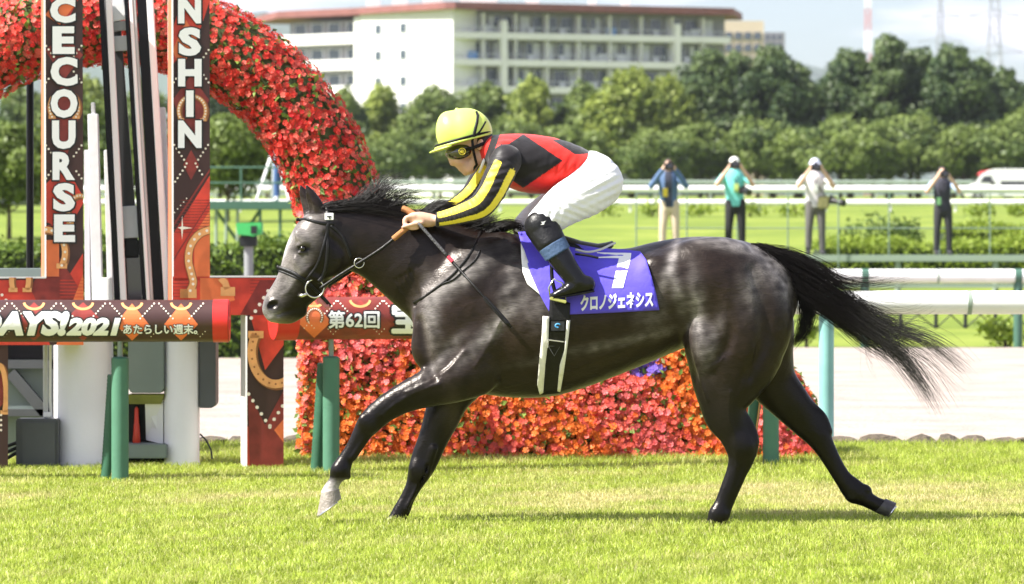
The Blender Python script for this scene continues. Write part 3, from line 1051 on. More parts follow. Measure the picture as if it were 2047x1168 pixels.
def rail_line(name, label, d, x0, x1, y0, y1, thick, material, posts, post_w, post_mat, cat='rail', tilt=0.0, post_z=None, group=None):
    zc = CAMZ - ((y0 + y1) / 2 - HY) * d / FOC
    a = (x0 - CX) * d / FOC; b_ = (x1 - CX) * d / FOC
    root = empty(name, ((a + b_) / 2, d, ground_z(d)), label, cat, group)
    mb = MB(); mb.tube([(a, d, zc), ((a + b_) / 2, d, zc), (b_, d, zc)], thick / 2, 16); mb.build('rail', material, root, smooth=True)
    for px in posts:
        x = (px - CX) * d / FOC
        if d < 60:
            mb = MB(); mb.tube([(x - .05, d, zc), (x + .05, d, zc)], thick / 2 + .006, 16); mb.build('bracket', post_mat, root, smooth=True)
            mb = MB(); mb.tube([(x + 1.02, d, zc), (x + 1.05, d, zc)], thick / 2 + .004, 16); mb.build('joint', M_gsteel2, root, smooth=True)
        mb = MB(); mb.tube([(x, d, (ground_z(d) if post_z is None else post_z) - .1), (x, d, zc - thick * .3)], post_w / 2, 12); mb.build('post', post_mat, root, smooth=True)
    return root


rail_line('running_rail', 'white inner rail of the sand track on pale teal posts, right of the horse', 27.6, 1080, 3100, 581, 629, .17, M_rail, [1180, 1652, 2140, 2620], .11, M_teal)
rail_line('running_rail', 'white rail on the far side of the sand track', 53.9, 700, 3100, 538, 567, .20, M_rail, [820, 1120, 1420, 1729, 2035, 2340], .13, M_gsteel)
rail_line('running_rail', 'nearer of the two thin white rails across the infield', 120, -400, 3000, 399, 412, .19, M_rail, list(range(-300, 3000, 130)), .1, M_rail)
rail_line('running_rail', 'farther of the two thin white rails across the infield', 150, -400, 3000, 371, 386, .28, M_rail, list(range(-340, 3000, 110)), .1, M_rail)
rail_line('guard_rail', 'grey-green guard rail in front of the far trees', 280, -400, 3000, 361, 369, .30, M_gsteel2, list(range(-300, 3000, 160)), .1, M_gsteel)
# low braced fence behind the far rail
fb = empty('wire_fence', P(1900, 668, 60), 'low dark fence with crossed braces under the far white rail', 'fence')
for k, px in enumerate([1560, 1676, 1800, 1871, 1930, 1990, 2060]):
    mb = MB(); a = P(px, 0, 60); mb.tube([(a.x, 60, ground_z(60) - .1), (a.x, 60, .62)], .03, 8); mb.build('post', M_dark, fb)
    if k < 6:
        b_ = P([1560, 1676, 1800, 1871, 1930, 1990, 2060][k + 1], 0, 60)
        mb = MB(); mb.tube([(a.x, 60, .12), (b_.x, 60, .55)], .012, 6); mb.build('brace', M_dark, fb)
        mb = MB(); mb.tube([(a.x, 60, .55), (b_.x, 60, .12)], .012, 6); mb.build('brace', M_dark, fb)

# photographers' platform: plank, posts and handrail
pf = empty('photo_platform', P(1800, 545, 68), 'long pale plank platform with green tube handrail under the photographers', 'platform')
D = 68.0
zt = CAMZ - (510 - HY) * D / FOC
a = P(1180, 0, D).x; b_ = P(2400, 0, D).x
mb = MB(); mb.box(((a + b_) / 2, D + .35, zt - .06), (b_ - a, .9, .12)); mb.build('plank', M_gsteel2, pf, bevel=.01)
mb = MB(); mb.box(((a + b_) / 2, D - .12, zt - .55), (b_ - a, .06, .07)); mb.build('lower_rail', M_gsteel2, pf)
for px in range(1210, 2400, 195):
    x = P(px, 0, D).x; mb = MB(); mb.tube([(x, D, ground_z(D) - .1), (x, D, zt - .1)], .055, 10); mb.build('leg', M_gsteel2, pf)
for k, px in enumerate(range(1272, 2400, 101)):
    x = P(px, 0, D).x; dd = D - .16 if k % 4 == 0 else D + .95
    x = P(px, 0, dd).x
    mb = MB(); mb.tube([(x, dd, zt - (.9 if k % 4 == 0 else .1)), (x, dd, CAMZ - (384 - HY) * D / FOC)], .013, 8); mb.build('handrail_post', M_gsteel3, pf)
for yy in (384, 456):
    z = CAMZ - (yy - HY) * D / FOC
    mb = MB(); mb.tube([(P(1272, 0, D).x, D + .95, z), (b_, D + .95, z)], .012, 8); mb.build('handrail', M_gsteel3, pf)

# scaffold deck with the film crew, seen through the arch
D2 = 72.0
sc_ = empty('scaffold_tower', P(510, 560, D2), 'green scaffold deck with railing and cross braces behind the arch', 'scaffold')
zd = CAMZ - (402 - HY) * D2 / FOC
a = P(330, 0, D2).x; b_ = P(640, 0, D2).x
mb = MB(); mb.box(((a + b_) / 2, D2 + .6, zd - .08), (b_ - a, 1.4, .16)); mb.build('deck', M_gsteel, sc_)
for px in (345, 432, 452, 475, 520, 560, 610, 638):
    x = P(px, 0, D2).x
    mb = MB(); mb.tube([(x, D2, ground_z(D2) - .1), (x, D2, zd)], .03, 8); mb.build('leg', M_gsteel2 if px < 500 else M_gsteel, sc_)
for (x0, y0, x1, y1) in ((432, 550, 520, 420), (432, 420, 520, 550), (500, 552, 600, 470), (520, 460, 610, 552), (470, 550, 560, 470)):
    mb = MB(); mb.tube([P(x0, y0, D2 + .3), P(x1, y1, D2 + .3)], .035, 6); mb.build('brace', M_gsteel, sc_)
for px in (350, 482, 600):
    x = P(px, 0, D2).x
    mb = MB(); mb.tube([(x, D2, zd), (x, D2, CAMZ - (334 - HY) * D2 / FOC)], .022, 6); mb.build('railing_post', M_gsteel, sc_)
for yy in (335, 366):
    mb = MB(); mb.tube([(a, D2, CAMZ - (yy - HY) * D2 / FOC), (P(600, 0, D2).x, D2, CAMZ - (yy - HY) * D2 / FOC)], .02, 6); mb.build('railing', M_gsteel, sc_)
tp = empty('tripod', P(545, 402, D2 + .6), 'white camera tripod standing on the scaffold deck', 'tripod')
top_ = P(549, 292, D2 + .6)
for px, dd in ((513, .3), (578, .3), (545, 1.1)):
    mb = MB(); foot = P(px, 400, D2 + dd); mb.tube([foot, foot.lerp(top_, .55), top_], [.022, .03, .035], 8); mb.build('leg', M_rail, tp)
mb = MB(); mb.box(top_ + Vector((0, 0, .08)), (.14, .2, .16)); mb.build('head', M_dark, tp, bevel=.02)
vc = empty('video_camera', P(549, 275, D2 + .6), 'black video camera on the white tripod, hidden by the flower arch', 'camera')
mb = MB(); mb.box(top_ + Vector((0, -.02, .28)), (.2, .5, .24)); mb.build('housing', M_dark, vc, bevel=.02)
mb = MB(); mb.tube([top_ + Vector((0, -.27, .28)), top_ + Vector((0, -.5, .28))], .08, 14); mb.build('lens', M_dark, vc, smooth=True)
# green box on a post
gb = empty('green_sensor_post', P(497, 560, 45), 'grey post with a bright green box on top, inside the arch', 'post')
mb = MB(); a = P(497, 0, 45); mb.tube([(a.x, 45, 0), (a.x, 45, P(0, 470, 45).z)], .055, 12); mb.build('post', mat('grey_post', (.22, .23, .23), rough=.5), gb, smooth=True)
mb = MB(); mb.box((a.x, 45, P(0, 482, 45).z), (.2, .2, .13)); mb.build('bracket', M_dark, gb, bevel=.01)
c0 = P(499, 458, 45)
mb = MB(); mb.prism([c0 + Vector((-.155, -.15, .07)), c0 + Vector((.155, -.15, .075)), c0 + Vector((.15, -.15, -.06)), c0 + Vector((.05, -.15, -.09)), c0 + Vector((-.13, -.15, -.07))], (0, .3, 0))
go = mb.build('box', mat('bright_green_paint', (.05, .40, .10), rough=.4), gb, bevel=.01)
mb = MB(); mb.box(c0 + Vector((.06, -.155, -.01)), (.07, .02, .09)); mb.build('opening', M_dark, go)

# kerb of field stones at the edge of the sand
M_stone = mat('field_stone', (.085, .066, .045), rough=.9, var=.5, vscale=14, bump=.7, bscale=40)
kb = empty('stone_kerb', P(1850, 895, 26.95), 'low kerb of rough brown stones between turf and sand', 'kerb')
x = P(380, 0, 26.9).x
k = 0
while x < P(2300, 0, 26.9).x:
    w_ = random.uniform(.16, .34)
    bm = bmesh.new(); bmesh.ops.create_icosphere(bm, subdivisions=2, radius=1)
    g = np.random.default_rng(900 + k)
    ph = g.uniform(0, 6, 3)
    for v in bm.verts:
        n_ = 1 + .12 * math.sin(4 * v.co.x + ph[0]) + .1 * math.sin(5 * v.co.y + ph[1]) + .1 * math.sin(6 * v.co.z + ph[2])
        v.co = Vector((v.co.x * w_ * .53 * n_, v.co.y * .12 * n_, v.co.z * random.uniform(.05, .055) * n_))
    me = bpy.data.meshes.new('stone'); bm.to_mesh(me); bm.free(); me.materials.append(M_stone)
    o = bpy.data.objects.new('stone', me); COL.objects.link(o); keep(o, kb); o.location = (x + w_ / 2, 26.98 + g.uniform(-.04, .04), .015 + g.uniform(-.01, .015)); o.rotation_euler = (0, g.uniform(-.08, .08), g.uniform(-.15, .15))
    x += w_ * .98; k += 1

# ------------------------------------------------------------------ sponsor rail in front of the finish
M_brown = mat('print_dark_brown', (.055, .022, .019), rough=.42)
M_pred = mat('print_red', (.66, .055, .03), rough=.42, var=.2, vscale=10)
M_pmaroon = mat('print_maroon', (.25, .032, .024), rough=.42, var=.25, vscale=14)
M_porange = mat('print_orange', (.80, .18, .055), rough=.42, var=.12, vscale=8)
M_ptan = mat('print_tan', (.74, .36, .13), rough=.42, var=.15, vscale=16)
M_ptan2 = mat('print_dark_tan', (.30, .11, .035), rough=.42)
M_dot = mat('print_bulb', (.88, .80, .66), rough=.4)
M_letter = mat('white_letter', (.86, .86, .85), rough=.4)
M_lettershadow = mat('black_letter_edge', (.012, .012, .012), rough=.45)
M_tubered = mat('print_red_brown', (.22, .035, .025), rough=.42, var=.45, vscale=5)
M_redend = mat('red_end_cap', (.60, .02, .015), rough=.4, coat=.2)


def decal(name, polys, surf, lift, material, parent, fine=None):
    """flat print: picture polygons laid on a surface, cut finer where the surface is round"""
    bm = bmesh.new()
    for poly in polys:
        try: bm.faces.new([bm.verts.new((x, y, 0)) for x, y in poly])
        except ValueError: pass
    if fine:
        bmesh.ops.triangulate(bm, faces=bm.faces)
        for _ in range(5):
            es = [e for e in bm.edges if e.calc_length() > fine]
            if not es: break
            bmesh.ops.subdivide_edges(bm, edges=es, cuts=1); bmesh.ops.triangulate(bm, faces=bm.faces)
    for v in bm.verts: v.co = surf(v.co.x, v.co.y, lift)
    bm.normal_update()
    for f in bm.faces:
        if f.normal.y > 0: f.normal_flip()
    me = bpy.data.meshes.new(name); bm.to_mesh(me); bm.free()
    me.materials.append(material)
    o = bpy.data.objects.new(name, me); COL.objects.link(o); keep(o, parent)
    if len(polys) > 1: o['kind'] = 'stuff'
    return o


def disc(x, y, r, n=10, sx=1.0):
    return [(x + r * sx * math.cos(2 * math.pi * k / n), y + r * math.sin(2 * math.pi * k / n)) for k in range(n)]


def shoe_path(cx, cy, rx, ry, a0=-0.6, n=26):
    """horseshoe opening downwards, centre line; a0 how far past the half circle it closes"""
    out = []
    for k in range(n + 1):
        a = a0 + (math.pi - 2 * a0) * k / n
        out.append((cx + rx * math.cos(a), cy - ry * math.sin(a)))
    return out


def ribbon(path, w):
    out = []
    P_ = np.array(path); t = np.gradient(P_, axis=0); t /= np.linalg.norm(t, axis=1)[:, None]
    nn = np.stack([-t[:, 1], t[:, 0]], 1)
    A, B = P_ + nn * w / 2, P_ - nn * w / 2
    return [[tuple(A[i]), tuple(A[i + 1]), tuple(B[i + 1]), tuple(B[i])] for i in range(len(P_) - 1)]


def sponsor_tube(px0, px1, yt, yb, d0, d1, label, red_side):
    a = P(px0, (yt + yb) / 2, d0); b_ = P(px1, (yt + yb) / 2 + (0 if red_side < 0 else 0), d1)
    b_.z = a.z
    rad = (yb - yt) / 2 * (d0 + d1) / 2 / FOC
    root = empty('sponsor_rail', (a.x, a.y, 0), label, 'rail', 'printed sponsor rails')
    mb = MB(); mb.tube([a.lerp(b_, t) for t in np.linspace(0, 1, 9)], rad, 32); tube_ = mb.build('tube', M_brown if red_side > 0 else M_tubered, root, smooth=True)
    surf = cyl_at(a, b_, rad)
    return root, tube_, surf, a, b_, rad


TL, tl_tube, tl_s, ta, tb_, trad = sponsor_tube(-420, 458, 600, 684, 23.0, 23.05, 'printed sponsor rail on the left, reading DAYS! 2021', 1)
mb = MB(); ax_ = (tb_ - ta).normalized(); mb.tube([tb_ - ax_ * .10, tb_ + ax_ * .004], trad + .003, 32); mb.build('end_cap', M_redend, TL, smooth=True, bevel=.006)
TRr, tr_tube, tr_s, ra, rb, rrad = sponsor_tube(547, 1510, 595, 679, 23.6, 24.6, 'printed sponsor rail behind the horse\'s head, with Japanese race title', -1)
mb = MB(); ax2 = (rb - ra).normalized(); mb.tube([ra - ax2 * .004, ra + ax2 * .14], rrad + .003, 32); mb.build('end_cap', M_redend, TRr, smooth=True, bevel=.006)


def tube_print(surf, parent, x0, x1, step, ytop, seed, shift=0):
    g = np.random.default_rng(seed)
    arcs, dots, maro, oran, dots2 = [], [], [], [], []
    x = x0 + shift
    k = 0
    while x < x1:
        if k % 4 in (0, 3):
            oran.append([(x - 34, ytop + 48), (x, ytop + 6), (x + 34, ytop + 48), (x, ytop + 80)])
        else:
            maro.append([(x - 40, ytop + 42), (x, ytop + 3), (x + 40, ytop + 42), (x, ytop + 82)])
        arcs += ribbon([(x + 20 * math.cos(a), ytop + 3 + 14 * math.sin(a)) for a in np.linspace(.1, math.pi - .1, 12)], 5)
        for q in range(7):
            dots.append(disc(x - 44 + q * 4.6, ytop + 6 + q * 5.0, 1.7)); dots.append(disc(x + 44 - q * 4.6, ytop + 6 + q * 5.0, 1.7))
        for q in range(5):
            dots2.append(disc(x - 20 + q * 5, ytop + 50 + abs(q - 2) * 5, 1.1)); dots2.append(disc(x + 28 + q * 5, ytop + 72 - abs(q - 2) * 5, 1.1))
        x += step; k += 1
    clip = lambda L: [p for p in L if max(v[0] for v in p) < x1 and min(v[0] for v in p) > x0]
    decal('printed_maroon', clip(maro), surf, .0012, M_pmaroon, parent, fine=9)
    decal('printed_orange', clip(oran), surf, .0018, M_porange, parent, fine=9)
    decal('printed_arches', clip(arcs), surf, .0026, M_ptan, parent, fine=9)
    decal('printed_bulbs', clip(dots + dots2), surf, .0034, M_dot, parent)


tube_print(tl_s, tl_tube, -40, 423, 98, 601, 1, 10)
tube_print(tr_s, tr_tube, 592, 960, 92, 596, 2, 36)
for body_, rect, sh, off, bo, pa, sf in (('DAYS!', (-52, 623, 138, 671), .22, .05, .02, tl_tube, tl_s), ('2021', (133, 636, 241, 671), .22, .05, .02, tl_tube, tl_s), ('あたらしい週末。', (247, 649, 394, 668), 0, 0, .035, tl_tube, tl_s),
                                 ('第62回', (657, 622, 758, 656), 0, 0, .03, tr_tube, tr_s), ('宝塚記念', (785, 604, 1062, 666), 0, 0, .045, tr_tube, tr_s)):
    o = lettering('letter_outline', body_, rect, sf, M_lettershadow, pa, offset=off, shear=sh, lift=.0050, fine=.22, bold=bo + .075)
    o['kind'] = 'stuff'
    o = lettering('lettering', body_, rect, sf, M_letter, pa, offset=off, shear=sh, lift=.0085, fine=.22, bold=bo)
    o['kind'] = 'stuff'
decal('printed_horseshoe', ribbon(shoe_path(629, 634, 15, 17), 7), tr_s, .0042, M_ptan2, tr_tube)
decal('printed_bulbs', [disc(x, y, 1.5) for x, y in shoe_path(629, 634, 15, 17, n=16)], tr_s, .005, M_dot, tr_tube)


def rail_post(px, base_py, d, top_py, rail_py, lean, label, ridged, pale_edge=False):
    zb = min(0.0, CAMZ - (base_py - HY) * d / FOC) - .05
    x = (px - CX) * d / FOC
    root = empty('padded_post', (x, d, 0), label, 'post', 'green padded rail posts')
    zt_ = CAMZ - (top_py - HY) * d / FOC
    r_ = .0525
    mb = MB(); mb.lathe((x, d, 0), [(r_, zb), (r_, zt_ - .012), (r_ * .8, zt_ - .002), (.02, zt_)], 24); mb.build('padding', M_greenpale, root, smooth=True)
    mb = MB(); mb.tube([(x, d, zt_ - .02), (x, d, CAMZ - (rail_py - HY) * d / FOC + .03)], .017, 10); mb.build('stem', mat('zinc_stem', (.22, .27, .24), rough=.45, metal=.5), root, smooth=True)
    mb = MB(); a = Vector((x + lean[0], d + .14, zb)); b_ = Vector((x + lean[1], d + .10, zt_ - lean[2]))
    n = 30
    pts = [a.lerp(b_, t / (n * 2)) for t in range(n * 2 + 1)]
    mb.tube(pts, [.040 + (.0035 if ridged and k % 2 else 0) for k in range(n * 2 + 1)], 18); mb.build('brace', M_green, root, smooth=True)
    if pale_edge:
        mb = MB(); off = Vector((.028, -.034, 0)); mb.bar(a + off, b_ + off, .009, .008); mb.build('brace_edging', M_ptan, root)
    return root


rail_post(240, 965, 23.02, 713, 690, (-.095, -.045, .115), 'green padded rail post under the DAYS! 2021 rail', True, True)
rail_post(662, 945, 23.72, 712, 686, (-.10, -.05, .05), 'green padded rail post below the horse\'s head and Japanese rail', True)
rail_post(1541, 925, 24.63, 706, 680, (-.15, -.06, .04), 'green padded rail post between the horse\'s hind legs', False, True)

# ------------------------------------------------------------------ finish signs: two tall printed boards on cross pieces
M_side = mat('sign_side_grey', (.62, .58, .57), rough=.55)
M_sidered = mat('sign_side_orange', (.70, .16, .08), rough=.5)
M_edge = mat('sign_white_edge', (.80, .78, .76), rough=.5)
PHI = R(14)
NRM = Vector((math.sin(PHI), -math.cos(PHI), 0))
ALONG = Vector((math.cos(PHI), math.sin(PHI), 0))


def sign(name, label, outline, anchor, thick=.2):
    """printed board cut to a picture outline on its own plane"""
    surf = plane_at(anchor, NRM)
    root = empty(name, (anchor.x, anchor.y, 0), label, 'sign', 'finish line signs')
    mb = MB(); mb.prism([surf(x, y) for x, y in outline], -NRM * thick)
    bd = mb.build('board', [M_side], root)
    face = decal('printed_face', [outline], surf, .002, M_brown, bd)
    return root, bd, surf


def marquee(surf, parent, clip, seed, items):
    """printed diamonds, horseshoes and bulbs inside clip rectangles"""
    def inside(poly): return any(all(x0 - .5 <= x <= x1 + .5 and y0 - .5 <= y <= y1 + .5 for x, y in poly) for x0, y0, x1, y1 in clip)
    def cut(poly, r_):
        """polygon clipped to rectangle"""
        x0, y0, x1, y1 = r_
        for ax_, lim, sg in ((0, x0, 1), (0, x1, -1), (1, y0, 1), (1, y1, -1)):
            out = []
            for i in range(len(poly)):
                a, b_ = poly[i - 1], poly[i]
                ia, ib = (a[ax_] - lim) * sg >= 0, (b_[ax_] - lim) * sg >= 0
                if ia != ib:
                    t = (lim - a[ax_]) / (b_[ax_] - a[ax_])
                    out.append((a[0] + (b_[0] - a[0]) * t, a[1] + (b_[1] - a[1]) * t))
                if ib: out.append(b_)
            poly = out
            if len(poly) < 3: return None
        return poly
    def fit(polys):
        res = []
        for p in polys:
            for r_ in clip:
                q = cut(p, r_)
                if q and len(q) > 2: res.append(q)
        return res
    lvl = .0035
    for kind, arg, m_ in items:
        if kind == 'poly': polys = arg
        elif kind == 'shoe':
            cx, cy, rx, ry, w_ = arg
            path = shoe_path(cx, cy, rx, ry)
            decal('printed_shoe_shadow', fit(ribbon([(x + 2.5, y + 2.5) for x, y in path], w_ + 3)), surf, lvl, M_ptan2, parent); lvl += .0012
            polys = ribbon(path, w_)
            for sg in (0, -1):
                ex, ey = path[sg]; polys.append([(ex - w_ * .9, ey - w_ * .35), (ex + w_ * .9, ey - w_ * .35), (ex + w_ * .9, ey + w_ * .5), (ex - w_ * .9, ey + w_ * .5)])
        elif kind == 'dots': polys = [disc(x, y, r_) for x, y, r_ in arg]
        p = fit(polys)
        if p and kind == 'poly' and len(arg) < 7:
            for q in p: decal('printed_shape', [q], surf, lvl, m_, parent)
        elif p:
            decal('printed_' + {'poly': 'shape', 'shoe': 'horseshoe', 'dots': 'bulbs'}[kind], p, surf, lvl, m_, parent)
        lvl += .0012


def vee(x, y, dx, dy, n, r_): return [(x + dx * i, y + dy * i, r_) for i in range(n)]


def hatch(x0, y0, x1, y1, n, lean=0): return [[(x0, y0 + (y1 - y0) * i / n), (x1, y0 + (y1 - y0) * i / n + lean), (x1, y0 + (y1 - y0) * i / n + lean + 1.1), (x0, y0 + (y1 - y0) * i / n + 1.1)] for i in range(n)]


# left sign
s1_anchor = P(128, 560, 24.1)
o1 = [(90, -75), (165, -75), (167, 553), (167, 690), (16, 690), (16, 960), (-330, 960), (-330, 555), (92, 555)]
S1, b1, f1 = sign('finish_sign', 'tall printed board with vertical white letters ending ECOURSE', o1, s1_anchor)
clip1 = [(90, -74, 166, 556), (-330, 555, 167, 690), (-330, 690, 16, 960)]
marquee(f1, b1, clip1, 1, [
    ('poly', [[(90, -20), (128, -60), (166, -20), (128, 55)], [(90, 370), (130, 330), (170, 400), (130, 470), (90, 440)], [(100, 610), (167, 505), (167, 640), (120, 690)], [(-60, 560), (60, 560), (100, 690), (-60, 690)]], M_pred),
    ('poly', [[(90, 100), (128, 70), (166, 110), (128, 160)], [(92, 215), (128, 165), (164, 215), (128, 330)], [(60, 575), (110, 500), (160, 580), (100, 660)], [(-40, 700), (30, 780), (-40, 860)]], M_pmaroon),
    ('poly', [[(90, 30), (128, -20), (150, 10), (120, 50)], [(92, 480), (118, 480), (118, 553), (92, 553)], [(112, 690), (167, 545), (167, 690)]], M_porange),
    ('poly', hatch(92, 380, 130, 460, 10, -3) + hatch(120, 560, 167, 640, 12), M_pred),
    ('shoe', (128, 215, 29, 33, 8), M_ptan),
    ('shoe', (160, 425, 24, 34, 8), M_ptan),
    ('shoe', (92, 505, 38, 46, 12), M_ptan),
    ('shoe', (40, 560, 17, 34, 10), M_ptan),
    ('shoe', (-2, 790, 14, 60, 10), M_ptan),
    ('dots', vee(92, 92, 5.2, 7.2, 5, 2.2) + vee(163, 92, -5.2, 7.2, 5, 2.2) + vee(92, 165, 5.2, -7.2, 4, 2.2) + vee(163, 165, -5.2, -7.2, 4, 2.2) + vee(92, 291, 5.2, 7.2, 4, 2.2) + vee(163, 291, -5.2, 7.2, 4, 2.2)
     + vee(92, 357, 5.2, -7.2, 3, 2.2) + vee(163, 357, -5.2, -7.2, 3, 2.2) + [(x, y, 2) for x, y in shoe_path(128, 215, 29, 33, n=22)] + [(x, y, 2) for x, y in shoe_path(160, 425, 24, 34, n=18)]
     + [(x, y, 2.8) for x, y in shoe_path(92, 505, 38, 46, n=14)] + vee(4, 590, 8, 10, 3, 3) + vee(2, 830, 0, 10, 4, 2.5), M_dot)])
for ch, r_ in (('C', (100, -5, 151, 46)), ('E', (105, 53, 149, 108)), ('C', (101, 114, 155, 172)), ('O', (101, 178, 155, 236)), ('U', (104, 241, 151, 298)), ('R', (105, 304, 150, 360)), ('S', (106, 366, 150, 423)), ('E', (108, 429, 150, 484)),
               ('A', (99, -68, 153, -12))):
    lettering('letter_outline', ch, (r_[0] - 2.5, r_[1] - 2.5, r_[2] + 3.5, r_[3] + 3.5), f1, M_lettershadow, b1, offset=.075, lift=.024)
    lettering('letter', ch, r_, f1, M_letter, b1, offset=.055, lift=.028)
# right sign
OMEGA = [(374, 592), (386, 568), (383, 548), (377, 522), (381, 492), (399, 468), (426, 458)]
s2_anchor = P(382, 560, 24.15)
o2 = [(345, -75), (419, -75), (420, 553), (567, 553), (567, 955), (492, 955), (492, 630), (345, 630)]
S2, b2, f2 = sign('finish_sign', 'tall printed board with vertical white letters ending NSHIN', o2, s2_anchor)
clip2 = [(345, -74, 419.5, 556), (345, 556, 567, 630), (492, 630, 567, 955)]
marquee(f2, b2, clip2, 2, [
    ('poly', [[(345, 60), (380, -60), (420, 0), (400, 60), (345, 130)], [(345, 470), (420, 350), (420, 560), (345, 560)], [(345, 556), (567, 556), (567, 600), (500, 630), (345, 630)], [(500, 630), (567, 630), (567, 690), (530, 740)], [(494, 850), (530, 905), (494, 955)]], M_pred),
    ('poly', [[(345, 200), (382, 150), (418, 200), (382, 290)], [(366, 330), (382, 300), (398, 330), (382, 360)], [(495, 780), (530, 850), (567, 780), (567, 955), (500, 955)], [(520, 560), (567, 560), (567, 630), (480, 630)]], M_pmaroon),
    ('poly', [[(345, 100), (372, 40), (395, 80), (360, 140)], [(388, 470), (420, 420), (420, 553), (388, 553)], [(400, 556), (455, 556), (470, 600), (400, 625)], [(548, 860), (567, 838), (567, 885)]], M_porange),
    ('poly', hatch(345, 440, 420, 470, 5) + hatch(360, 400, 420, 440, 7) + hatch(345, 560, 380, 625, 10) + hatch(500, 560, 567, 600, 6), M_pmaroon),
    ('poly', [[(345, 450), (421, 335), (421, 341), (345, 457)], [(345, 520), (421, 400), (421, 404), (345, 525)], [(480, 628), (552, 556), (556, 556), (485, 630)]], M_pmaroon),
    ('shoe', (384, 222, 27, 30, 7), M_ptan),
    ('poly', ribbon(catmull(OMEGA, 5)[:, :2], 17), M_ptan2),
    ('poly', ribbon(catmull(OMEGA, 5)[:, :2], 14), M_ptan),
    ('poly', ribbon([(441, 556), (450, 566), (454, 578)], 13) + [[(441, 574), (470, 574), (470, 592), (441, 592)], [(360, 578), (393, 578), (393, 596), (360, 596)], [(360, 578), (376, 578), (376, 596), (360, 596)]], M_ptan),
    ('shoe', (551, 704, 48, -64, 17), M_ptan),
    ('dots', [(x, y, 2) for x, y in shoe_path(384, 222, 27, 30, n=22)] + [(x, y, 2.9) for x, y in catmull(OMEGA, 2)[1:]] + vee(417, 100, -5, 7.4, 3, 2.2) + vee(347, 165, 5, -7.4, 3, 2.2) + vee(417, 165, -5, -7.4, 3, 2.2)
     + vee(348, 290, 5, 7.4, 6, 2.2) + vee(416, 290, -5, 7.4, 6, 2.2) + vee(370, 334, -5, 7.4, 5, 2.2) + vee(394, 334, 5, 7.4, 3, 2.2) + vee(349, 425, 6, -7, 5, 1.4)
     + vee(536, 582, -8.5, 13.5, 5, 3.8) + vee(497, 788, 8.5, 13.2, 6, 3.6) + vee(565, 812, -8.5, 13.2, 4, 3.6), M_dot),
    ('dots', [(x, y, 2.1) for x, y in shoe_path(551, 704, 48, -64, n=16)], M_ptan2),
    ('poly', [[(355, 455), (363, 453), (364, 430), (366, 453), (385, 456), (366, 459), (364, 480), (362, 459)]], M_dot)])
for ch, r_ in (('N', (356, -10, 402, 47)), ('S', (357, 55, 402, 112)), ('H', (356, 118, 403, 173)), ('I', (372, 181, 387, 234)), ('N', (356, 241, 403, 296)), ('A', (352, -72, 406, -16))):
    lettering('letter_outline', ch, (r_[0] - 2.5, r_[1] - 2.5, r_[2] + 3.5, r_[3] + 3.5), f2, M_lettershadow, b2, offset=.075, lift=.024)
    lettering('letter', ch, r_, f2, M_letter, b2, offset=.055, lift=.028)
# edge trims on the boards' visible left sides
for rt, sf, x, y0, y1, m_ in ((S1, f1, 90.5, -74, 553, M_sidered), (S2, f2, 345.5, -74, 628, M_sidered)):
    mb = MB(); a = sf(x, y0) - NRM * .10 - ALONG * .004; b_ = sf(x, y1) - NRM * .10 - ALONG * .004
    sdv = NRM * .075
    mb.add([a - sdv, a + sdv, b_ + sdv, b_ - sdv], [(0, 1, 2, 3)]); mb.build('side_print', m_, rt)
for rt, sf, (xa, ya), (xb, yb) in ((S1, f1, (-330, 555), (92, 555)), (S1, f1, (91, 555), (89, -74)), (S2, f2, (420, 553), (567, 553)), (S2, f2, (345.5, 553), (344.5, -74)), (S2, f2, (492.5, 632), (492.5, 955))):
    mb = MB(); mb.bar(sf(xa, ya, .004), sf(xb, yb, .004), .011, .012); mb.build('edge_trim', M_edge, rt)

# ------------------------------------------------------------------ winning post between the signs: white pillars, mirror frame, boxes
M_pillar = mat('white_pillar_paint', (.74, .74, .76), rough=.5, var=.05, vscale=3, stains=((.40, .41, .42), 9, .66), bump=.1, bscale=20)
M_mirror = mat('mirror_glass', (.10, .10, .10), rough=.12, metal=.9)
M_panelgrey = mat('panel_grey', (.035, .035, .036), rough=.5, spec=.25)
M_lightgrey = mat('light_grey_paint', (.45, .46, .47), rough=.5, var=.08, vscale=5)
M_boxgreen = mat('grey_green_box', (.17, .21, .20), rough=.55, var=.08, vscale=4)
M_cabinet = mat('dark_cabinet', (.065, .07, .078), rough=.5, var=.1, vscale=5)
M_frameblack = mat('frame_black', (.006, .006, .008), rough=.3, spec=.2)
M_alu = mat('frame_white', (.80, .80, .82), rough=.4)
M_olive = mat('olive_board', (.20, .21, .06), rough=.8, var=.3, vscale=6)
M_redlamp = mat('red_lamp', (.62, .05, .02), rough=.35)
WPd = 24.45
wp = empty('winning_post', P(260, 930, WPd), 'white winning post with leaning mirror frame and two stout pillars between the signs', 'finish post')


def pillar(px0, px1, ytop, ybot, d):
    r_ = (px1 - px0) / 2 * d / FOC; x = ((px0 + px1) / 2 - CX) * d / FOC
    mb = MB(); z1 = CAMZ - (ytop - HY) * d / FOC
    mb.lathe((x, d, 0), [(r_ * 1.04, -.1), (r_ * 1.04, .03), (r_, .04), (r_, z1)], 36); return mb.build('pillar', M_pillar, wp, smooth=True)


pillar(108, 226, 610, 930, WPd); pillar(328, 399, 610, 925, WPd)


def wbar(name, x0, y0, x1, y1, wpx, deep, d, material, z=0):
    mb = MB(); mb.bar(P(x0, y0, d), P(x1, y1, d), wpx * d / FOC, deep); return mb.build(name, material, wp, bevel=.004)


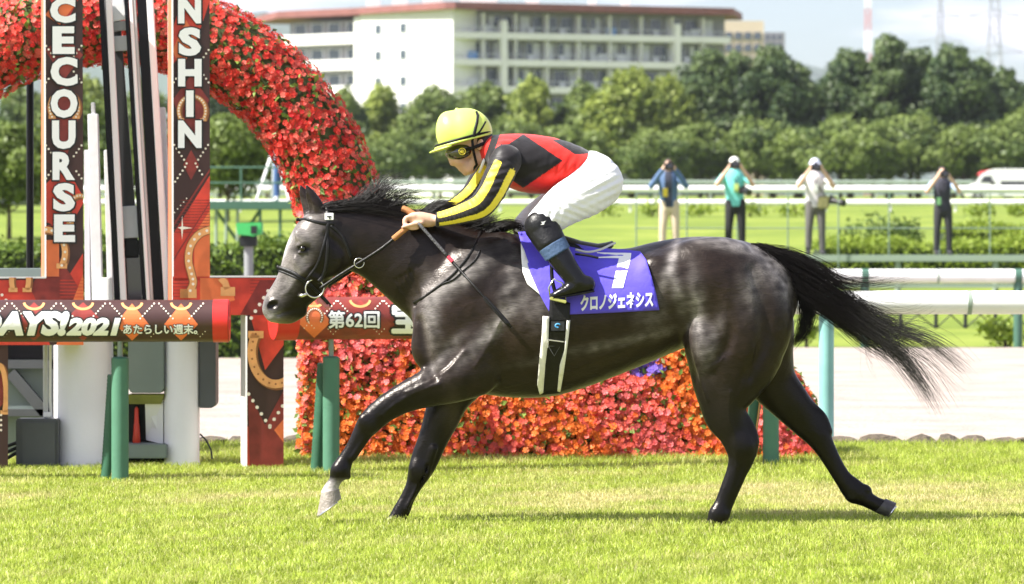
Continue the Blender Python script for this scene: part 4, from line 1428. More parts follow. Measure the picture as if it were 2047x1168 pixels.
wbar('mirror_frame', 203, -12, 236, 615, 11, .05, WPd - .10, M_frameblack)
wbar('mirror_frame', 217, -12, 248, 615, 12, .04, WPd - .11, M_alu)
wbar('back_panel', 218, -12, 270, 640, 36, .04, WPd + .0, M_panelgrey)
wbar('upper_panel', 227, -12, 238, 42, 36, .03, WPd - .04, M_pillar)
wbar('upper_panel', 238.5, 43, 241.5, 62, 36, .03, WPd - .04, mat('mid_grey_panel', (.28, .28, .28), rough=.5))
wbar('upper_panel', 240.5, 72, 242.5, 102, 34, .03, WPd - .04, M_lightgrey)
wbar('mirror_panel', 258, 412, 262, 476, 32, .03, WPd - .04, M_lightgrey)
wbar('mirror_panel', 262.5, 480, 264, 512, 31, .03, WPd - .04, M_frameblack)
wbar('mirror_panel', 265, 516, 271, 640, 31, .03, WPd - .04, M_mirror)
wbar('mirror_frame', 252, -12, 290, 615, 8, .05, WPd - .10, M_frameblack)
wbar('mirror_frame', 261, -12, 298, 615, 7, .04, WPd - .11, M_alu)
wbar('mirror_frame', 283, -12, 318, 615, 19, .06, WPd - .09, M_frameblack)
wbar('mirror_frame', 268, -12, 305, 615, 6, .04, WPd - .105, M_lightgrey)
wbar('mirror_frame', 299, -12, 336, 615, 13, .05, WPd - .10, M_alu)
wbar('support_post', 186, 228, 196, 620, 21, .06, WPd + .02, M_pillar)
wbar('support_post', 214, 300, 222, 620, 12, .05, WPd + .02, M_pillar)
wbar('support_post', 174, 300, 176, 620, 11, .05, WPd + .03, mat('lilac_white', (.62, .60, .64), rough=.5))
wbar('support_post', 322, 215, 338, 620, 17, .05, WPd + .0, M_pillar)
wbar('post_cap', 186, 205, 187, 230, 8, .03, WPd + .02, M_lightgrey)
wbar('notice_plate', 205, 555, 206, 612, 40, .012, WPd - .045, M_letter)
mb = MB(); a = P(257, 600, WPd - .05); b_ = P(328, 786, WPd - .05); mb.prism([P(256, 600, WPd - .1), P(328, 600, WPd - .1), P(328, 776, WPd - .1), P(322, 786, WPd - .1), P(262, 786, WPd - .1), P(256, 776, WPd - .1)], (0, .26, 0)); mb.build('control_box', M_boxgreen, wp, bevel=.006)
mb = MB(); mb.prism([P(256, 789, WPd - .08), P(328, 789, WPd - .08), P(322, 808, WPd - .02), P(258, 808, WPd - .02)], (0, .2, 0)); mb.build('olive_board', M_olive, wp)
mb = MB(); mb.prism([P(244, 800, WPd + .12), P(330, 800, WPd + .12), P(330, 925, WPd + .12), P(244, 925, WPd + .12)], (0, .03, 0)); mb.build('recess_back', M_frameblack, wp)
mb = MB(); mb.prism([P(290, 808, WPd + .0), P(326, 800, WPd - .02), P(326, 888, WPd - .02), P(292, 880, WPd + .08)], (0, .03, 0)); mb.build('recess_side', M_pillar, wp)
mb = MB(); mb.box(P(290, 900, WPd + .0), (.30, .30, .09)); mb.build('plinth', M_boxgreen, wp, bevel=.006)
mb = MB(); c = P(273, 886, WPd + .03); mb.lathe(c, [(.022, 0), (.026, .01), (.018, .12), (.016, .125), (.013, .22), (.004, .235)], 16); mb.build('red_lamp', M_redlamp, wp, smooth=True)
mb = MB(); mb.prism([P(398, 612, WPd - .05), P(431, 612, WPd - .05), P(431, 808, WPd - .05), P(424, 816, WPd - .05), P(398, 816, WPd - .05)], (0, .25, 0)); mb.build('side_box', M_cabinet, wp, bevel=.005)
mb = MB(); mb.tube([P(400, 868, WPd), P(412, 880, WPd - .02), P(422, 900, WPd - .04), P(424, 918, WPd - .05)], .006, 6); mb.build('cable', M_dark, wp)
# grey metal hut behind the left sign, cabinet and conduit
ht = empty('metal_hut', P(60, 930, 25.2), 'grey-green metal door with a diagonal brace left of the white pillars', 'hut')
mb = MB(); mb.box((P(20, 0, 25.2).x, 25.45, .62), (P(110, 0, 25.2).x - P(-70, 0, 25.2).x, .4, 1.3)); mb.build('wall', M_boxgreen, ht)
for (x0, y0, x1, y1, w_) in ((-60, 728, 108, 728, 17), (22, 745, 112, 850, 22), (-60, 825, 108, 825, 14), (106, 600, 106, 930, 10)):
    mb = MB(); mb.bar(P(x0, y0, 25.21), P(x1, y1, 25.21), w_ * 25.2 / FOC, .06); mb.build('brace', M_cabinet, ht)
mb = MB(); mb.prism([P(-60, 640, 25.2), P(90, 640, 25.2), P(90, 718, 25.2), P(-60, 718, 25.2)], (0, .03, 0)); mb.build('dark_opening', M_frameblack, ht)
cb = empty('electric_cabinet', P(75, 945, 24.2), 'dark grey electric cabinet with white conduit standing in the grass', 'cabinet')
a = P(32, 838, 24.2); b_ = P(116, 950, 24.2)
mb = MB(); mb.box(((a.x + b_.x) / 2, 24.3, (a.z + b_.z) / 2), (b_.x - a.x, .22, a.z - b_.z)); cbo = mb.build('housing', M_cabinet, cb, bevel=.008)
mb = MB(); mb.box(((a.x + b_.x) / 2 + .012, 24.185, (a.z + b_.z) / 2), (b_.x - a.x - .05, .012, a.z - b_.z - .04)); mb.build('door', M_cabinet, cb, bevel=.003)
mb = MB(); mb.tube([P(91, 838, 24.3), P(91, 600, 24.3)], .016, 10); mb.build('conduit', M_lightgrey, cb, smooth=True)
mb = MB(); mb.tube([P(103, 836, 24.3), P(100, 800, 24.3), P(101, 600, 24.3)], .009, 8); mb.build('conduit', M_pillar, cb, smooth=True)
mb = MB(); mb.box(P(95, 829, 24.3), (.05, .06, .03)); mb.build('conduit_box', M_letter, cb, bevel=.004)
for k in range(3):
    mb = MB(); mb.tube([P(-20, 880 + 17 * k, 24.3), P(15, 892 + 12 * k, 24.28), P(34, 885 + 10 * k, 24.28)], .012, 8); mb.build('cable', M_dark, cb)
bp_ = empty('black_pole', P(60, 930, 26.6), 'slim black pole behind the left sign', 'pole')
x = P(60, 0, 26.6).x
mb = MB(); mb.tube([(x, 26.6, -.1), (x, 26.6, CAMZ - (120 - HY) * 26.6 / FOC)], .026, 14); mb.build('shaft', M_frameblack, bp_, smooth=True)
mb = MB(); mb.lathe((x, 26.6, 0), [(.09, -.05), (.09, .02), (.03, .05)], 14); mb.build('foot', M_frameblack, bp_)

# ------------------------------------------------------------------ flower arch
AD = 25.75
AC = P(215, 515, AD)
R_IN, R_OUT = 388 * AD / FOC, 560 * AD / FOC
RM, RT = (R_IN + R_OUT) / 2, (R_OUT - R_IN) / 2
arch = empty('flower_arch', (AC.x, AD, 0), 'horseshoe-shaped arch of red flowers spreading into a flower bank behind the horse', 'flower arch')
M_core = mat('planting_mesh', (.05, .075, .025), rough=.95, var=.4, vscale=20)
M_petal = leaf_mat('petal', tr=.4, rough=.5)
M_fleaf = leaf_mat('flower_leaf', tr=.2, rough=.45)
mb = MB()
pth, rad_ = [], []
for k in range(41):
    a = math.pi * k / 40
    pth.append((AC.x + RM * math.cos(a), AD, AC.z + RM * math.sin(a)))
pth = [(AC.x + RM, AD, -.1), (AC.x + RM, AD, AC.z * .5)] + pth + [(AC.x - RM, AD, AC.z * .5), (AC.x - RM, AD, -.1)]
mb.tube(pth, RT * .90, 18); mb.build('planting_frame', M_core, arch, smooth='all')
# bank: height profile along the picture
BX = [596, 640, 760, 850, 1000, 1150, 1300, 1400, 1480, 1540, 1590, 1625, 1655]
BT = [430, 415, 420, 470, 560, 610, 640, 655, 668, 695, 745, 800, 915]
BD0, BD1 = 25.25, 26.1


def bank_top(px): return CAMZ - (np.interp(px, BX, BT) - HY) * 25.6 / FOC


mb = MB(); vs, fs = [], []
xsb = list(range(608, 1646, 12))
for i, px in enumerate(xsb):
    x = (px - CX) * 25.5 / FOC; zt_ = max(.05, float(bank_top(px)) - .05)
    for (y_, z_) in ((BD0 + .07, -.05), (BD0 + .10, zt_ * .55), (BD0 + .22, zt_ * .95), (25.65, zt_), (BD1 - .2, zt_ * .9), (BD1 - .05, -.05)): vs.append((x, y_, z_))
for i in range(len(xsb) - 1):
    for k in range(5): fs.append((i * 6 + k, (i + 1) * 6 + k, (i + 1) * 6 + k + 1, i * 6 + k + 1))
fs += [tuple(range(6)), tuple((len(xsb) - 1) * 6 + k for k in range(6))]
mb.add(vs, fs); mb.build('bank_frame', M_core, arch)


def flower_shape():
    """five notched petals, slightly cupped"""
    vs, fs = [(0, 0, 0)], []
    for k in range(5):
        a = 2 * math.pi * k / 5
        def q(r_, da, h): return (r_ * math.cos(a + da), r_ * math.sin(a + da), h)
        n = len(vs)
        vs += [q(.95, -.50, .14), q(.90, 0, .24), q(.95, .50, .14)]
        fs += [(0, n, n + 1), (0, n + 1, n + 2)]
    return np.array(vs, float), np.array(fs)


FV, FF = flower_shape()
g = np.random.default_rng(77)


def arch_points(n, jit=.04):
    """points and outward normals over the camera-side half of the arch tube"""
    u = g.uniform(-.34, 1.34, n); w = g.uniform(-math.pi, math.pi, n)
    L = AC.z
    p = np.zeros((n, 3)); nn = np.zeros((n, 3))
    for i in range(n):
        if u[i] < 0 or u[i] > 1:
            sx = 1 if u[i] < 0 else -1
            z = L * (1 - (abs(u[i]) if u[i] < 0 else u[i] - 1) / .34)
            c = np.array([AC.x + sx * RM, AD, z]); rd = np.array([sx, 0, 0.])
        else:
            a = math.pi * u[i]; rd = np.array([math.cos(a), 0, math.sin(a)]); c = np.array([AC.x, AD, AC.z]) + rd * RM
        nv = rd * math.cos(w[i]) + np.array([0, -1., 0]) * math.sin(w[i])
        p[i] = c + nv * (RT * g.uniform(.93, 1.06)); nn[i] = nv
    return p, nn


def bank_points(n):
    px = g.uniform(600, 1655, n); t = g.uniform(0, 1, n)
    x = (px - CX) * 25.5 / FOC
    zt_ = np.maximum(bank_top(px), .04)
    front = t < .8
    z = np.where(front, zt_ * (t / .8), zt_); y = np.where(front, BD0 + .20 * (t / .8) ** 2 + g.normal(0, .02, n), BD0 + .2 + (t - .8) / .2 * .55)
    tilt = np.where(front, .25 + .5 * (t / .8) ** 2, 1.3)
    edge = np.clip((px - 1560) / 80, 0, 1) - np.clip((625 - px) / 25, 0, 1)
    nv = np.stack([edge * .8, -np.cos(tilt), np.sin(tilt)], 1)
    return np.stack([x, y, z], 1), nv


def scatter(pts, nrm, size, shape_v, shape_f, colours):
    """copies of a small shape, each turned to its normal"""
    n = len(pts)
    nz = nrm + g.normal(0, .26, (n, 3)); nz /= np.linalg.norm(nz, axis=1)[:, None]
    a = np.cross(nz, g.normal(size=(n, 3))); a /= np.linalg.norm(a, axis=1)[:, None]; b_ = np.cross(nz, a)
    s_ = size * g.uniform(.6, 1.25, n)[:, None, None]
    V = pts[:, None] + (shape_v[None, :, 0:1] * a[:, None] + shape_v[None, :, 1:2] * b_[:, None] + shape_v[None, :, 2:3] * nz[:, None]) * s_
    m = len(shape_v)
    F = (shape_f[None] + (np.arange(n) * m)[:, None, None]).reshape(-1, 3)
    return V.reshape(-1, 3), F, np.repeat(colours, m, 0), (nz, a, b_, s_[:, 0, 0])


def petal_colours(P_, kind):
    n = len(P_)
    nz_ = smooth_noise(P_, 3.2, 8) + .45 * g.normal(size=n)
    red = np.array([.72, .045, .035]); coral = np.array([.84, .15, .105]); orange = np.array([.84, .21, .035]); pink = np.array([.82, .17, .17])
    c = np.where((nz_ > .15)[:, None], orange, np.where((nz_ < -.65)[:, None], pink, coral))
    if kind == 'arch':
        t_ = g.uniform(0, 1, n)[:, None]
        c = np.where(t_ < .50, np.array([.78, .065, .045]), np.where(t_ < .86, np.array([.84, .17, .125]), np.array([.66, .03, .032])))
    return c * g.uniform(.78, 1.15, n)[:, None]


# thin the arch to what faces the camera or the light, then flowers and leaves
NA, NB = 21000, 18000
pa, na = arch_points(NA); k = (na[:, 1] < .45); pa, na = pa[k], na[k]
pb, nb_ = bank_points(NB)
top = g.random(len(pa)) > .35 * np.clip(na[:, 0], 0, 1)
pa, na = pa[top], na[top]
ca, cb_ = petal_colours(pa, 'arch'), petal_colours(pb, 'bank')
PT = np.concatenate([pa, pb]); NT = np.concatenate([na, nb_]); CT = np.concatenate([ca, cb_])
pv = ((PT[:, 0] - ((1290 - CX) * 25.5 / FOC)) / .12) ** 2 + ((PT[:, 2] - (CAMZ - (735 - HY) * 25.4 / FOC)) / .075) ** 2 < 1
CT[pv & (g.random(len(PT)) < .7)] = (.24, .15, .62)
# the 300 that face the picture most directly are single flowers
px_, py_ = CX + PT[:, 0] * FOC / PT[:, 1], HY - (PT[:, 2] - CAMZ) * FOC / PT[:, 1]
inpic = (px_ > 425) & (px_ < 1640) & (py_ > 30) & (py_ < 915) & ~((py_ < 800 - (px_ - 850) * .0) & (px_ > 800) & (py_ < 700)) & (NT[:, 1] < -.55)
cand = np.nonzero(inpic)[0]; g.shuffle(cand); single = cand[:300]
rest = np.setdiff1d(np.arange(len(PT)), single)
V, F, C, _ = scatter(PT[rest], NT[rest], .0222, FV, FF, CT[rest])
np_mesh('flower_mass', V, F, M_petal, arch, col=C, kind='stuff')
cols = [(.76, .06, .042), (.84, .15, .105), (.84, .21, .035), (.82, .17, .17), (.66, .03, .032)]
meshes = []
for c in cols:
    me = bpy.data.meshes.new('flower'); me.from_pydata([tuple(v * .022) for v in FV], [], [tuple(f) for f in FF])
    me.materials.append(leaf_mat('petal_single', attr=False, color=c, tr=.4)); meshes.append(me)
for i in single:
    q = int(np.argmin([np.abs(CT[i] - np.array(c)).sum() for c in cols]))
    o = bpy.data.objects.new('flower', meshes[q]); COL.objects.link(o); keep(o, arch)
    nv = Vector(NT[i]) + Vector(g.normal(0, .25, 3)); o.location = PT[i] + NT[i] * .012
    o.rotation_mode = 'QUATERNION'; o.rotation_quaternion = nv.normalized().to_track_quat('Z', 'Y')
    s_ = g.uniform(.85, 1.2); o.scale = (s_, s_, s_)
LV = np.array([(0, 0, 0), (.5, .28, .08), (1, 0, .02), (.5, -.28, .08)]); LF = np.array([(0, 1, 2), (0, 2, 3)])
pl, nl = arch_points(7000); k = nl[:, 1] < .5; pl, nl = pl[k], nl[k]
pl2, nl2 = bank_points(8000)
pl = np.concatenate([pl - nl * .012, pl2 + np.array([0, .02, 0])]); nl = np.concatenate([nl, nl2])
t = g.uniform(0, 1, len(pl))[:, None]
V, F, C, _ = scatter(pl, nl * .6 + g.normal(0, .3, nl.shape), .055, LV, LF, np.array([.07, .13, .02]) * (1 - t) + np.array([.22, .32, .06]) * t)
np_mesh('leaves', V, F, M_fleaf, arch, col=C, kind='stuff')
# ------------------------------------------------------------------ the horse
def H(px, py, r, y, w):
    """picture pixel on the horse's own plane, radius in pixels, sideways place and half-width in metres"""
    p = P(px, py, Z0)
    return (p.x, Z0 + y, p.z, r * Z0 / FOC, w)


def HB(px, py, y):
    p = P(px, py, Z0)
    return (p.x, Z0 + y, p.z)


pxm = Z0 / FOC
lo = P(505, 1075, Z0); hi = P(1815, 352, Z0)
HF = Field((lo.x, Z0 - .40, lo.z), (hi.x, Z0 + .40, hi.z), .0086)
# trunk
HF.chain([H(a, (t + b_) / 2, (b_ - t) / 2, 0, w) for a, t, b_, w in (
    (985, 478, 789, .205), (1030, 474, 795, .235), (1080, 478, 794, .26), (1130, 486, 780, .275), (1180, 494, 762, .28),
    (1230, 498, 743, .28), (1280, 494, 723, .27), (1330, 482, 703, .26), (1380, 474, 690, .255), (1430, 474, 700, .245),
    (1470, 482, 700, .22), (1500, 500, 690, .19))], k=.02, sub=5)
# neck
HF.chain([H(668, 462, 52, 0, .07), H(712, 474, 66, 0, .075), H(765, 489, 76, 0, .083), H(822, 514, 93, 0, .10), H(880, 545, 108, 0, .135),
          H(945, 575, 118, 0, .17), H(1000, 580, 112, 0, .18)], k=.05, sub=5)
# head
HF.chain([H(652, 452, 42, 0, .075), H(636, 478, 52, 0, .098), H(625, 510, 56, 0, .092), H(609, 550, 51, 0, .075), H(592, 575, 44, 0, .064),
          H(577, 593, 40, 0, .058), H(563, 608, 36, 0, .056), H(551, 617, 27, 0, .052)], k=.02, sub=5)
for sgn in (-1, 1):
    HF.ball(HB(660, 512, sgn * .055), (.125, .035, .105), .5, k=.03)           # cheek plates
    HF.ball(HB(606, 478, sgn * .082), (.055, .022, .03), -.9, k=.025)          # brow over the eye
    HF.chain([H(590, 520, 8, sgn * .075, .012), H(612, 545, 7, sgn * .078, .012), H(640, 560, 6, sgn * .07, .012)], k=.02)   # face crest
HF.chain([H(600, 622, 14, 0, .03), H(580, 630, 17, 0, .036), H(566, 630, 16, 0, .036)], k=.018)      # lower lip and chin
HF.chain([H(545, 634, 10, 0, .04), H(556, 632, 13, 0, .042)], k=.015)
HF.chain([H(596, 616, 3.5, -.062, .02), H(575, 622, 3.5, -.06, .02), H(556, 630, 3, -.055, .02)], k=.006, op='sub')   # mouth line
for sgn in (-1, 1):
    HF.ball(HB(547, 609, sgn * .047), (.036, .022, .026), .5, k=.012)          # nostril wings
    HF.ball(HB(546, 610, sgn * .064), (.034, .026, .022), .45, k=.008, op='sub')
    HF.ball(HB(607, 497, sgn * .104), (.040, .020, .017), .25, k=.012, op='sub')
    HF.ball(HB(607, 488, sgn * .090), (.040, .014, .009), .30, k=.008)
    HF.ball(HB(608, 504, sgn * .088), (.032, .011, .005), .15, k=.006)
    HF.chain([H(582, 505, 4, sgn * .088, .012), H(578, 530, 5, sgn * .08, .014), H(566, 560, 5, sgn * .068, .014)], k=.03, op='sub')
    HF.chain([H(655, 470, 4, sgn * .095, .012), H(690, 505, 4, sgn * .09, .012), H(690, 545, 4, sgn * .085, .012)], k=.03, op='sub')
# ears
for sgn, dx in ((-1, 2), (1, -12)):
    HF.chain([H(634 + dx, 432, 16, sgn * .038, .022), H(630 + dx, 412, 15, sgn * .042, .024), H(621 + dx, 392, 11, sgn * .044, .018), H(612 + dx, 372, 3, sgn * .044, .006)], k=.012)
    HF.chain([H(620 + dx, 420, 7, sgn * .038 - .024, .014), H(614 + dx, 398, 5, sgn * .042 - .02, .012), H(609 + dx, 380, 2, sgn * .042 - .012, .006)], k=.005, op='sub')
# shoulders and breast
for sgn in (-1, 1):
    HF.chain([H(1005, 505, 40, sgn * .09, .06), H(960, 560, 66, sgn * .13, .07), H(915, 630, 74, sgn * .14, .075), H(885, 690, 62, sgn * .13, .075)], k=.05)
    HF.ball(HB(868, 650, sgn * .085), (.10, .095, .21), .12, k=.04)            # breast muscle
    HF.ball(HB(960, 690, sgn * .165), (.17, .065, .13), .55, k=.03)            # triceps
    HF.ball(HB(1010, 600, sgn * .185), (.10, .045, .20), -.5, k=.035)
# fore legs: the near one reaching forward, the far one on the ground
HF.chain([H(945, 735, 58, -.15, .085), H(905, 755, 48, -.165, .08), H(860, 773, 38, -.165, .068), H(810, 793, 30, -.16, .056), H(768, 818, 26, -.155, .047),
          H(742, 842, 24, -.15, .042), H(727, 862, 19, -.15, .035), H(711, 887, 14.5, -.15, .026), H(695, 914, 15, -.15, .027), H(683, 937, 19, -.15, .033),
          H(673, 957, 12.5, -.15, .027), H(664, 974, 15, -.15, .033), H(661, 983, 16.5, -.15, .036)], k=.03)
HF.ball(HB(694, 944, -.15), (.034, .022, .020), -.9, k=.010)                    # ergot of the lifted fetlock
HF.chain([H(930, 740, 60, .13, .085), H(900, 790, 44, .15, .075), H(882, 838, 36, .15, .06), H(864, 882, 30, .15, .05), H(848, 922, 28, .15, .046), H(838, 946, 24, .15, .042),
          H(827, 972, 17, .15, .03), H(813, 1000, 15, .15, .027), H(801, 1025, 17.5, .15, .031), H(789, 1044, 16, .15, .032), H(776, 1054, 15, .15, .034), H(765, 1062, 15, .15, .04)], k=.03)
HF.chain([H(866, 900, 8, .10, .01), H(842, 965, 7, .118, .008), H(815, 1020, 7, .12, .008)], k=.012)  # tendons
HF.chain([H(735, 872, 7, -.165, .02), H(708, 912, 7, -.165, .018)], k=.01)
# hind quarters
for sgn in (-1, 1):
    HF.ball(HB(1338, 552, sgn * .205), (.13, .05, .06), -.6, k=.10)              # point of the hip
    HF.ball(HB(1420, 560, sgn * .15), (.26, .13, .21), -.3, k=.05)
HF.chain([H(1440, 560, 84, -.10, .14), H(1462, 620, 108, -.125, .15), H(1466, 690, 98, -.14, .13), H(1452, 748, 73, -.15, .10), H(1442, 792, 50, -.155, .078),
          H(1446, 828, 41, -.16, .06), H(1462, 858, 33, -.16, .048), H(1478, 886, 33, -.16, .043), H(1478, 912, 26, -.16, .036),
          H(1469, 940, 21, -.16, .031), H(1457, 970, 19.5, -.16, .029), H(1445, 1000, 18.5, -.16, .028), H(1435, 1022, 20, -.16, .033), H(1427, 1040, 18, -.16, .035), H(1418, 1054, 16, -.16, .04)], k=.035)
HF.chain([H(1478, 820, 9, -.16, .02), H(1494, 850, 11, -.16, .02), H(1503, 878, 11, -.16, .022), H(1498, 900, 9, -.16, .02)], k=.014)                     # point of the hock
HF.ball(HB(1535, 625, -.125), (.115, .10, .21), .1, k=.04)                      # buttock
HF.ball(HB(1405, 690, -.19), (.10, .085, .15), .05, k=.03)                      # stifle
HF.ball(HB(1475, 665, -.235), (.10, .04, .17), .2, k=.03)
HF.chain([H(1470, 600, 100, .11, .14), H(1510, 660, 78, .13, .13), H(1528, 715, 62, .14, .11), H(1546, 762, 50, .15, .085), H(1582, 806, 41, .155, .065),
          H(1613, 842, 34, .16, .05), H(1638, 872, 27, .16, .044), H(1656, 902, 20.5, .16, .034), H(1675, 936, 17.5, .16, .029), H(1692, 962, 18, .16, .029), H(1713, 985, 23, .16, .035),
          H(1736, 1001, 17, .16, .031), H(1756, 1012, 15, .16, .032), H(1767, 1017, 16, .16, .036)], k=.035)
HF.chain([H(1600, 795, 9, .16, .02), H(1628, 818, 11, .16, .02), H(1648, 838, 11, .16, .022), H(1662, 865, 8, .16, .02)], k=.014)
HF.ball(HB(1707, 1000, .16), (.03, .03, .022), -.6, k=.015)
HF.ball(HB(1738, 982, .16), (.03, .028, .022), -.6, k=.015)
HF.ball(HB(1548, 640, .12), (.10, .10, .22), .05, k=.04)
# flank fold, groove behind the shoulder, line between thigh muscles
HF.chain([H(1345, 630, 3, -.30, .02), H(1358, 680, 12, -.285, .03), H(1370, 715, 8, -.25, .03), H(1374, 745, 3, -.24, .02)], k=.06, op='sub')
HF.chain([H(1452, 620, 2, -.31, .01), H(1455, 660, 5, -.292, .016), H(1446, 695, 5, -.285, .016), H(1420, 725, 2, -.285, .01)], k=.04, op='sub')
HF.chain([H(935, 670, 2, -.26, .01), H(905, 710, 4, -.245, .016), H(880, 738, 4, -.24, .016), H(855, 752, 2, -.235, .012)], k=.035, op='sub')
HF.chain([H(842, 640, 2, -.18, .01), H(852, 690, 5, -.195, .02), H(862, 730, 5, -.21, .02), H(870, 750, 2, -.225, .01)], k=.045, op='sub')
HF.chain([H(1000, 620, 2, -.28, .01), H(1010, 680, 6, -.272, .016), H(1000, 730, 6, -.262, .016), H(980, 765, 2, -.25, .01)], k=.06, op='sub')
HF.chain([H(1500, 540, 2, -.25, .01), H(1522, 610, 5, -.268, .016), H(1520, 680, 5, -.262, .016), H(1490, 750, 2, -.25, .01)], k=.06, op='sub')
# throat wrinkles
for k_ in range(4):
    HF.chain([H(795 + 9 * k_, 560 - 6 * k_, 3, -.095 - .008 * k_, .012), H(812 + 8 * k_, 590 - 3 * k_, 3.4, -.10 - .008 * k_, .012), H(830 + 6 * k_, 612 - 2 * k_, 3, -.11 - .006 * k_, .012)], k=.012, op='sub')


def vein(pts, r_=2.4, deep=.001):
    out = []
    for a, b_ in catmull(np.array(pts, float), 3):
        p = P(a, b_, Z0 - .2); y = HF.front(p.x * Z0 / (Z0 - .2), P(a, b_, Z0).z)
        if y is not None: out.append(H(a, b_, r_, y - Z0 + deep, r_ * pxm))
    if len(out) > 2: HF.chain(out, k=.010, sub=1)


vein([(1412, 735), (1420, 728), (1432, 722), (1440, 712)])
vein([(1385, 640), (1380, 690), (1392, 740), (1410, 800)])
vein([(880, 765), (840, 778), (800, 800), (768, 826)])
vein([(930, 700), (900, 735), (860, 760), (815, 782)])
vein([(1010, 770), (1080, 752), (1160, 728), (1230, 700), (1290, 670)], 2.0)
vein([(1000, 640), (975, 690), (950, 730)], 2.0)
vein([(602, 545), (590, 562), (580, 580), (566, 590)])
vein([(625, 530), (606, 548), (598, 560)])
vein([(1455, 780), (1452, 830), (1465, 870), (1470, 930)], 2.2)
vein([(1500, 690), (1492, 735), (1470, 790)], 2.2)
HF.ball(HB(738, 843, -.178), (.055, .024, .045), -.9, k=.014)                      # knee of the lifted leg
HF.ball(HB(683, 937, -.165), (.042, .028, .042), 0, k=.02)
HF.ball(HB(838, 944, .125), (.05, .028, .062), .3, k=.02)
HF.ball(HB(1480, 888, -.185), (.055, .03, .07), .3, k=.02)
HF.ball(HB(1434, 1024, -.17), (.05, .03, .045), 0, k=.02)
for pts_, y_ in (([(735, 868), (716, 895), (702, 918)], -.185), ([(848, 930), (828, 985), (812, 1018)], .115), ([(1474, 925), (1458, 975), (1444, 1012)], -.196)):   # grooves of the tendons
    HF.chain([H(a + 5, b_ + 3, 2.5, y_, .010) for a, b_ in pts_], k=.012, op='sub')
HV, HQ = HF.skin()


def horse_y(px, py):
    """distance of the horse's near skin under a pixel"""
    d = Z0 - .2
    for _ in range(3):
        p = P(px, py, d)
        y = HF.front(p.x, p.z)
        if y is None: return None
        d = y
    return d


def on_horse(px, py, lift=.004):
    d = horse_y(px, py)
    if d is None:
        for r_ in range(1, 14):
            for a in range(8):
                d = horse_y(px + r_ * 2 * math.cos(a * .785), py + r_ * 2 * math.sin(a * .785))
                if d is not None: break
            if d is not None: break
    if d is None: d = Z0
    return P(px, py, d - lift)


def to_px(V):
    return CX + V[:, 0] * FOC / V[:, 1], HY - (V[:, 2] - CAMZ) * FOC / V[:, 1]


def g2(px, py, x, y, sx, sy):
    return np.exp(-((px - x) / sx) ** 2 - ((py - y) / sy) ** 2)


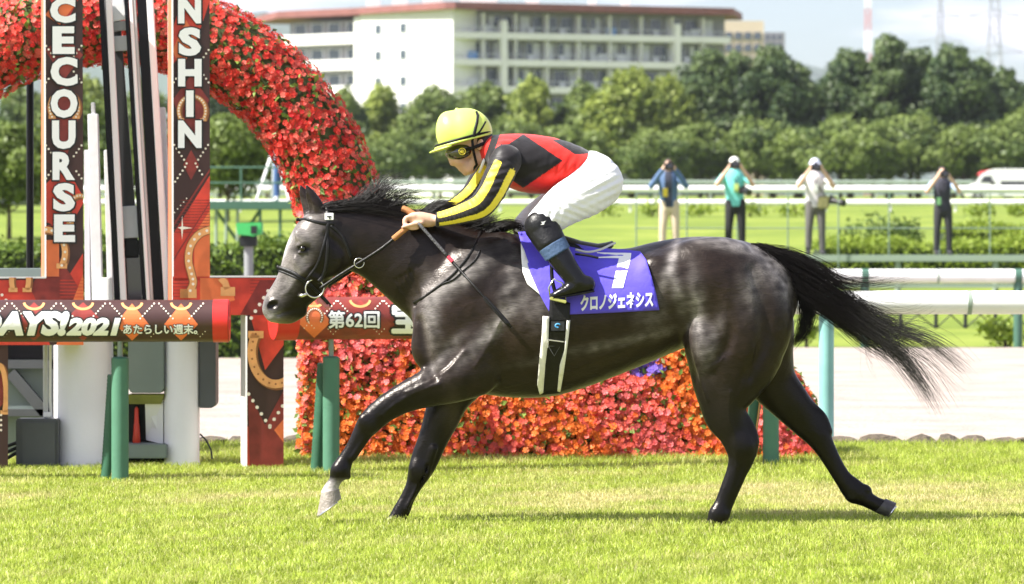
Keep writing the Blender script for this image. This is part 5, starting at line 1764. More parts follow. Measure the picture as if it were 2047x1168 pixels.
def coat_colour(V):
    px = CX + V[:, 0] / pxm; py = HY - (V[:, 2] - CAMZ) / pxm
    n1 = smooth_noise(V, 9., 2) * .5 + smooth_noise(V, 27., 4) * .5
    n2 = .5 * smooth_noise(V, 45., 6) + .5 * smooth_noise(V * np.array([.6, 1, 1]), 90., 16)
    dark = np.array([.0042, .0032, .0029]); brown = np.array([.0165, .0102, .0076]); grey = np.array([.205, .188, .18]); pale = np.array([.55, .53, .52])  # grey is the tone of the painted hair sheen
    black = np.array([.0022, .002, .0021])
    c = np.tile(dark, (len(V), 1))
    def mixin(c, col, w):
        w = np.clip(w, 0, 1)[:, None]
        return c * (1 - w) + col * w
    def slant(x, y, lx, ly, ang):
        ca, sa = math.cos(ang), math.sin(ang); dx, dy = px - x, py - y
        return np.exp(-((dx * ca + dy * sa) / lx) ** 2 - ((-dx * sa + dy * ca) / ly) ** 2)
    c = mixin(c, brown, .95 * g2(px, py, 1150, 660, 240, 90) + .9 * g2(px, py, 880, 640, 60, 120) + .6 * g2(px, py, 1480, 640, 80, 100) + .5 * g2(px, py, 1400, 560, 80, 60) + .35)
    sheen_w = (.75 * slant(930, 540, 72, 20, -.55) + .55 * slant(900, 575, 60, 16, -.6) + .6 * slant(862, 630, 15, 62, -.08) + .7 * slant(985, 655, 80, 13, -.8) + .6 * slant(1022, 560, 15, 55, .3)
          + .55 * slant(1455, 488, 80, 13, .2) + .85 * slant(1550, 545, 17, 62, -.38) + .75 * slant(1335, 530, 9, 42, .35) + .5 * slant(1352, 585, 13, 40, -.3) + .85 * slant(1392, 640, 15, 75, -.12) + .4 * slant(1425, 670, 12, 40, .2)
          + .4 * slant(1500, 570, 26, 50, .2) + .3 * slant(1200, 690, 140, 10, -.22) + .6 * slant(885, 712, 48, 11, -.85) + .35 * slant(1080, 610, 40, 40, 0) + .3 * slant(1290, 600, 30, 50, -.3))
    c = mixin(c, grey, sheen_w * np.clip(.8 + .4 * n1 + .45 * n2, .1, 1.4))  # sunlit sheen on shoulder, croup, hip and stifle, painted into the coat colour
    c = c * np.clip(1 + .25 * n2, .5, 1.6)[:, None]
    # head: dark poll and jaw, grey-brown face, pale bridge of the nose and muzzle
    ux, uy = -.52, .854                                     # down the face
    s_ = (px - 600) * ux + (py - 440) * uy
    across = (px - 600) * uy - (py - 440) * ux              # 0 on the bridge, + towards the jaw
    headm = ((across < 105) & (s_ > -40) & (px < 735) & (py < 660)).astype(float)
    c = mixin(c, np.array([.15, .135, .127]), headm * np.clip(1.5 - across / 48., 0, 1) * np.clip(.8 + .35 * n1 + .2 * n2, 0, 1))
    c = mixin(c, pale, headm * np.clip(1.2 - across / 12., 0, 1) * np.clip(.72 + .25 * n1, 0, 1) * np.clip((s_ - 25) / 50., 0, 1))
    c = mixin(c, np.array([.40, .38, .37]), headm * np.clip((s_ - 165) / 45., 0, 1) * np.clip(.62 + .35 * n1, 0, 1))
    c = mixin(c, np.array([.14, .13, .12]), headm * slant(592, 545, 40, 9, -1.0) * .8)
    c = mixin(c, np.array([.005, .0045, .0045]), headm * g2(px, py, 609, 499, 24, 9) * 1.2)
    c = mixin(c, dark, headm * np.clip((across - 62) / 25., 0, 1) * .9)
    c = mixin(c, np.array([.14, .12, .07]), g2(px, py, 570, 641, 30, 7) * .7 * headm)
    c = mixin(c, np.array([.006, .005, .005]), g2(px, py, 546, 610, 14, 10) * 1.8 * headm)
    c = mixin(c, np.array([.014, .009, .008]), ((px > 585) & (px < 650) & (py < 428)).astype(float) * .85)
    # black points: legs
    leg = np.clip((py - 752) / 60., 0, 1) * ((px < 935) & (py > 735)) + np.clip((py - 745) / 80., 0, 1) * (px > 1340)
    c = mixin(c, black, leg * .93)
    c = mixin(c, np.array([.055, .042, .034]), g2(px, py, 905, 835, 18, 60) * .55 + g2(px, py, 1440, 800, 20, 70) * .2)
    # white pastern of the lifted foot
    c = mixin(c, np.array([.46, .43, .40]), np.clip((py - 950) / 30., 0, 1) * (px < 705) * (py < 1040) * np.clip(1.05 - .25 * n1, 0, 1))
    return np.clip(c * (1 + .2 * n1[:, None]), .0015, .8)


def coat_material():
    m = bpy.data.materials.new('horse_coat'); m.use_nodes = True
    n, l = m.node_tree.nodes, m.node_tree.links
    b = n['Principled BSDF']
    a = n.new('ShaderNodeVertexColor'); a.layer_name = 'Col'
    tc = n.new('ShaderNodeTexCoord')
    mp = n.new('ShaderNodeMapping'); mp.inputs['Scale'].default_value = (.22, 1, 1.2); mp.inputs['Rotation'].default_value = (0, .5, 0)
    l.new(tc.outputs['Object'], mp.inputs['Vector'])
    hair = n.new('ShaderNodeTexNoise'); hair.inputs['Scale'].default_value = 150; hair.inputs['Detail'].default_value = 3
    l.new(mp.outputs['Vector'], hair.inputs['Vector'])
    mr = n.new('ShaderNodeMapRange'); mr.inputs['From Min'].default_value = .3; mr.inputs['From Max'].default_value = .7
    mr.inputs['To Min'].default_value = .7; mr.inputs['To Max'].default_value = 1.35
    l.new(hair.outputs['Fac'], mr.inputs['Value'])
    mx = n.new('ShaderNodeMix'); mx.data_type = 'RGBA'; mx.blend_type = 'MULTIPLY'; mx.inputs['Factor'].default_value = 1
    l.new(a.outputs['Color'], mx.inputs['A']); l.new(mr.outputs['Result'], mx.inputs['B'])
    l.new(mx.outputs['Result'], b.inputs['Base Color'])
    ro = n.new('ShaderNodeTexNoise'); ro.inputs['Scale'].default_value = 7; ro.inputs['Detail'].default_value = 3
    l.new(tc.outputs['Object'], ro.inputs['Vector'])
    r2 = n.new('ShaderNodeMapRange'); r2.inputs['To Min'].default_value = .26; r2.inputs['To Max'].default_value = .40
    l.new(ro.outputs['Fac'], r2.inputs['Value']); l.new(r2.outputs['Result'], b.inputs['Roughness'])
    b.inputs['Specular IOR Level'].default_value = .26
    b.inputs['Specular Tint'].default_value = (1, .93, .88, 1)
    b.inputs['Sheen Weight'].default_value = .0
    b.inputs['Sheen Roughness'].default_value = .4
    # muscle and vein relief, then hair
    vn = n.new('ShaderNodeTexNoise'); vn.inputs['Scale'].default_value = 13; vn.inputs['Detail'].default_value = 3; vn.inputs['Distortion'].default_value = .8
    l.new(tc.outputs['Object'], vn.inputs['Vector'])
    b1 = n.new('ShaderNodeBump'); b1.inputs['Strength'].default_value = .22; b1.inputs['Distance'].default_value = .02
    l.new(vn.outputs['Fac'], b1.inputs['Height'])
    b2 = n.new('ShaderNodeBump'); b2.inputs['Strength'].default_value = .40; b2.inputs['Distance'].default_value = .003
    l.new(hair.outputs['Fac'], b2.inputs['Height']); l.new(b1.outputs['Normal'], b2.inputs['Normal'])
    l.new(b2.outputs['Normal'], b.inputs['Normal'])
    return m


M_coat = coat_material()
M_hair = mat('horse_hair', (.006, .0046, .0044), rough=.4, spec=.2, var=.4, vscale=30)
M_hair_grey = mat('horse_hair_attr', attr=True, rough=.45, spec=.2)
M_hoof = mat('hoof_horn', (.24, .21, .18), rough=.5, var=.25, vscale=40, bump=.3, bscale=90)
M_hoof_dark = mat('hoof_dark', (.05, .045, .045), rough=.5, var=.3, vscale=40)
M_eye = mat('horse_eye', (.01, .007, .006), rough=.08, spec=.6)
M_steel = mat('steel', (.55, .55, .55), rough=.22, metal=1.0)

horse = empty('horse', P(1120, 1045, Z0), 'dark grey racehorse galloping to the left under its jockey', 'horse')
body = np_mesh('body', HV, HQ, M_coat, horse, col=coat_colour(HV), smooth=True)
body['label'] = 'dark grey body with pale face and black legs'


def hoof(name, toe, heel, top_f, top_b, y, w, material):
    """hoof from its sole line (toe, heel) and its coronet line, picture pixels"""
    mb = MB()
    seg, rings = 20, 4
    a0, b0 = P(*toe, Z0), P(*heel, Z0); a1, b1 = P(*top_f, Z0), P(*top_b, Z0)
    vs, fs = [], []
    for i in range(rings + 1):
        t = i / rings
        a = a0.lerp(a1, t); b = b0.lerp(b1, t)
        c = (a + b) / 2; h = (a - b) / 2
        ww = w * (1 - .22 * t)
        for k in range(seg):
            an = 2 * math.pi * k / seg
            q = c + h * math.cos(an)
            vs.append((q.x, Z0 + y + ww * math.sin(an), q.z))
    for i in range(rings):
        for k in range(seg):
            k2 = (k + 1) % seg
            fs.append((i * seg + k, i * seg + k2, (i + 1) * seg + k2, (i + 1) * seg + k))
    fs.append(tuple(range(seg))); fs.append(tuple(rings * seg + k for k in range(seg)))
    mb.add(vs, fs)
    o = mb.build(name, material, horse, smooth=True)
    sh = MB(); pts = []                                     # iron shoe under it
    for k in range(17):
        an = -2.3 + 4.6 * k / 16
        c = (a0 + b0) / 2; h = (a0 - b0) / 2 * .93
        q = c + h * math.cos(an) - (a1 - a0).normalized() * .004
        pts.append((q.x, Z0 + y + w * .93 * math.sin(an), q.z))
    sh.tube(pts, .006, 6)
    sh.build('shoe', M_steel, o, smooth=True)
    return o


hoof('hoof', (636, 1029), (685, 993), (645, 981), (681, 974), -.15, .058, M_hoof)
hoof('hoof', (747, 1064), (790, 1066), (757, 1046), (789, 1052), .15, .06, M_hoof_dark)
hoof('hoof', (1400, 1062), (1444, 1064), (1409, 1044), (1442, 1050), -.16, .06, M_hoof_dark)
hoof('hoof', (1778, 1038), (1798, 1010), (1754, 1028), (1777, 1001), .16, .05, M_hoof_dark)
for sgn in (-1, 1):
    e = MB(); e.lathe(P(607, 497, Z0) + Vector((0, sgn * .086, 0)), [(.001, -.018), (.012, -.014), (.018, 0), (.012, .014), (.001, .018)], 12)
    e.build('eye', M_eye, horse, smooth='all')


def strands(name, curves, material, parent, col=None, sides=3):
    """curves: list of (points (n,3), root radius, tip radius)"""
    Vs, Fs, Cs = [], [], []
    base = 0
    ang = np.arange(sides) * 2 * np.pi / sides
    for ci, (pts, r0, r1) in enumerate(curves):
        n = len(pts)
        t = np.gradient(pts, axis=0); t /= np.linalg.norm(t, axis=1)[:, None] + 1e-9
        ref = np.array([0., 1., 0.])
        u = ref - t * (t @ ref)[:, None]; u /= np.linalg.norm(u, axis=1)[:, None] + 1e-9
        v = np.cross(t, u)
        rr = np.linspace(r0, r1, n)
        ring = pts[:, None] + (u[:, None] * np.cos(ang)[None, :, None] + v[:, None] * np.sin(ang)[None, :, None]) * rr[:, None, None]
        Vs.append(ring.reshape(-1, 3))
        i, k = np.meshgrid(np.arange(n - 1), np.arange(sides), indexing='ij'); i = i.ravel(); k = k.ravel(); k2 = (k + 1) % sides
        Fs.append(base + np.stack([i * sides + k, i * sides + k2, (i + 1) * sides + k2, (i + 1) * sides + k], 1))
        if col is not None: Cs.append(np.repeat(col[ci], sides, 0) if col[ci].ndim == 2 else np.tile(col[ci], (n * sides, 1)))
        base += n * sides
    return np_mesh(name, np.concatenate(Vs), np.concatenate(Fs), material, parent, col=np.concatenate(Cs) if col is not None else None, smooth=True)


def guide(pts, n=12):
    A = catmull(np.array(pts, float), 6)
    idx = np.linspace(0, len(A) - 1, n)
    return np.stack([np.interp(idx, np.arange(len(A)), A[:, k]) for k in range(A.shape[1])], 1)


def px_curve(g, yy):
    """(n,2) pixels + (n,) sideways place -> world"""
    return np.stack([(g[:, 0] - CX) * pxm, Z0 + yy, CAMZ - (g[:, 1] - HY) * pxm], 1)


def hair_lock(out, guides, count_, spread0, spread1, r0, r1, yspread=.05, g=rng, jitter=3.0, lmin=.62):
    """strands between two or more guide curves"""
    G = [guide(q, 10) for q in guides]
    t = np.linspace(0, 1, 10)
    count = int(count_ * 1.75); r0 *= .62; r1 *= .6
    for _ in range(count):
        if len(G) == 1: c = G[0].copy()
        else:
            f = g.uniform(0, len(G) - 1); i = min(int(f), len(G) - 2); f -= i
            c = G[i] * (1 - f) + G[i + 1] * f
        L = g.uniform(lmin, 1.0)
        c = np.stack([np.interp(t * L, t, c[:, k]) for k in range(2)], 1)
        off = g.normal(0, 1, 2)
        c = c + off[None] * (spread0 + (spread1 - spread0) * t[:, None])
        ph = g.uniform(0, 6.28, 2); fr = g.uniform(2, 6)
        c[:, 0] += jitter * t * np.sin(fr * t + ph[0]); c[:, 1] += jitter * t * np.sin(fr * t + ph[1])
        y = g.normal(0, yspread) * (.25 + .75 * t) + g.normal(0, .02)
        out.append((px_curve(c, y), r0 * g.uniform(.7, 1.2), r1))


# mane
man = []
hair_lock(man, [[(650, 420), (700, 404), (760, 402)], [(690, 412), (745, 400), (800, 408)]], 170, 3, 5, .0020, .0005, .02)
hair_lock(man, [[(700, 410), (730, 388), (757, 372)], [(725, 412), (752, 385), (775, 360), (795, 352)], [(745, 416), (780, 385), (800, 372), (838, 374)]], 230, 5, 9, .0020, .0004, .025, lmin=.5, jitter=5)
hair_lock(man, [[(748, 417), (790, 392), (820, 378), (850, 382)], [(765, 420), (800, 398), (835, 396), (846, 412)], [(780, 420), (815, 404), (838, 404), (850, 415)]], 90, 4, 9, .0019, .0004, .022, lmin=.5, jitter=6)
hair_lock(man, [[(840, 428), (868, 410), (900, 412)], [(870, 432), (890, 412), (925, 418)]], 320, 4, 6, .0022, .0006, .025)
hair_lock(man, [[(890, 448), (930, 436), (985, 432)], [(900, 462), (950, 450), (990, 440)], [(930, 462), (970, 446), (1000, 432)]], 300, 5, 6, .0022, .0006, .02)
hair_lock(man, [[(950, 470), (1000, 448), (1040, 452)], [(985, 474), (1020, 452), (1048, 458)]], 260, 4, 5, .002, .0006, .02)
hair_lock(man, [[(632, 420), (655, 405), (700, 400)], [(640, 428), (665, 412), (720, 405)]], 120, 3, 4, .002, .0006, .015)
hair_lock(man, [[(660, 420), (760, 425), (850, 445)], [(640, 418), (740, 408), (840, 430)]], 320, 4, 8, .0022, .0008, .045)
strands('mane', man, M_hair, horse)

# tail
tl = []
hair_lock(tl, [[(1500, 497), (1570, 506), (1630, 535), (1690, 585), (1760, 636), (1822, 676)], [(1512, 500), (1560, 540), (1620, 585), (1690, 636), (1752, 680), (1815, 712)],
               [(1525, 505), (1556, 556), (1615, 600), (1680, 634), (1740, 686), (1800, 706)]], 800, 5, 13, .0021, .0006, .05, lmin=.45, jitter=5)
hair_lock(tl, [[(1505, 496), (1580, 502), (1640, 530), (1690, 556), (1740, 560), (1795, 545)], [(1515, 500), (1600, 530), (1670, 566), (1740, 572), (1840, 558)]], 130, 4, 9, .0018, .0004, .03, lmin=.5, jitter=7)
hair_lock(tl, [[(1640, 560), (1720, 600), (1780, 620), (1845, 618)], [(1680, 600), (1760, 635), (1830, 650), (1885, 622)]], 60, 6, 14, .0015, .0004, .03, lmin=.5, jitter=9)
hair_lock(tl, [[(1660, 580), (1760, 640), (1850, 668), (1905, 700), (1950, 748)], [(1690, 610), (1780, 665), (1850, 690), (1895, 730), (1928, 752)]], 110, 6, 10, .0017, .0004, .03, lmin=.55, jitter=6)
hair_lock(tl, [[(1680, 620), (1780, 680), (1830, 730), (1868, 795), (1886, 828)], [(1660, 620), (1750, 685), (1800, 730), (1838, 775), (1858, 805)]], 150, 6, 10, .0017, .0004, .03, lmin=.55, jitter=6)
hair_lock(tl, [[(1700, 640), (1800, 690), (1850, 720), (1890, 770), (1905, 790)]], 26, 8, 18, .0014, .0004, .03, lmin=.6, jitter=8)
hair_lock(tl, [[(1540, 540), (1590, 572), (1602, 625), (1596, 665), (1580, 694)], [(1555, 545), (1620, 578), (1628, 625), (1616, 662), (1592, 688)]], 190, 4, 4, .0021, .0004, .025, lmin=.86)
hair_lock(tl, [[(1600, 580), (1640, 600), (1660, 625), (1672, 645)]], 20, 5, 9, .0014, .0004, .02)
hair_lock(tl, [[(1700, 640), (1740, 680), (1750, 720), (1768, 745)]], 8, 6, 14, .001, .0003, .02, lmin=.8)
tcol = []
for pts, _, _ in tl:
    px_ = CX + pts[:, 0] / pxm
    w_ = np.clip((px_ - 1690) / 130, 0, 1)[:, None] * rng.uniform(.3, 1)
    tcol.append(np.array([.006, .0046, .0044]) * (1 - w_) + np.array([.10, .095, .09]) * w_)
strands('tail', tl, M_hair_grey, horse, col=tcol)
dk = MB(); dk.tube([P(1490, 512, Z0), P(1540, 524, Z0), P(1590, 552, Z0), P(1640, 588, Z0)], [.05, .045, .032, .015], 12)
dk.build('tail_dock', M_hair, horse, smooth='all')
# ------------------------------------------------------------------ tack: bridle, reins, saddle cloth, saddle with girth
M_leather = mat('black_leather', (.008, .0075, .0075), rough=.38, spec=.25, var=.3, vscale=60, bump=.15, bscale=200)
M_white_web = mat('white_webbing', (.72, .70, .64), rough=.8, var=.08, vscale=30, bump=.2, bscale=300)
M_white = mat('white_print', (.80, .80, .79), rough=.6)
M_purple = mat('purple_cloth', (.085, .06, .60), rough=.75, var=.1, vscale=9, bump=.12, bscale=45, sheen=.1)
M_rubber = mat('rein_rubber', (.40, .17, .055), rough=.7, bump=.5, bscale=300)
M_bit = mat('bit_metal', (.62, .60, .55), rough=.25, metal=1.0)
M_pink = mat('pink_rubber', (.62, .20, .24), rough=.45)
M_tread = mat('stirrup_tread', (.42, .42, .12), rough=.6)
M_blueprint = mat('blue_print', (.06, .30, .62), rough=.5)


def strap(name, pts, wpx, material, parent, lift=.004, thick=.35, seg=8, n=6):
    """leather strap lying on the horse along picture points"""
    g = catmull(np.array(pts, float), n)
    q = [on_horse(a, b_, lift) for a, b_ in g]
    ys = np.array([p.y for p in q]); ys = np.convolve(np.pad(ys, 2, mode='edge'), np.ones(5) / 5, 'valid')
    q = [P(a, b_, y) for (a, b_), y in zip(g, np.minimum(ys, [p.y + .002 for p in q]))]
    mb = MB(); mb.tube(q, wpx * pxm / 2, seg, flat=thick)
    return mb.build(name, material, parent, smooth='all')


bridle = empty('bridle', P(629, 577, Z0 - .07), 'black leather racing bridle with ring bit on the horse\'s head', 'bridle')
strap('browband', [(592, 440), (612, 439), (640, 446), (668, 448)], 7, M_leather, bridle)
strap('headpiece', [(648, 408), (655, 425), (656, 448)], 9, M_leather, bridle)
strap('cheekpiece', [(656, 446), (654, 470), (655, 500), (651, 535), (643, 556), (637, 563)], 8, M_leather, bridle)
strap('cheek_strap', [(655, 460), (646, 495), (634, 530), (618, 553), (608, 563)], 6, M_leather, bridle)
strap('throat_latch', [(661, 452), (682, 470), (693, 492), (702, 516)], 6, M_leather, bridle)
strap('noseband', [(553, 534), (572, 540), (592, 549), (610, 562), (622, 572)], 8, M_leather, bridle)
strap('noseband', [(556, 541), (575, 548), (594, 557), (612, 569)], 4, M_leather, bridle)
strap('chin_strap', [(622, 572), (640, 590), (652, 602), (660, 612)], 7, M_leather, bridle, lift=.008)
strap('chin_pad', [(636, 598), (648, 607), (658, 616)], 11, M_pink, bridle, lift=.004)
tg = MB(); c = on_horse(658, 433, .012); tg.box(c, (.046, .006, .036)); bt = tg.build('number_tag', M_white, bridle, bevel=.002)
tg = MB(); tg.box(c + Vector((0, -.004, 0)), (.022, .002, .005)); tg.box(c + Vector((.003, -.004, -.006)), (.006, .002, .016)); tg.build('tag_mark', M_leather, bt)


def ring(name, px, py, rpx, wire, material, parent, y, sq=1.0):
    c = P(px, py, y)
    mb = MB(); mb.tube([c + Vector((rpx * pxm * sq * math.cos(a), .004 * math.cos(a), rpx * pxm * math.sin(a))) for a in np.linspace(0, 2 * math.pi, 33)], wire, 8, cap=False)
    return mb.build(name, material, parent, smooth='all')


bity = (horse_y(615, 580) or Z0 - .06) - .014
ring('bit_ring', 629, 577, 18, .0042, M_bit, bridle, bity)
bb = MB(); bb.tube([P(614, 588, bity - .004), P(604, 591, bity - .002), P(597, 592, bity + .01)], [.0065, .010, .009], 10); bb.build('bit_bar', M_bit, bridle, smooth='all')
ry = Z0 - .115
ring('martingale_ring', 718, 526, 9.5, .003, M_bit, bridle, ry)


def cord(name, pts, r, material, parent, seg=8, sub_=6):
    """pts: (px, py, distance)"""
    g = catmull(np.array(pts, float), sub_)
    mb = MB(); mb.tube([P(a, b_, d) for a, b_, d in g], r, seg)
    return mb.build(name, material, parent, smooth='all')


cord('rein', [(640, 577, bity), (675, 553, bity - .02), (718, 526, ry), (760, 499, Z0 - .15), (788, 477, Z0 - .15)], .0085, M_leather, bridle)
cord('rein', [(655, 572, Z0 + .07), (705, 540, Z0 + .12), (760, 500, Z0 + .12), (806, 440, Z0 + .02)], .0085, M_leather, bridle)
cord('rein_grip', [(786, 478, Z0 - .15), (797, 469, Z0 - .152), (818, 452, Z0 - .14)], .0145, M_rubber, bridle)
cord('rein_grip', [(805, 417, Z0 - .06), (815, 421, Z0 - .07), (829, 430, Z0 - .08)], .0165, M_rubber, bridle)
strap('neck_strap', [(962, 462), (950, 490), (935, 514), (917, 537), (898, 556), (870, 578), (845, 596), (826, 606)], 5.5, M_leather, bridle)
strap('neck_strap', [(960, 500), (950, 520), (928, 540), (905, 560), (880, 570), (852, 590)], 4, M_leather, bridle)

# saddle cloth
SC = empty('saddle_cloth', P(1180, 560, Z0 - .3), 'purple number cloth with a white 7 and white katakana on the horse\'s side', 'saddle cloth')


def patch(name, outline, material, parent, lift, step=6.0, thick=.004):
    """cloth cut to a picture outline, laid on the horse"""
    from mathutils.geometry import delaunay_2d_cdt
    pts = []
    n = len(outline)
    for i in range(n):
        a, b_ = Vector(outline[i]), Vector(outline[(i + 1) % n])
        m_ = max(1, int((b_ - a).length / step))
        pts += [a.lerp(b_, k / m_) for k in range(m_)]
    nb = len(pts)
    def inside(x, y):
        c_ = False
        for i in range(n):
            (x0, y0), (x1, y1) = outline[i], outline[(i + 1) % n]
            if (y0 > y) != (y1 > y) and x < (x1 - x0) * (y - y0) / (y1 - y0) + x0: c_ = not c_
        return c_
    xs = [p[0] for p in outline]; ys = [p[1] for p in outline]
    bx = np.array([tuple(p) for p in pts])
    for x in np.arange(min(xs), max(xs), step):
        for y in np.arange(min(ys), max(ys), step):
            if inside(x, y) and np.min(np.hypot(bx[:, 0] - x, bx[:, 1] - y)) > step * .55: pts.append(Vector((x, y)))
    vs, _, fs, _, _, _ = delaunay_2d_cdt(pts, [], [list(range(nb))], 1, 1e-4)
    raw = [on_horse(v[0], v[1], 0) for v in vs]
    Yv = np.array([p.y for p in raw]); XY = np.array([tuple(v) for v in vs])
    sm = Yv.copy()
    for i in range(len(XY)):                                # drape: a little smoother than the skin below
        w_ = np.exp(-((XY - XY[i]) ** 2).sum(1) / 200.)
        sm[i] = min((w_ * Yv).sum() / w_.sum(), Yv[i])
    mb = MB(); mb.add([P(v[0], v[1], y - lift) for v, y in zip(vs, sm)], [tuple(f) for f in fs])
    o = mb.build(name, material, parent, smooth='all')
    md = o.modifiers.new('thickness', 'SOLIDIFY'); md.thickness = thick; md.offset = 0
    def surf(px, py, l_=0.0):
        w_ = np.exp(-((XY[:, 0] - px) ** 2 + (XY[:, 1] - py) ** 2) / 40.)
        return P(px, py, (w_ * sm).sum() / (w_.sum() + 1e-12) - lift - l_)
    return o, surf


cl, cl_surf = patch('cloth', [(1036, 464), (1046, 500), (1060, 545), (1078, 587), (1097, 622), (1138, 629), (1230, 625), (1318, 620), (1311, 585), (1303, 555), (1292, 520), (1280, 503),
                              (1245, 499), (1195, 496), (1150, 488), (1100, 476), (1062, 463)], M_purple, SC, .016)
wt, _ = patch('cloth_lining', [(1041, 486), (1042, 515), (1045, 545), (1054, 568), (1078, 588), (1092, 604), (1075, 570), (1058, 530), (1048, 500)], M_white, SC, .011)
nm_ = MB()
nv_, nf_ = [], []
for k_, (q0, q1) in enumerate((((1193, 504.5), (1197, 516)), ((1215, 505), (1216, 516)), ((1237, 505.5), (1237, 516.5)))):
    nv_ += [cl_surf(*q0, .0055), cl_surf(*q1, .0055)]
nf_ = [(0, 1, 3, 2), (2, 3, 5, 4)]
st_ = [((1237, 505.5), (1262, 506)), ((1237, 516.5), (1261, 516)), ((1234, 530), (1257.5, 530)), ((1230.5, 545), (1253.5, 545)), ((1227, 560), (1249.5, 560)), ((1223, 576), (1245.5, 576))]
b0 = len(nv_)
for q0, q1 in st_: nv_ += [cl_surf(*q0, .0055), cl_surf((q0[0] + q1[0]) / 2, q0[1], .0055), cl_surf(*q1, .0055)]
for k_ in range(5): nf_ += [(b0 + 3 * k_, b0 + 3 * k_ + 3, b0 + 3 * k_ + 4, b0 + 3 * k_ + 1), (b0 + 3 * k_ + 1, b0 + 3 * k_ + 4, b0 + 3 * k_ + 5, b0 + 3 * k_ + 2)]
nm_.add(nv_, nf_); nm_.build('numeral', M_white, cl)
lettering('name_lettering', 'クロノジェネシス', (1160, 586, 1306, 618), cl_surf, M_white, cl, offset=.045, lift=.0055, tilt=-9, fine=.3)

# saddle, girth, stirrup
SD = empty('saddle', P(1140, 500, Z0), 'small black racing saddle with girth and stirrups under the jockey', 'saddle')
sb_ = MB()
seat = []
for i, (a, b_, hw) in enumerate([(1075, 478, .05), (1095, 473, .08), (1125, 478, .10), (1160, 489, .11), (1195, 495, .10), (1215, 492, .07), (1226, 489, .03)]):
    for k in range(9):
        t = (k - 4) / 4
        p = P(a, b_, Z0)
        seat.append((p.x, Z0 + hw * t, p.z - .055 * t * t * (hw / .15)))
fs = [(i * 9 + k, i * 9 + k + 1, (i + 1) * 9 + k + 1, (i + 1) * 9 + k) for i in range(6) for k in range(8)]
sb_.add(seat, fs)
so = sb_.build('seat', M_leather, SD, smooth='all')
md = so.modifiers.new('thickness', 'SOLIDIFY'); md.thickness = .02; md.offset = 1
cord('cantle_edge', [(1150, 499, Z0 - .20), (1175, 504, Z0 - .205), (1200, 499, Z0 - .19), (1222, 489, Z0 - .16), (1230, 486, Z0 - .15)], .006, mat('grey_edge', (.5, .5, .48), rough=.5), SD)
cord('stirrup_leather', [(1110, 480, Z0 - .25), (1103, 520, Z0 - .285), (1104, 560, Z0 - .30), (1112, 592, Z0 - .30)], .010, M_leather, SD)
cord('strap_end', [(1150, 508, Z0 - .27), (1175, 511, Z0 - .282), (1196, 516, Z0 - .29)], .006, M_leather, SD)
for sgn in (-1, 1):
    yy = Z0 + sgn * .335
    st = MB(); st.tube([P(1100, 595, yy), P(1097, 575, yy), P(1107, 558, yy), P(1124, 566, yy), P(1131, 600, yy)], .005, 8)
    so_ = st.build('stirrup', M_steel, SD, smooth='all')
    st = MB(); st.bar(P(1099, 596, yy), P(1132, 604, yy), .016, .075); st.build('tread', M_tread, so_, bevel=.003)
gl, gsurf = patch('girth', [(1099, 590), (1140, 606), (1139, 640), (1133, 690), (1126, 740), (1121, 785), (1084, 789), (1086, 740), (1092, 690), (1097, 640)], M_leather, SD, .021, step=7)
for nm, ol in (('girth_edge', [(1085, 632), (1098, 633), (1096, 680), (1090, 730), (1086, 785), (1079, 789), (1074, 770), (1078, 720), (1083, 670)]),
               ('girth_edge', [(1133, 641), (1140, 640), (1137, 670), (1132, 710), (1126, 750), (1120, 784), (1114, 782), (1119, 730), (1128, 700)])):
    patch(nm, ol, M_white_web, SD, .027, step=6)
bk = MB(); c = gsurf(1115, 652, .008); bk.box(c, (.075, .008, .055)); lb = bk.build('girth_buckle', mat('buckle_black', (.02, .022, .026), rough=.3), SD, bevel=.004)
bk = MB(); c2 = c + Vector((0, -.006, .002)); bk.tube([c2 + Vector((.012 * math.cos(a), 0, .009 * math.sin(a))) for a in np.linspace(.3, 5.2, 14)], [.001] + [.0045] * 12 + [.001], 6); bk.build('blue_mark', M_blueprint, lb)
bk = MB(); c = gsurf(1112, 682, .008); bk.bar(c + Vector((-.04, 0, .006)), c + Vector((.038, 0, -.004)), .006, .006); bk.bar(c + Vector((-.04, 0, .006)), c + Vector((-.044, 0, -.035)), .005, .006)
bk.build('girth_bar', M_bit, SD)
bk = MB(); c = gsurf(1108, 700, .006); bk.tube([c + Vector((-.03, 0, .02)), c + Vector((0, 0, -.03)), c + Vector((.03, 0, .02)), c + Vector((-.03, 0, .02))], .0025, 6)
bk.build('girth_stitching', mat('dark_grey_thread', (.09, .09, .09), rough=.6), SD)

# ------------------------------------------------------------------ the jockey
M_skin = mat('skin', (.58, .36, .25), rough=.5, var=.1, vscale=25, sss=.15)
M_silk = mat('silk', attr=True, rough=.45, spec=.15, bump=.28, bscale=16, sheen=.15, stretch=(1, 1, .6))
M_breech = mat('white_breeches', (.76, .76, .78), rough=.7, bump=.45, bscale=15, stretch=(.5, 1, 1.6))
M_boot = mat('boot_leather', (.006, .006, .0065), rough=.22, spec=.3, bump=.35, bscale=14)
M_denim = mat('blue_wrap', (.035, .07, .14), rough=.8, bump=.3, bscale=60)
M_knee = mat('knee_guard', (.007, .007, .008), rough=.4, spec=.25, bump=.2, bscale=40)
M_helmet = mat('helmet_cover', (.60, .74, .13), rough=.38, bump=.08, bscale=20, coat=.2)
M_goggle = mat('goggle_lens', (.03, .026, .012), rough=.08, spec=.8, coat=.6)
M_black = mat('black_rubber', (.007, .007, .007), rough=.5, spec=.2)
M_yellow = mat('yellow_print', (.75, .62, .05), rough=.5)
M_brow = mat('dark_hair', (.02, .014, .01), rough=.6)

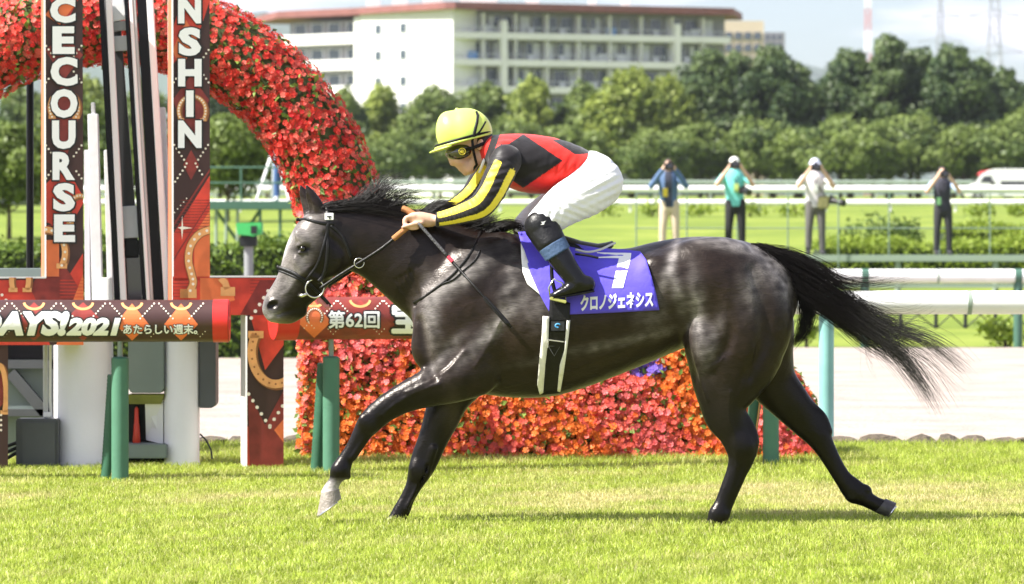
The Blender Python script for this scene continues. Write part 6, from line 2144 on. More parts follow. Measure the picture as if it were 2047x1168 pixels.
JK = empty('jockey', P(1120, 500, Z0), 'jockey in red and black silks and a lime helmet crouched over the horse\'s neck', 'person')
near_arm = [H(1012, 322, 30, -.185, .075), H(998, 352, 28, -.22, .068), H(982, 386, 26, -.245, .06), H(962, 412, 24, -.25, .055), H(930, 426, 19, -.21, .047), H(895, 436, 15, -.16, .038), H(868, 441, 12.5, -.125, .032)]
far_arm = [H(985, 325, 30, .17, .07), H(968, 355, 27, .21, .062), H(945, 387, 23, .22, .055), H(918, 408, 18, .17, .045), H(885, 425, 14, .11, .036), H(858, 436, 12, .06, .03)]
torso = [H(990, 304, 34, 0, .13), H(1012, 312, 44, 0, .19), H(1045, 325, 57, 0, .205), H(1085, 330, 58, 0, .195), H(1125, 334, 51, 0, .175), H(1158, 340, 43, 0, .165), H(1180, 350, 42, 0, .165)]
hips = [H(1150, 345, 36, 0, .15), H(1180, 350, 48, 0, .175), H(1196, 365, 50, 0, .175)]
near_thigh = [H(1198, 368, 46, -.10, .105), H(1170, 388, 47, -.15, .10), H(1132, 408, 42, -.19, .09), H(1100, 432, 35, -.225, .078), H(1080, 448, 30, -.24, .068)]
far_thigh = [H(1195, 368, 46, .10, .105), H(1160, 390, 45, .15, .10), H(1115, 412, 39, .19, .09), H(1075, 436, 33, .22, .075), H(1052, 450, 26, .23, .065)]
near_shin = [H(1082, 454, 29, -.25, .062), H(1098, 482, 26, -.285, .058), H(1117, 513, 24, -.31, .054), H(1135, 540, 21, -.325, .048), H(1152, 562, 19, -.335, .042)]
far_shin = [H(1055, 456, 25, .25, .06), H(1080, 490, 24, .285, .056), H(1105, 525, 22, .31, .05), H(1130, 560, 19, .335, .042)]
near_foot = [H(1170, 568, 17, -.335, .036), H(1155, 570, 18, -.335, .038), H(1132, 579, 13, -.335, .042), H(1110, 588, 8, -.335, .036), H(1104, 591, 6, -.335, .026)]
far_foot = [H(1150, 568, 16, .335, .036), H(1130, 579, 13, .335, .042), H(1106, 589, 8, .335, .036)]


def shrink(pts, d):
    return [(x, y, z, max(r - d, .006), max(w - d, .006)) for x, y, z, r, w in pts]


jlo = P(780, 640, Z0); jhi = P(1265, 205, Z0)
BF = Field((jlo.x, Z0 - .42, jlo.z), (jhi.x, Z0 + .42, jhi.z), .0068)
for part_ in (torso, hips, near_arm, far_arm, near_thigh, far_thigh, near_shin, far_shin, near_foot, far_foot):
    BF.chain(shrink(part_, .011), k=.012)
# neck, skull and face
BF.chain([H(962, 300, 21, 0, .052), H(978, 308, 24, 0, .058), H(996, 312, 28, 0, .08)], k=.02)
BF.ball(HB(935, 282, 0), (.098, .073, .088), -.25, k=.01)
BF.chain([H(915, 312, 19, 0, .055), H(926, 326, 16, 0, .048), H(938, 334, 15, 0, .04)], k=.02)
BF.chain([H(955, 318, 12, -.045, .015), H(938, 338, 8, -.03, .014)], k=.02)
BF.chain([H(955, 318, 12, .045, .015), H(938, 338, 8, .03, .014)], k=.02)
BF.chain([H(899, 309, 5, 0, .012), H(902, 320, 5.5, 0, .014), H(905, 326, 6.5, 0, .018)], k=.008)          # nose
BF.ball(HB(917, 335, 0), (.013, .022, .007), -.5, k=.006)                                             # lips
BF.ball(HB(921, 341, 0), (.012, .02, .007), -.5, k=.006)
BF.ball(HB(930, 346, 0), (.016, .022, .014), -.5, k=.012)                                             # chin
BF.ball(HB(900, 303, 0), (.013, .055, .012), -.2, k=.012)                                             # brow
for sgn in (-1, 1):
    BF.ball(HB(960, 290, sgn * .078), (.017, .012, .031), -.25, k=.008)                               # ears
    BF.ball(HB(958, 288, sgn * .091), (.009, .010, .019), -.25, k=.005, op='sub')
    BF.ball(HB(916, 322, sgn * .04), (.025, .018, .018), -.4, k=.015)                                 # cheek bones


def fist(F, y, dx, dy, sg):
    """closed hand: palm, four bent fingers, thumb along the side"""
    def q(a, b_, yy, r): p = P(a + dx, b_ + dy, Z0); return (p.x, Z0 + y + yy, p.z, r)
    F.limb([q(872, 441, 0, .027), q(858, 441, 0, .030)], k=.01)
    F.chain([H(860 + dx, 441 + dy, 13, y, .032), H(842 + dx, 439 + dy, 15, y, .042), H(828 + dx, 438 + dy, 13, y, .043)], k=.012)
    for i, (yy, ln) in enumerate(((-.034, .92), (-.012, 1.0), (.011, .96), (.033, .85))):
        F.limb([q(830, 433, yy, .0115), q(830 - 17 * ln, 436, yy, .0112), q(830 - 20 * ln, 449, yy, .0105), q(830 - 8 * ln, 457, yy, .0095), q(836, 456, yy, .009)], k=.004, sub=3)
    F.limb([q(845, 446, -.036 * sg, .0125), q(828, 449, -.046 * sg, .011), q(812, 453, -.046 * sg, .009), q(806, 455, -.043 * sg, .007)], k=.006, sub=3)


fist(BF, -.115, 0, 0, 1)
fist(BF, .03, -2, -6, -1)
BV, BQ = BF.skin()
np_mesh('body', BV, BQ, M_skin, JK, smooth=True)


def garment(name, parts, lo_, hi_, h, material, k=.02, colour=None, cuts=(), grow=0.0, balls=(), fold=None):
    F = Field(lo_, hi_, h)
    for p_ in parts: F.chain(shrink(p_, -grow), k=k)
    for b_ in balls: F.ball(*b_[:-1], k=b_[-1])
    if fold: F.F += fold(F.ax[0][:, None, None], F.ax[1][None, :, None], F.ax[2][None, None, :]).astype(np.float32)
    for c_ in cuts: F.cut(*c_)
    V, Q = F.skin()
    return np_mesh(name, V, Q, material, JK, col=colour(V) if colour else None, smooth=True)


RED, BLK, YEL = np.array([.66, .022, .016]), np.array([.012, .0105, .012]), np.array([.80, .66, .06])


def torso_colour(V):
    px, py = to_px(V)
    c = np.tile(RED, (len(V), 1))
    dia = (np.abs(px - 1046) / 79 + np.abs(py - 322) / 54) < 1
    dia |= (px < 1046) & (np.abs(py - 318) < 30) & (px > 1000)
    b2 = (np.abs(px - 1150) / 46 + np.abs(py - (293 + (px - 1150) * .28)) / 16) < 1
    col = np.abs((px - 985) * .9 + (py - 290) * .3) < 7
    c[dia | b2 | col] = BLK
    return c


def sleeve_colour(chain_):
    A = catmull(np.array(chain_), 8)
    def f(V):
        D = ((V[:, None, [0, 2]] - A[None, :, [0, 2]]) ** 2).sum(2)
        j = D.argmin(1)
        t = np.gradient(A[:, [0, 2]], axis=0); t /= np.linalg.norm(t, axis=1)[:, None]
        nrm = np.stack([-t[:, 1], t[:, 0]], 1)                  # across the sleeve
        s_ = ((V[:, [0, 2]] - A[j][:, [0, 2]]) * nrm[j]).sum(1) / A[j, 3]
        c = np.tile(BLK * 1.5, (len(V), 1))
        u = j / (len(A) - 1)
        wide = .25 + .25 * u
        yel = ((s_ < -.18) & (s_ > -.18 - wide * 1.9)) | ((s_ > .48) & (s_ < .95))
        yel &= (u > .06 * (1 + 2 * np.abs(s_ - .7) * (s_ > 0))) & (u < .93)
        c[yel] = YEL
        return c
    return f


J = lambda a, b_: P(a, b_, Z0)
wl_dir = (J(1092, 390) - J(1184, 303)).normalized()               # line of the waistband
wn_ = Vector((-wl_dir.z, 0, wl_dir.x))
if wn_.x < 0: wn_ = -wn_


def breech_folds(X, Y, Z_):
    px = CX + X / pxm; py = HY - (Z_ - CAMZ) / pxm
    def lines(a, wl_, seed): return np.sin((px * math.cos(a) + py * math.sin(a)) / wl_ * 6.283 + 1.3 * np.sin(px * .021 + py * .033 + seed) + 4 * Y)
    seat = np.exp(-((px - 1205) / 42) ** 2 - ((py - 385) / 42) ** 2)
    knee = np.exp(-((px - 1100) / 34) ** 2 - ((py - 440) / 26) ** 2)
    under = np.exp(-((px - 1150) / 45) ** 2 - ((py - 425) / 22) ** 2)
    return .0042 * seat * lines(1.15, 17, 0) + .0032 * under * lines(1.9, 13, 2) + .0038 * knee * lines(.45, 14, 4) + .0012 * lines(.9, 30, 1)


def silk_folds(X, Y, Z_):
    px = CX + X / pxm; py = HY - (Z_ - CAMZ) / pxm
    def lines(a, wl_, seed): return np.sin((px * math.cos(a) + py * math.sin(a)) / wl_ * 6.283 + 1.5 * np.sin(px * .03 + py * .025 + seed) + 5 * Y)
    waist = np.exp(-((px - 1140) / 40) ** 2 - ((py - 350) / 40) ** 2); arm = np.exp(-((px - 1000) / 25) ** 2 - ((py - 360) / 40) ** 2); el = np.exp(-((px - 960) / 22) ** 2 - ((py - 408) / 22) ** 2)
    return .003 * waist * lines(.5, 16, 0) + .003 * arm * lines(1.3, 14, 1) + .003 * el * lines(2.4, 11, 2) + .0008 * lines(1.2, 24, 3)


shirt = garment('shirt', [torso], (J(955, 420).x, Z0 - .3, J(0, 415).z), (J(1215, 0).x, Z0 + .3, J(0, 245).z), .0048, M_silk, colour=torso_colour, fold=silk_folds,
                cuts=[(J(1178, 316), wn_)], balls=[(HB(1010, 318, -.15), (.08, .06, .085), 0, .03), (HB(1000, 318, .15), (.08, .06, .085), 0, .03)])
sl1 = garment('sleeve', [near_arm], (J(850, 0).x, Z0 - .38, J(0, 470).z), (J(1065, 0).x, Z0 - .04, J(0, 270).z), .0036, M_silk, colour=sleeve_colour(near_arm), grow=.004, fold=silk_folds,
              cuts=[(J(872, 441), (-1, 0, 0))])
sl2 = garment('sleeve', [far_arm], (J(840, 0).x, Z0 + .0, J(0, 470).z), (J(1040, 0).x, Z0 + .36, J(0, 270).z), .004, M_silk, colour=sleeve_colour(far_arm), grow=.004, fold=silk_folds,
              cuts=[(J(862, 436), (-1, 0, 0))])
breeches = garment('breeches', [hips, near_thigh, far_thigh], (J(1010, 0).x, Z0 - .36, J(0, 500).z), (J(1265, 0).x, Z0 + .36, J(0, 280).z), .0058, M_breech, k=.03, fold=breech_folds)
for sh_, ft_, side in ((near_shin, near_foot, -1), (far_shin, far_foot, 1)):
    ylo, yhi = (Z0 - .42, Z0 - .1) if side < 0 else (Z0 + .1, Z0 + .42)
    bt_ = garment('boot', [sh_, ft_], (J(1030, 0).x, ylo, J(0, 615).z), (J(1205, 0).x, yhi, J(0, 425).z), .005, M_boot, k=.012, grow=.002)
    s0 = MB()
    A = catmull(np.array(sh_), 6)
    kg = garment('knee_guard', [sh_[:2] if side < 0 else sh_[:2]], (J(1020, 0).x, ylo, J(0, 515).z), (J(1135, 0).x, yhi, J(0, 415).z), .005, M_knee, grow=.013)
    q0, q1 = np.array(sh_[1]), np.array(sh_[2])
    band = [tuple(q0 * .9 + q1 * .1), tuple(q0 * .15 + q1 * .85)]
    bd = garment('leg_band', [band], (J(1040, 0).x, ylo, J(0, 560).z), (J(1160, 0).x, yhi, J(0, 440).z), .005, M_denim, grow=.010,
                 cuts=[((q0[0] * .85 + q1[0] * .15, 0, q0[2] * .85 + q1[2] * .15), (q0[0] - q1[0], 0, q0[2] - q1[2])), ((q0[0] * .15 + q1[0] * .85, 0, q0[2] * .15 + q1[2] * .85), (q1[0] - q0[0], 0, q1[2] - q0[2]))])
    if side < 0:
        so_ = MB(); so_.bar(P(1104, 597, Z0 - .335), P(1189, 582, Z0 - .335), .009, .075); so_.build('sole', M_black, bt_, bevel=.003)
        lg = MB()
        c = P(1086, 446, Z0 - .335)
        lg.prism([c + Vector(v) for v in ((-.015, 0, -.01), (-.004, 0, -.002), (-.012, 0, .006), (.0, 0, .006), (.014, 0, .012), (.006, 0, .002), (.004, 0, -.008))], (0, .004, 0))
        lg.build('guard_mark', M_white, kg)

# helmet
hc = J(929, 268); hc.y = Z0
ang = math.atan2(297 - 266, 984 - 868)                            # tilt of the brim
F = Field((J(862, 0).x, Z0 - .15, J(0, 305).z), (J(992, 0).x, Z0 + .15, J(0, 210).z), .004)
F.ball((hc.x, Z0, hc.z), (.142, .118, .132), ang, k=.005)
F.ball(HB(900, 262, 0), (.066, .10, .10), ang, k=.03)
bn = (math.sin(ang), 0, -math.cos(ang))
F.cut(J(926, 283), (bn[0], 0, bn[2]))
V_, Q_ = F.skin()
helmet = np_mesh('helmet', V_, Q_, M_helmet, JK, smooth=True)
btn = MB(); btn.lathe(J(914, 219), [(.001, .008), (.009, .006), (.012, 0), (.012, -.01)], 12); btn.build('button', M_helmet, helmet, smooth='all')


def hpt(a, yaw):
    """point on the rim ellipse of the helmet"""
    c = J(926, 281); ca, sa = math.cos(ang), math.sin(ang)
    u = .147 * math.cos(yaw); return Vector((c.x + u * ca, Z0 + .122 * math.sin(yaw), c.z + u * sa + a))


mb = MB(); mb.tube([hpt(.008, t) for t in np.linspace(0, 2 * math.pi, 49)], .0065, 8, cap=False); mb.build('helmet_band', M_black, helmet, smooth='all')
mb = MB(); mb.tube([hpt(-.004, t) for t in np.linspace(0, 2 * math.pi, 49)], .006, 8, cap=False); mb.build('rim', M_helmet, helmet, smooth='all')
pk = MB(); vs, fs = [], []
for i in range(13):
    t = math.pi + (i - 6) / 6 * 1.15
    a = hpt(-.006, t); b_ = hpt(-.014, t); o_ = Vector((math.cos(ang) * math.cos(t), math.sin(t), math.sin(ang) * math.cos(t)))
    vs += [a, b_ + o_ * .034 * max(.05, math.cos((t - math.pi) * 1.25))]
fs = [(2 * i, 2 * i + 1, 2 * i + 3, 2 * i + 2) for i in range(12)]
pk.add(vs, fs); po = pk.build('peak', M_helmet, helmet, smooth='all'); md = po.modifiers.new('thickness', 'SOLIDIFY'); md.thickness = .006
# goggle straps over the helmet and goggles
def over(pxs, rad_add=.004):
    out = []
    for a, b_ in pxs:
        p = J(a, b_); dx, dz = p.x - hc.x, p.z - hc.z
        ca, sa = math.cos(ang), math.sin(ang)
        u, w_ = (dx * ca + dz * sa) / .142, (-dx * sa + dz * ca) / .132
        y = .118 * math.sqrt(max(0, 1 - u * u - w_ * w_))
        out.append(Vector((p.x, Z0 - y - rad_add, p.z)))
    return out


mb = MB(); mb.tube(over([(952, 224), (955, 232), (954, 245), (951, 258), (948, 272), (944, 282)]), .0075, 8, flat=.5); mb.build('chin_harness', M_black, JK, smooth='all')
mb = MB(); mb.tube(over([(971, 244), (966, 254), (960, 264), (952, 272), (946, 277)]), .0045, 8, flat=.6); mb.build('helmet_strap', M_black, JK, smooth='all')
mb = MB(); mb.tube([P(944, 280, Z0 - .112), P(946, 300, Z0 - .092), P(950, 318, Z0 - .078), P(953, 330, Z0 - .06), P(945, 340, Z0 - .035), P(938, 345, Z0)], .007, 8, flat=.5); mb.build('chin_strap', M_black, JK, smooth='all')
gg = Field((J(885, 0).x, Z0 - .09, J(0, 330).z), (J(950, 0).x, Z0 + .09, J(0, 285).z), .0035)
gg.chain([H(930, 302, 13, -.062, .018), H(918, 305, 15, -.058, .026), H(904, 307, 12, -.03, .03), H(899, 306, 9, 0, .03), H(904, 307, 12, .03, .03), H(918, 305, 15, .058, .026)], k=.01)
V_, Q_ = gg.skin(); gob = np_mesh('goggles', V_, Q_, M_goggle, JK, smooth=True)
mb = MB(); mb.tube([P(924 + 6.5 * math.cos(t), 303 + 6.5 * math.sin(t), Z0 - .087) for t in np.linspace(0, 2 * math.pi, 25)], .003, 6, cap=False); mb.lathe(P(924, 303, Z0 - .085), [(.001, .004), (.010, .003), (.0105, 0)], 14, ax=(0, -1, 0)); mb.build('vent', M_yellow, gob, smooth='all')
mb = MB(); mb.tube([P(930, 300, Z0 - .082), P(945, 296, Z0 - .094), P(960, 290, Z0 - .098), P(974, 284, Z0 - .07), P(980, 281, Z0)], .009, 8, flat=.4); mb.build('goggle_strap', M_black, gob, smooth='all')
cr = MB(); cr.tube([P(958, 346, Z0 - .075), P(966, 325, Z0 - .085), P(976, 300, Z0 - .07)], [.006, .008, .006], 8, flat=.5); cr.build('collar', M_white, JK, smooth='all')
hr = Field((J(940, 0).x, Z0 - .1, J(0, 320).z), (J(990, 0).x, Z0 + .1, J(0, 265).z), .004)
hr.ball(HB(965, 284, 0), (.052, .076, .07), -.3, k=.01); V_, Q_ = hr.skin(); np_mesh('hair', V_, Q_, M_brow, JK, smooth=True)

# whip
WP = empty('whip', P(845, 462, Z0 - .13), 'thin black riding whip with a red band hanging from the jockey\'s hand', 'whip')
def wpt(t): return P(836 + (1022 - 836) * t, 446 + (655 - 446) * t, Z0 - .16 - .16 * t)
mb = MB(); mb.tube([wpt(t) for t in np.linspace(0, .32, 8)], .0085, 10); mb.build('handle', mat('whip_grip', (.06, .06, .065), rough=.6, bump=.8, bscale=120), WP, smooth='all')
mb = MB(); mb.tube([wpt(.32), wpt(.37)], .0095, 10); mb.build('band', mat('red_tape', (.62, .05, .09), rough=.5), WP, smooth=True)
mb = MB(); mb.tube([wpt(.37), wpt(.7), wpt(1.0)], [.006, .0055, .004], 8); mb.build('shaft', M_leather, WP, smooth='all')
mb = MB(); mb.tube([wpt(.70), wpt(.72), wpt(.95), wpt(1.0)], [.004, .012, .012, .004], 8, flat=.35); mb.build('flap', M_leather, WP, smooth='all')
# ------------------------------------------------------------------ photographers on the platform, film operator, ambulance
M_pskin = mat('person_skin', (.60, .38, .27), rough=.55)
M_shoe = mat('dark_shoe', (.02, .02, .022), rough=.5)
M_camblack = mat('camera_black', (.012, .012, .013), rough=.35)
M_lens = mat('lens_glass', (.02, .02, .03), rough=.05, spec=.8)


def person(name_loc, label, sc, shirt_c, trouser_c, hat=None, hat_c=None, shoe_m=None, long_sleeve=False, badge=None, pose='shoot', sway=0.0, core=None):
    x0, y0, z0 = name_loc
    root = empty('person', name_loc, label, 'person', 'photographers on the platform' if pose == 'shoot' else None)
    def T(p): return (x0 + p[0] * sc, y0 + p[1] * sc, z0 + p[2] * sc) + tuple(v * sc for v in p[3:])
    lo = (x0 - .5 * sc, y0 - .62 * sc, z0 - .05); hi = (x0 + .5 * sc, y0 + .35 * sc, z0 + 1.9 * sc)
    h = .0165
    torso_ = [(0, 0, .90, .155, .115), (sway * .5, 0, 1.05, .15, .11), (sway, -.01, 1.22, .17, .12), (sway, -.01, 1.36, .165, .105), (sway, 0, 1.42, .10, .07)]
    legs = [[(s_ * .085, 0, .92, .088, .095), (s_ * .10, -.01, .70, .078, .085), (s_ * .115, -.015, .50, .06, .065), (s_ * .12, .02, .28, .055, .06), (s_ * .125, .03, .08, .042, .045)] for s_ in (-1, 1)]
    if pose == 'shoot':
        arms = [[(s_ * .185 + sway, 0, 1.385, .058), (s_ * .265 + sway, -.12, 1.30, .05), (s_ * .315 + sway, -.22, 1.235, .045), (s_ * .205 + sway, -.28, 1.40, .042), (s_ * .10 + sway, -.30, 1.545, .036)] for s_ in (-1, 1)]
        hands = [(s_ * .085 + sway, -.31, 1.565) for s_ in (-1, 1)]
    else:
        arms = [[(s_ * .185, 0, 1.385, .058), (s_ * .22, -.05, 1.2, .05), (s_ * .22, -.12, 1.08, .044), (s_ * .2 - .12, -.2, 1.15, .037), (s_ * .12 - .25, -.25, 1.2, .03)] for s_ in (-1, 1)]
        hands = [(s_ * .12 - .28, -.26, 1.21) for s_ in (-1, 1)]
    def fld(): return Field(lo, hi, h)
    F = fld()
    F.chain([T((a, b_, c, r_ - .012, w_ - .012)) for a, b_, c, r_, w_ in torso_], k=.02)
    for lg in legs: F.chain([T((a, b_, c, r_ - .012, w_ - .012)) for a, b_, c, r_, w_ in lg], k=.02)
    for s_ in (-1, 1): F.limb([T((s_ * .125, .03, .05, .04)), T((s_ * .13, -.14, .035, .03))], k=.02)
    for ar in arms: F.limb([T((a, b_, c, r_ - .004)) for a, b_, c, r_ in ar], k=.02)
    F.limb([T((sway, 0, 1.42, .055)), T((sway, -.02, 1.52, .052))], k=.02)
    F.ball(T((sway, -.025, 1.605))[:3], tuple(v * sc for v in (.076, .092, .108)), k=.02)
    F.ball(T((sway, -.11, 1.595))[:3], tuple(v * sc for v in (.016, .026, .022)), k=.012)
    for s_ in (-1, 1): F.ball(T((sway + s_ * .077, -.01, 1.60))[:3], tuple(v * sc for v in (.012, .022, .03)), k=.01)
    for (hx, hy, hz), s_ in zip(hands, (-1, 1)):
        F.ball(T((hx, hy, hz))[:3], tuple(v * sc for v in (.036, .03, .05)), k=.01)
        for q in range(4): F.limb([T((hx, hy - .01, hz + .03 - q * .018, .012)), T((hx - s_ * .035, hy - .035, hz + .045 - q * .018, .0105)), T((hx - s_ * .05, hy - .02, hz + .045 - q * .018, .009))], k=.004)
        F.limb([T((hx, hy, hz - .03, .013)), T((hx - s_ * .03, hy + .02, hz - .005, .01))], k=.006)
    V, Q = F.skin(); np_mesh('body', V, Q, M_pskin, root, smooth=True)
    ms = mat('shirt_fabric', shirt_c, rough=.8, bump=.5, bscale=10)
    F = fld(); F.chain([T((a, b_, c, r_ + .006, w_ + .008)) for a, b_, c, r_, w_ in torso_], k=.02)
    for ar in arms:
        seq = ar if long_sleeve else ar[:2] + [tuple(np.array(ar[1]) * .45 + np.array(ar[2]) * .55)]
        F.limb([T((a, b_, c, r_ + .007)) for a, b_, c, r_ in (seq[:-1] + [tuple(np.array(seq[-1]) * .75 + np.array(seq[-2]) * .25)] if long_sleeve else seq)], k=.02)
    V, Q = F.skin()
    if core:
        ms = mat('shirt_fabric', attr=True, rough=.8, bump=.5, bscale=10)
        c_ = np.tile(np.array(shirt_c), (len(V), 1)); lx = np.abs(V[:, 0] - x0 - sway * sc) / sc
        c_[(lx < core[1]) & (V[:, 2] > z0)] = core[0]
    sh = np_mesh('shirt', V, Q, ms, root, smooth=True, col=c_ if core else None)
    mt = mat('trouser_fabric', trouser_c, rough=.85, bump=.5, bscale=9)
    F = fld(); F.chain([T((0, 0, .97, .148, .115)), T((0, 0, .88, .15, .12))], k=.02)
    for lg in legs: F.chain([T((a, b_, c, r_ + .008, w_ + .008)) for a, b_, c, r_, w_ in lg], k=.02)
    V, Q = F.skin(); np_mesh('trousers', V, Q, mt, root, smooth=True)
    for s_ in (-1, 1):
        F = fld(); F.limb([T((s_ * .125, .05, .05, .05)), T((s_ * .13, -.06, .045, .045)), T((s_ * .135, -.17, .035, .035))], k=.02); F.cut((0, 0, z0 + .002), (0, 0, -1))
        V, Q = F.skin(); np_mesh('shoe', V, Q, shoe_m or M_shoe, root, smooth=True)
    F = fld()
    if hat == 'cap':
        F.ball(T((sway, -.02, 1.645))[:3], tuple(v * sc for v in (.092, .108, .088)), k=.01); F.cut(T((0, 0, 1.63))[:3], (0, 0, -1))
        F.ball(T((sway, -.14, 1.637))[:3], tuple(v * sc for v in (.075, .07, .012)), k=.01)
    elif hat == 'bucket':
        F.ball(T((sway, -.02, 1.65))[:3], tuple(v * sc for v in (.095, .11, .095)), k=.01); F.cut(T((0, 0, 1.62))[:3], (0, 0, -1))
        F.ball(T((sway, -.03, 1.632))[:3], tuple(v * sc for v in (.125, .145, .016)), k=.015)
    else:
        F.ball(T((sway, .0, 1.64))[:3], tuple(v * sc for v in (.086, .095, .092)), k=.01); F.cut(T((0, -.07, 0))[:3], (0, -1, -.3))
    V, Q = F.skin(); np_mesh('hat' if hat else 'hair', V, Q, mat('hat_cloth' if hat else 'person_hair', hat_c or (.02, .015, .012), rough=.8), root, smooth=True)
    if badge:
        mb = MB(); c = Vector(T((badge[0] + sway, -.165, badge[1]))); mb.box(c, (.085 * sc, .012, .15 * sc)); mb.build('badge', mat('badge_card', badge[2], rough=.5), root, bevel=.004)
        mb = MB(); mb.tube([c + Vector((0, 0, .07)), Vector(T((sway - .05, -.10, 1.43)))], .006, 5); mb.tube([c + Vector((0, 0, .07)), Vector(T((sway + .05, -.10, 1.43)))], .006, 5); mb.build('lanyard', M_camblack, root)
    return root, T


def still_camera(T, pos, label, long=.14, ang=0.0):
    c = Vector(T(pos)[:3]); s_ = T((0, 0, 0, 1))[3] * 1.15
    root = empty('photo_camera', c, label, 'camera', 'photographers\' cameras')
    dirv = Vector((math.sin(ang), -math.cos(ang) * .92, -.2 if ang else 0)).normalized()
    mb = MB(); mb.box(c, (.15 * s_, .07 * s_, .105 * s_)); mb.box(c + Vector((0, -.005, .065 * s_)), (.06 * s_, .06 * s_, .035 * s_)); mb.build('body', M_camblack, root, bevel=.012)
    e = c + dirv * (.04 + long) * s_
    mb = MB(); mb.tube([c + dirv * .02, c + dirv * (.04 + long * .6) * s_, c + dirv * (.04 + long * .62) * s_, e], [.042 * s_, .042 * s_, .052 * s_, .055 * s_], 18); l_ = mb.build('lens', M_camblack, root, smooth=True)
    mb = MB(); mb.lathe(e + dirv * .001, [(.001, .003), (.042 * s_, .001), (.042 * s_, 0)], 16, ax=tuple(dirv)); mb.build('front_glass', M_lens, l_)
    return root


DP = 68.35
zp = CAMZ - (510 - HY) * 68.0 / FOC
def at_px(px): return ((px - CX) * DP / FOC, DP, zp)


pr1, T1 = person(at_px(1338), 'photographer in a blue denim shirt and beige trousers, leftmost on the platform', 1.0, (.075, .135, .26), (.52, .42, .31), None, (.03, .018, .015), long_sleeve=True, core=((.03, .035, .06), .06), badge=(-.06, 1.12, (.72, .55, .03)), sway=-.02)
still_camera(T1, (-.02, -.34, 1.58), 'black camera hiding the face of the denim-shirted photographer')
pr2, T2 = person(at_px(1470), 'photographer in a turquoise T-shirt, white cap and black trousers', 1.02, (.16, .56, .54), (.012, .012, .013), 'cap', (.78, .77, .72), badge=(.03, 1.18, (.50, .62, .18)), sway=-.02)
still_camera(T2, (-.03, -.34, 1.575), 'black camera held up by the photographer in turquoise')
still_camera(T2, (.13, -.26, 1.13), 'second black camera hanging at the turquoise-shirted photographer\'s chest', .12, .5)
pr3, T3 = person(at_px(1630), 'photographer in a white T-shirt, pale bucket hat and grey trousers', 1.0, (.66, .62, .66), (.095, .09, .085), 'bucket', (.56, .58, .70), badge=(.0, 1.2, (.60, .62, .60)), sway=-.01)
still_camera(T3, (-.02, -.34, 1.565), 'black camera at the face of the pale-hatted photographer')
still_camera(T3, (.27, -.16, .98), 'black camera with lens slung at the pale-hatted photographer\'s hip', .2, 1.0)
bg = empty('shoulder_bag', T3((.13, -.18, .95))[:3], 'khaki shoulder bag at the pale-hatted photographer\'s hip', 'bag')
mb = MB(); c = Vector(T3((.13, -.19, .94))[:3]); mb.box(c, (.2, .1, .24)); mb.build('pouch', mat('khaki_canvas', (.20, .19, .08), rough=.9, bump=.4, bscale=20), bg, bevel=.03)
mb = MB(); mb.tube([c + Vector((.05, 0, .1)), Vector(T3((.06, -.15, 1.2))[:3]), Vector(T3((-.10, -.09, 1.42))[:3])], .014, 6); mb.build('shoulder_strap', M_camblack, bg)
pr4, T4 = person(at_px(1885), 'photographer with dark hair in a navy vest and black trousers, rightmost on the platform', .92, (.36, .47, .66), (.022, .022, .026), None, (.018, .013, .012), core=((.028, .028, .045), .165), badge=(-.08, 1.05, (.30, .62, .30)), sway=-.02)
still_camera(T4, (-.01, -.34, 1.57), 'black camera raised by the rightmost photographer')
D2f = D2 + .75
pr5, T5 = person(((566 - CX) * D2f / FOC, D2f, CAMZ - (402 - HY) * D2 / FOC + .0), 'film operator in blue jeans beside the white tripod, mostly behind the flower arch', 1.0, (.5, .5, .52), (.055, .11, .26), 'cap', (.1, .1, .12), shoe_m=M_rail, pose='film')
pr5['group'] = 'film crew'

# ambulance beyond the far rail
AMd = 262.0
am = empty('ambulance', P(2010, 398, AMd), 'white ambulance van with a red roof light at the right edge', 'van')
M_vw = mat('van_white', (.80, .80, .80), rough=.3, coat=.4)
M_vglass = mat('van_glass', (.03, .035, .04), rough=.06, spec=.8)
M_vred = mat('van_red', (.62, .05, .06), rough=.35)
base_z = ground_z(AMd)
sA = AMd / FOC
def ap(px, py, dy=0.0): p = P(px, py, AMd); return Vector((p.x, AMd + dy, p.z))
out_ = [(1934, 393), (1931, 383), (1936, 374), (1950, 366), (1962, 350), (1976, 341), (1990, 338), (2084, 338), (2090, 345), (2092, 393)]
mb = MB(); mb.prism([ap(x, y) for x, y in out_], (0, 1.9, 0)); vb = mb.build('body', M_vw, am, bevel=.06)
mb = MB(); mb.prism([ap(x, y, -.012) for x, y in ((1958, 365), (1967, 352), (1983, 352), (1983, 366))], (0, .02, 0)); mb.build('window', M_vglass, am)
mb = MB(); mb.prism([ap(x, y, -.012) for x, y in ((2000, 362), (2076, 362), (2076, 371), (2000, 371))], (0, .02, 0)); mb.build('window', M_vglass, am)
mb = MB(); a = ap(1949.5, 364.5); b_ = ap(1961, 350.5); mb.add([a + Vector((-.02, .15, 0)), a + Vector((-.02, 1.75, 0)), b_ + Vector((-.02, 1.75, 0)), b_ + Vector((-.02, .15, 0))], [(0, 1, 2, 3)]); mb.build('windscreen', M_vglass, am)
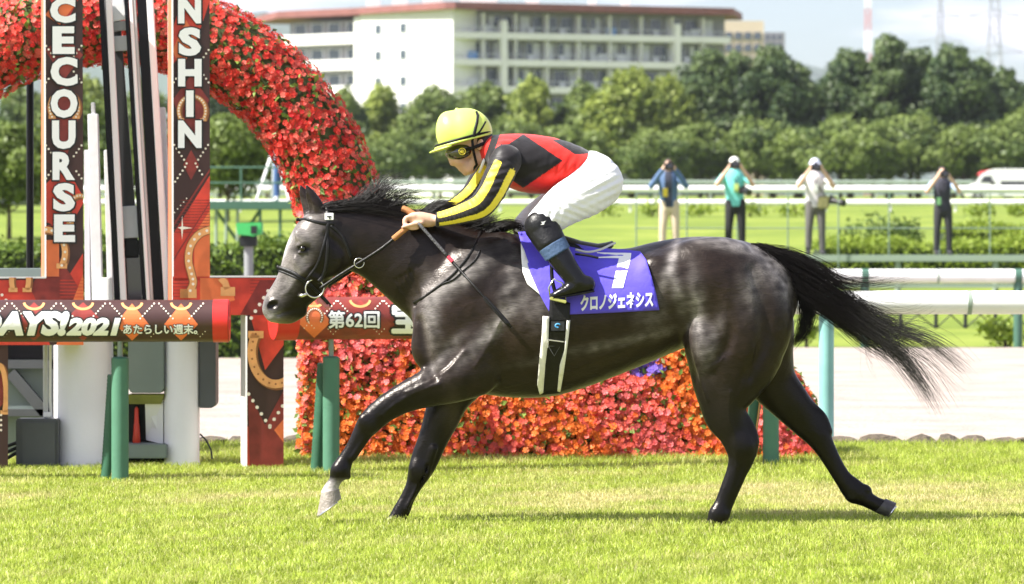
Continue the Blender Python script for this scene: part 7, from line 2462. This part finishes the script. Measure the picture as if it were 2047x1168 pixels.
mb = MB(); mb.prism([ap(x, y, .2) for x, y in ((1958, 350), (1966, 342), (1984, 339), (1990, 345), (1975, 350))], (0, 1.5, 0)); mb.build('roof_light', M_vred, am, bevel=.03)
mb = MB(); mb.prism([ap(x, y, -.01) for x, y in ((1936, 380), (2091, 380), (2091, 383), (1936, 383))], (0, .015, 0)); mb.build('stripe', M_vred, am)
mb = MB(); mb.box(ap(1984, 366, -.15), (.22, .2, .34)); mb.build('mirror', M_camblack, am, bevel=.03)
for px in (1955, 2062):
    c = ap(px, 0, -.02); c.z = base_z + .33
    mb = MB(); mb.lathe(c, [(.33, 0), (.34, .02), (.34, .2), (.33, .22)], 24, ax=(0, 1, 0)); w_ = mb.build('wheel', M_shoe, am, smooth=True)
    mb = MB(); mb.lathe(c + Vector((0, -.005, 0)), [(.2, 0), (.2, .02)], 18, ax=(0, 1, 0)); mb.build('rim', M_steel, w_)
    c = c + Vector((0, 1.7, 0)); mb = MB(); mb.lathe(c, [(.33, 0), (.34, .02), (.34, .2), (.33, .22)], 24, ax=(0, 1, 0)); mb.build('wheel', M_shoe, am, smooth=True)
mb = MB(); mb.box(ap(1933, 381, .35), (.05, .35, .16)); mb.build('headlight', M_lens, am, bevel=.02)
mb = MB(); mb.box(ap(1933, 381, 1.55), (.05, .35, .16)); mb.build('headlight', M_lens, am, bevel=.02)
# ------------------------------------------------------------------ the air: thin summer haze over the whole place
M_haze = bpy.data.materials.new('haze'); M_haze.use_nodes = True
hn, hl = M_haze.node_tree.nodes, M_haze.node_tree.links
hn.remove(hn['Principled BSDF'])
hvol = hn.new('ShaderNodeVolumePrincipled')
hvol.inputs['Color'].default_value = (.86, .91, 1, 1)
hvol.inputs['Density'].default_value = 0.00008
hvol.inputs['Anisotropy'].default_value = 0.2
hl.new(hvol.outputs['Volume'], hn['Material Output'].inputs['Volume'])
hb = MB(); hb.box((0, 3080, 245), (5600, 6300, 500))
ho = hb.build('haze', M_haze)
tag(ho, 'thin pale haze in the distance', 'haze', kind='stuff')
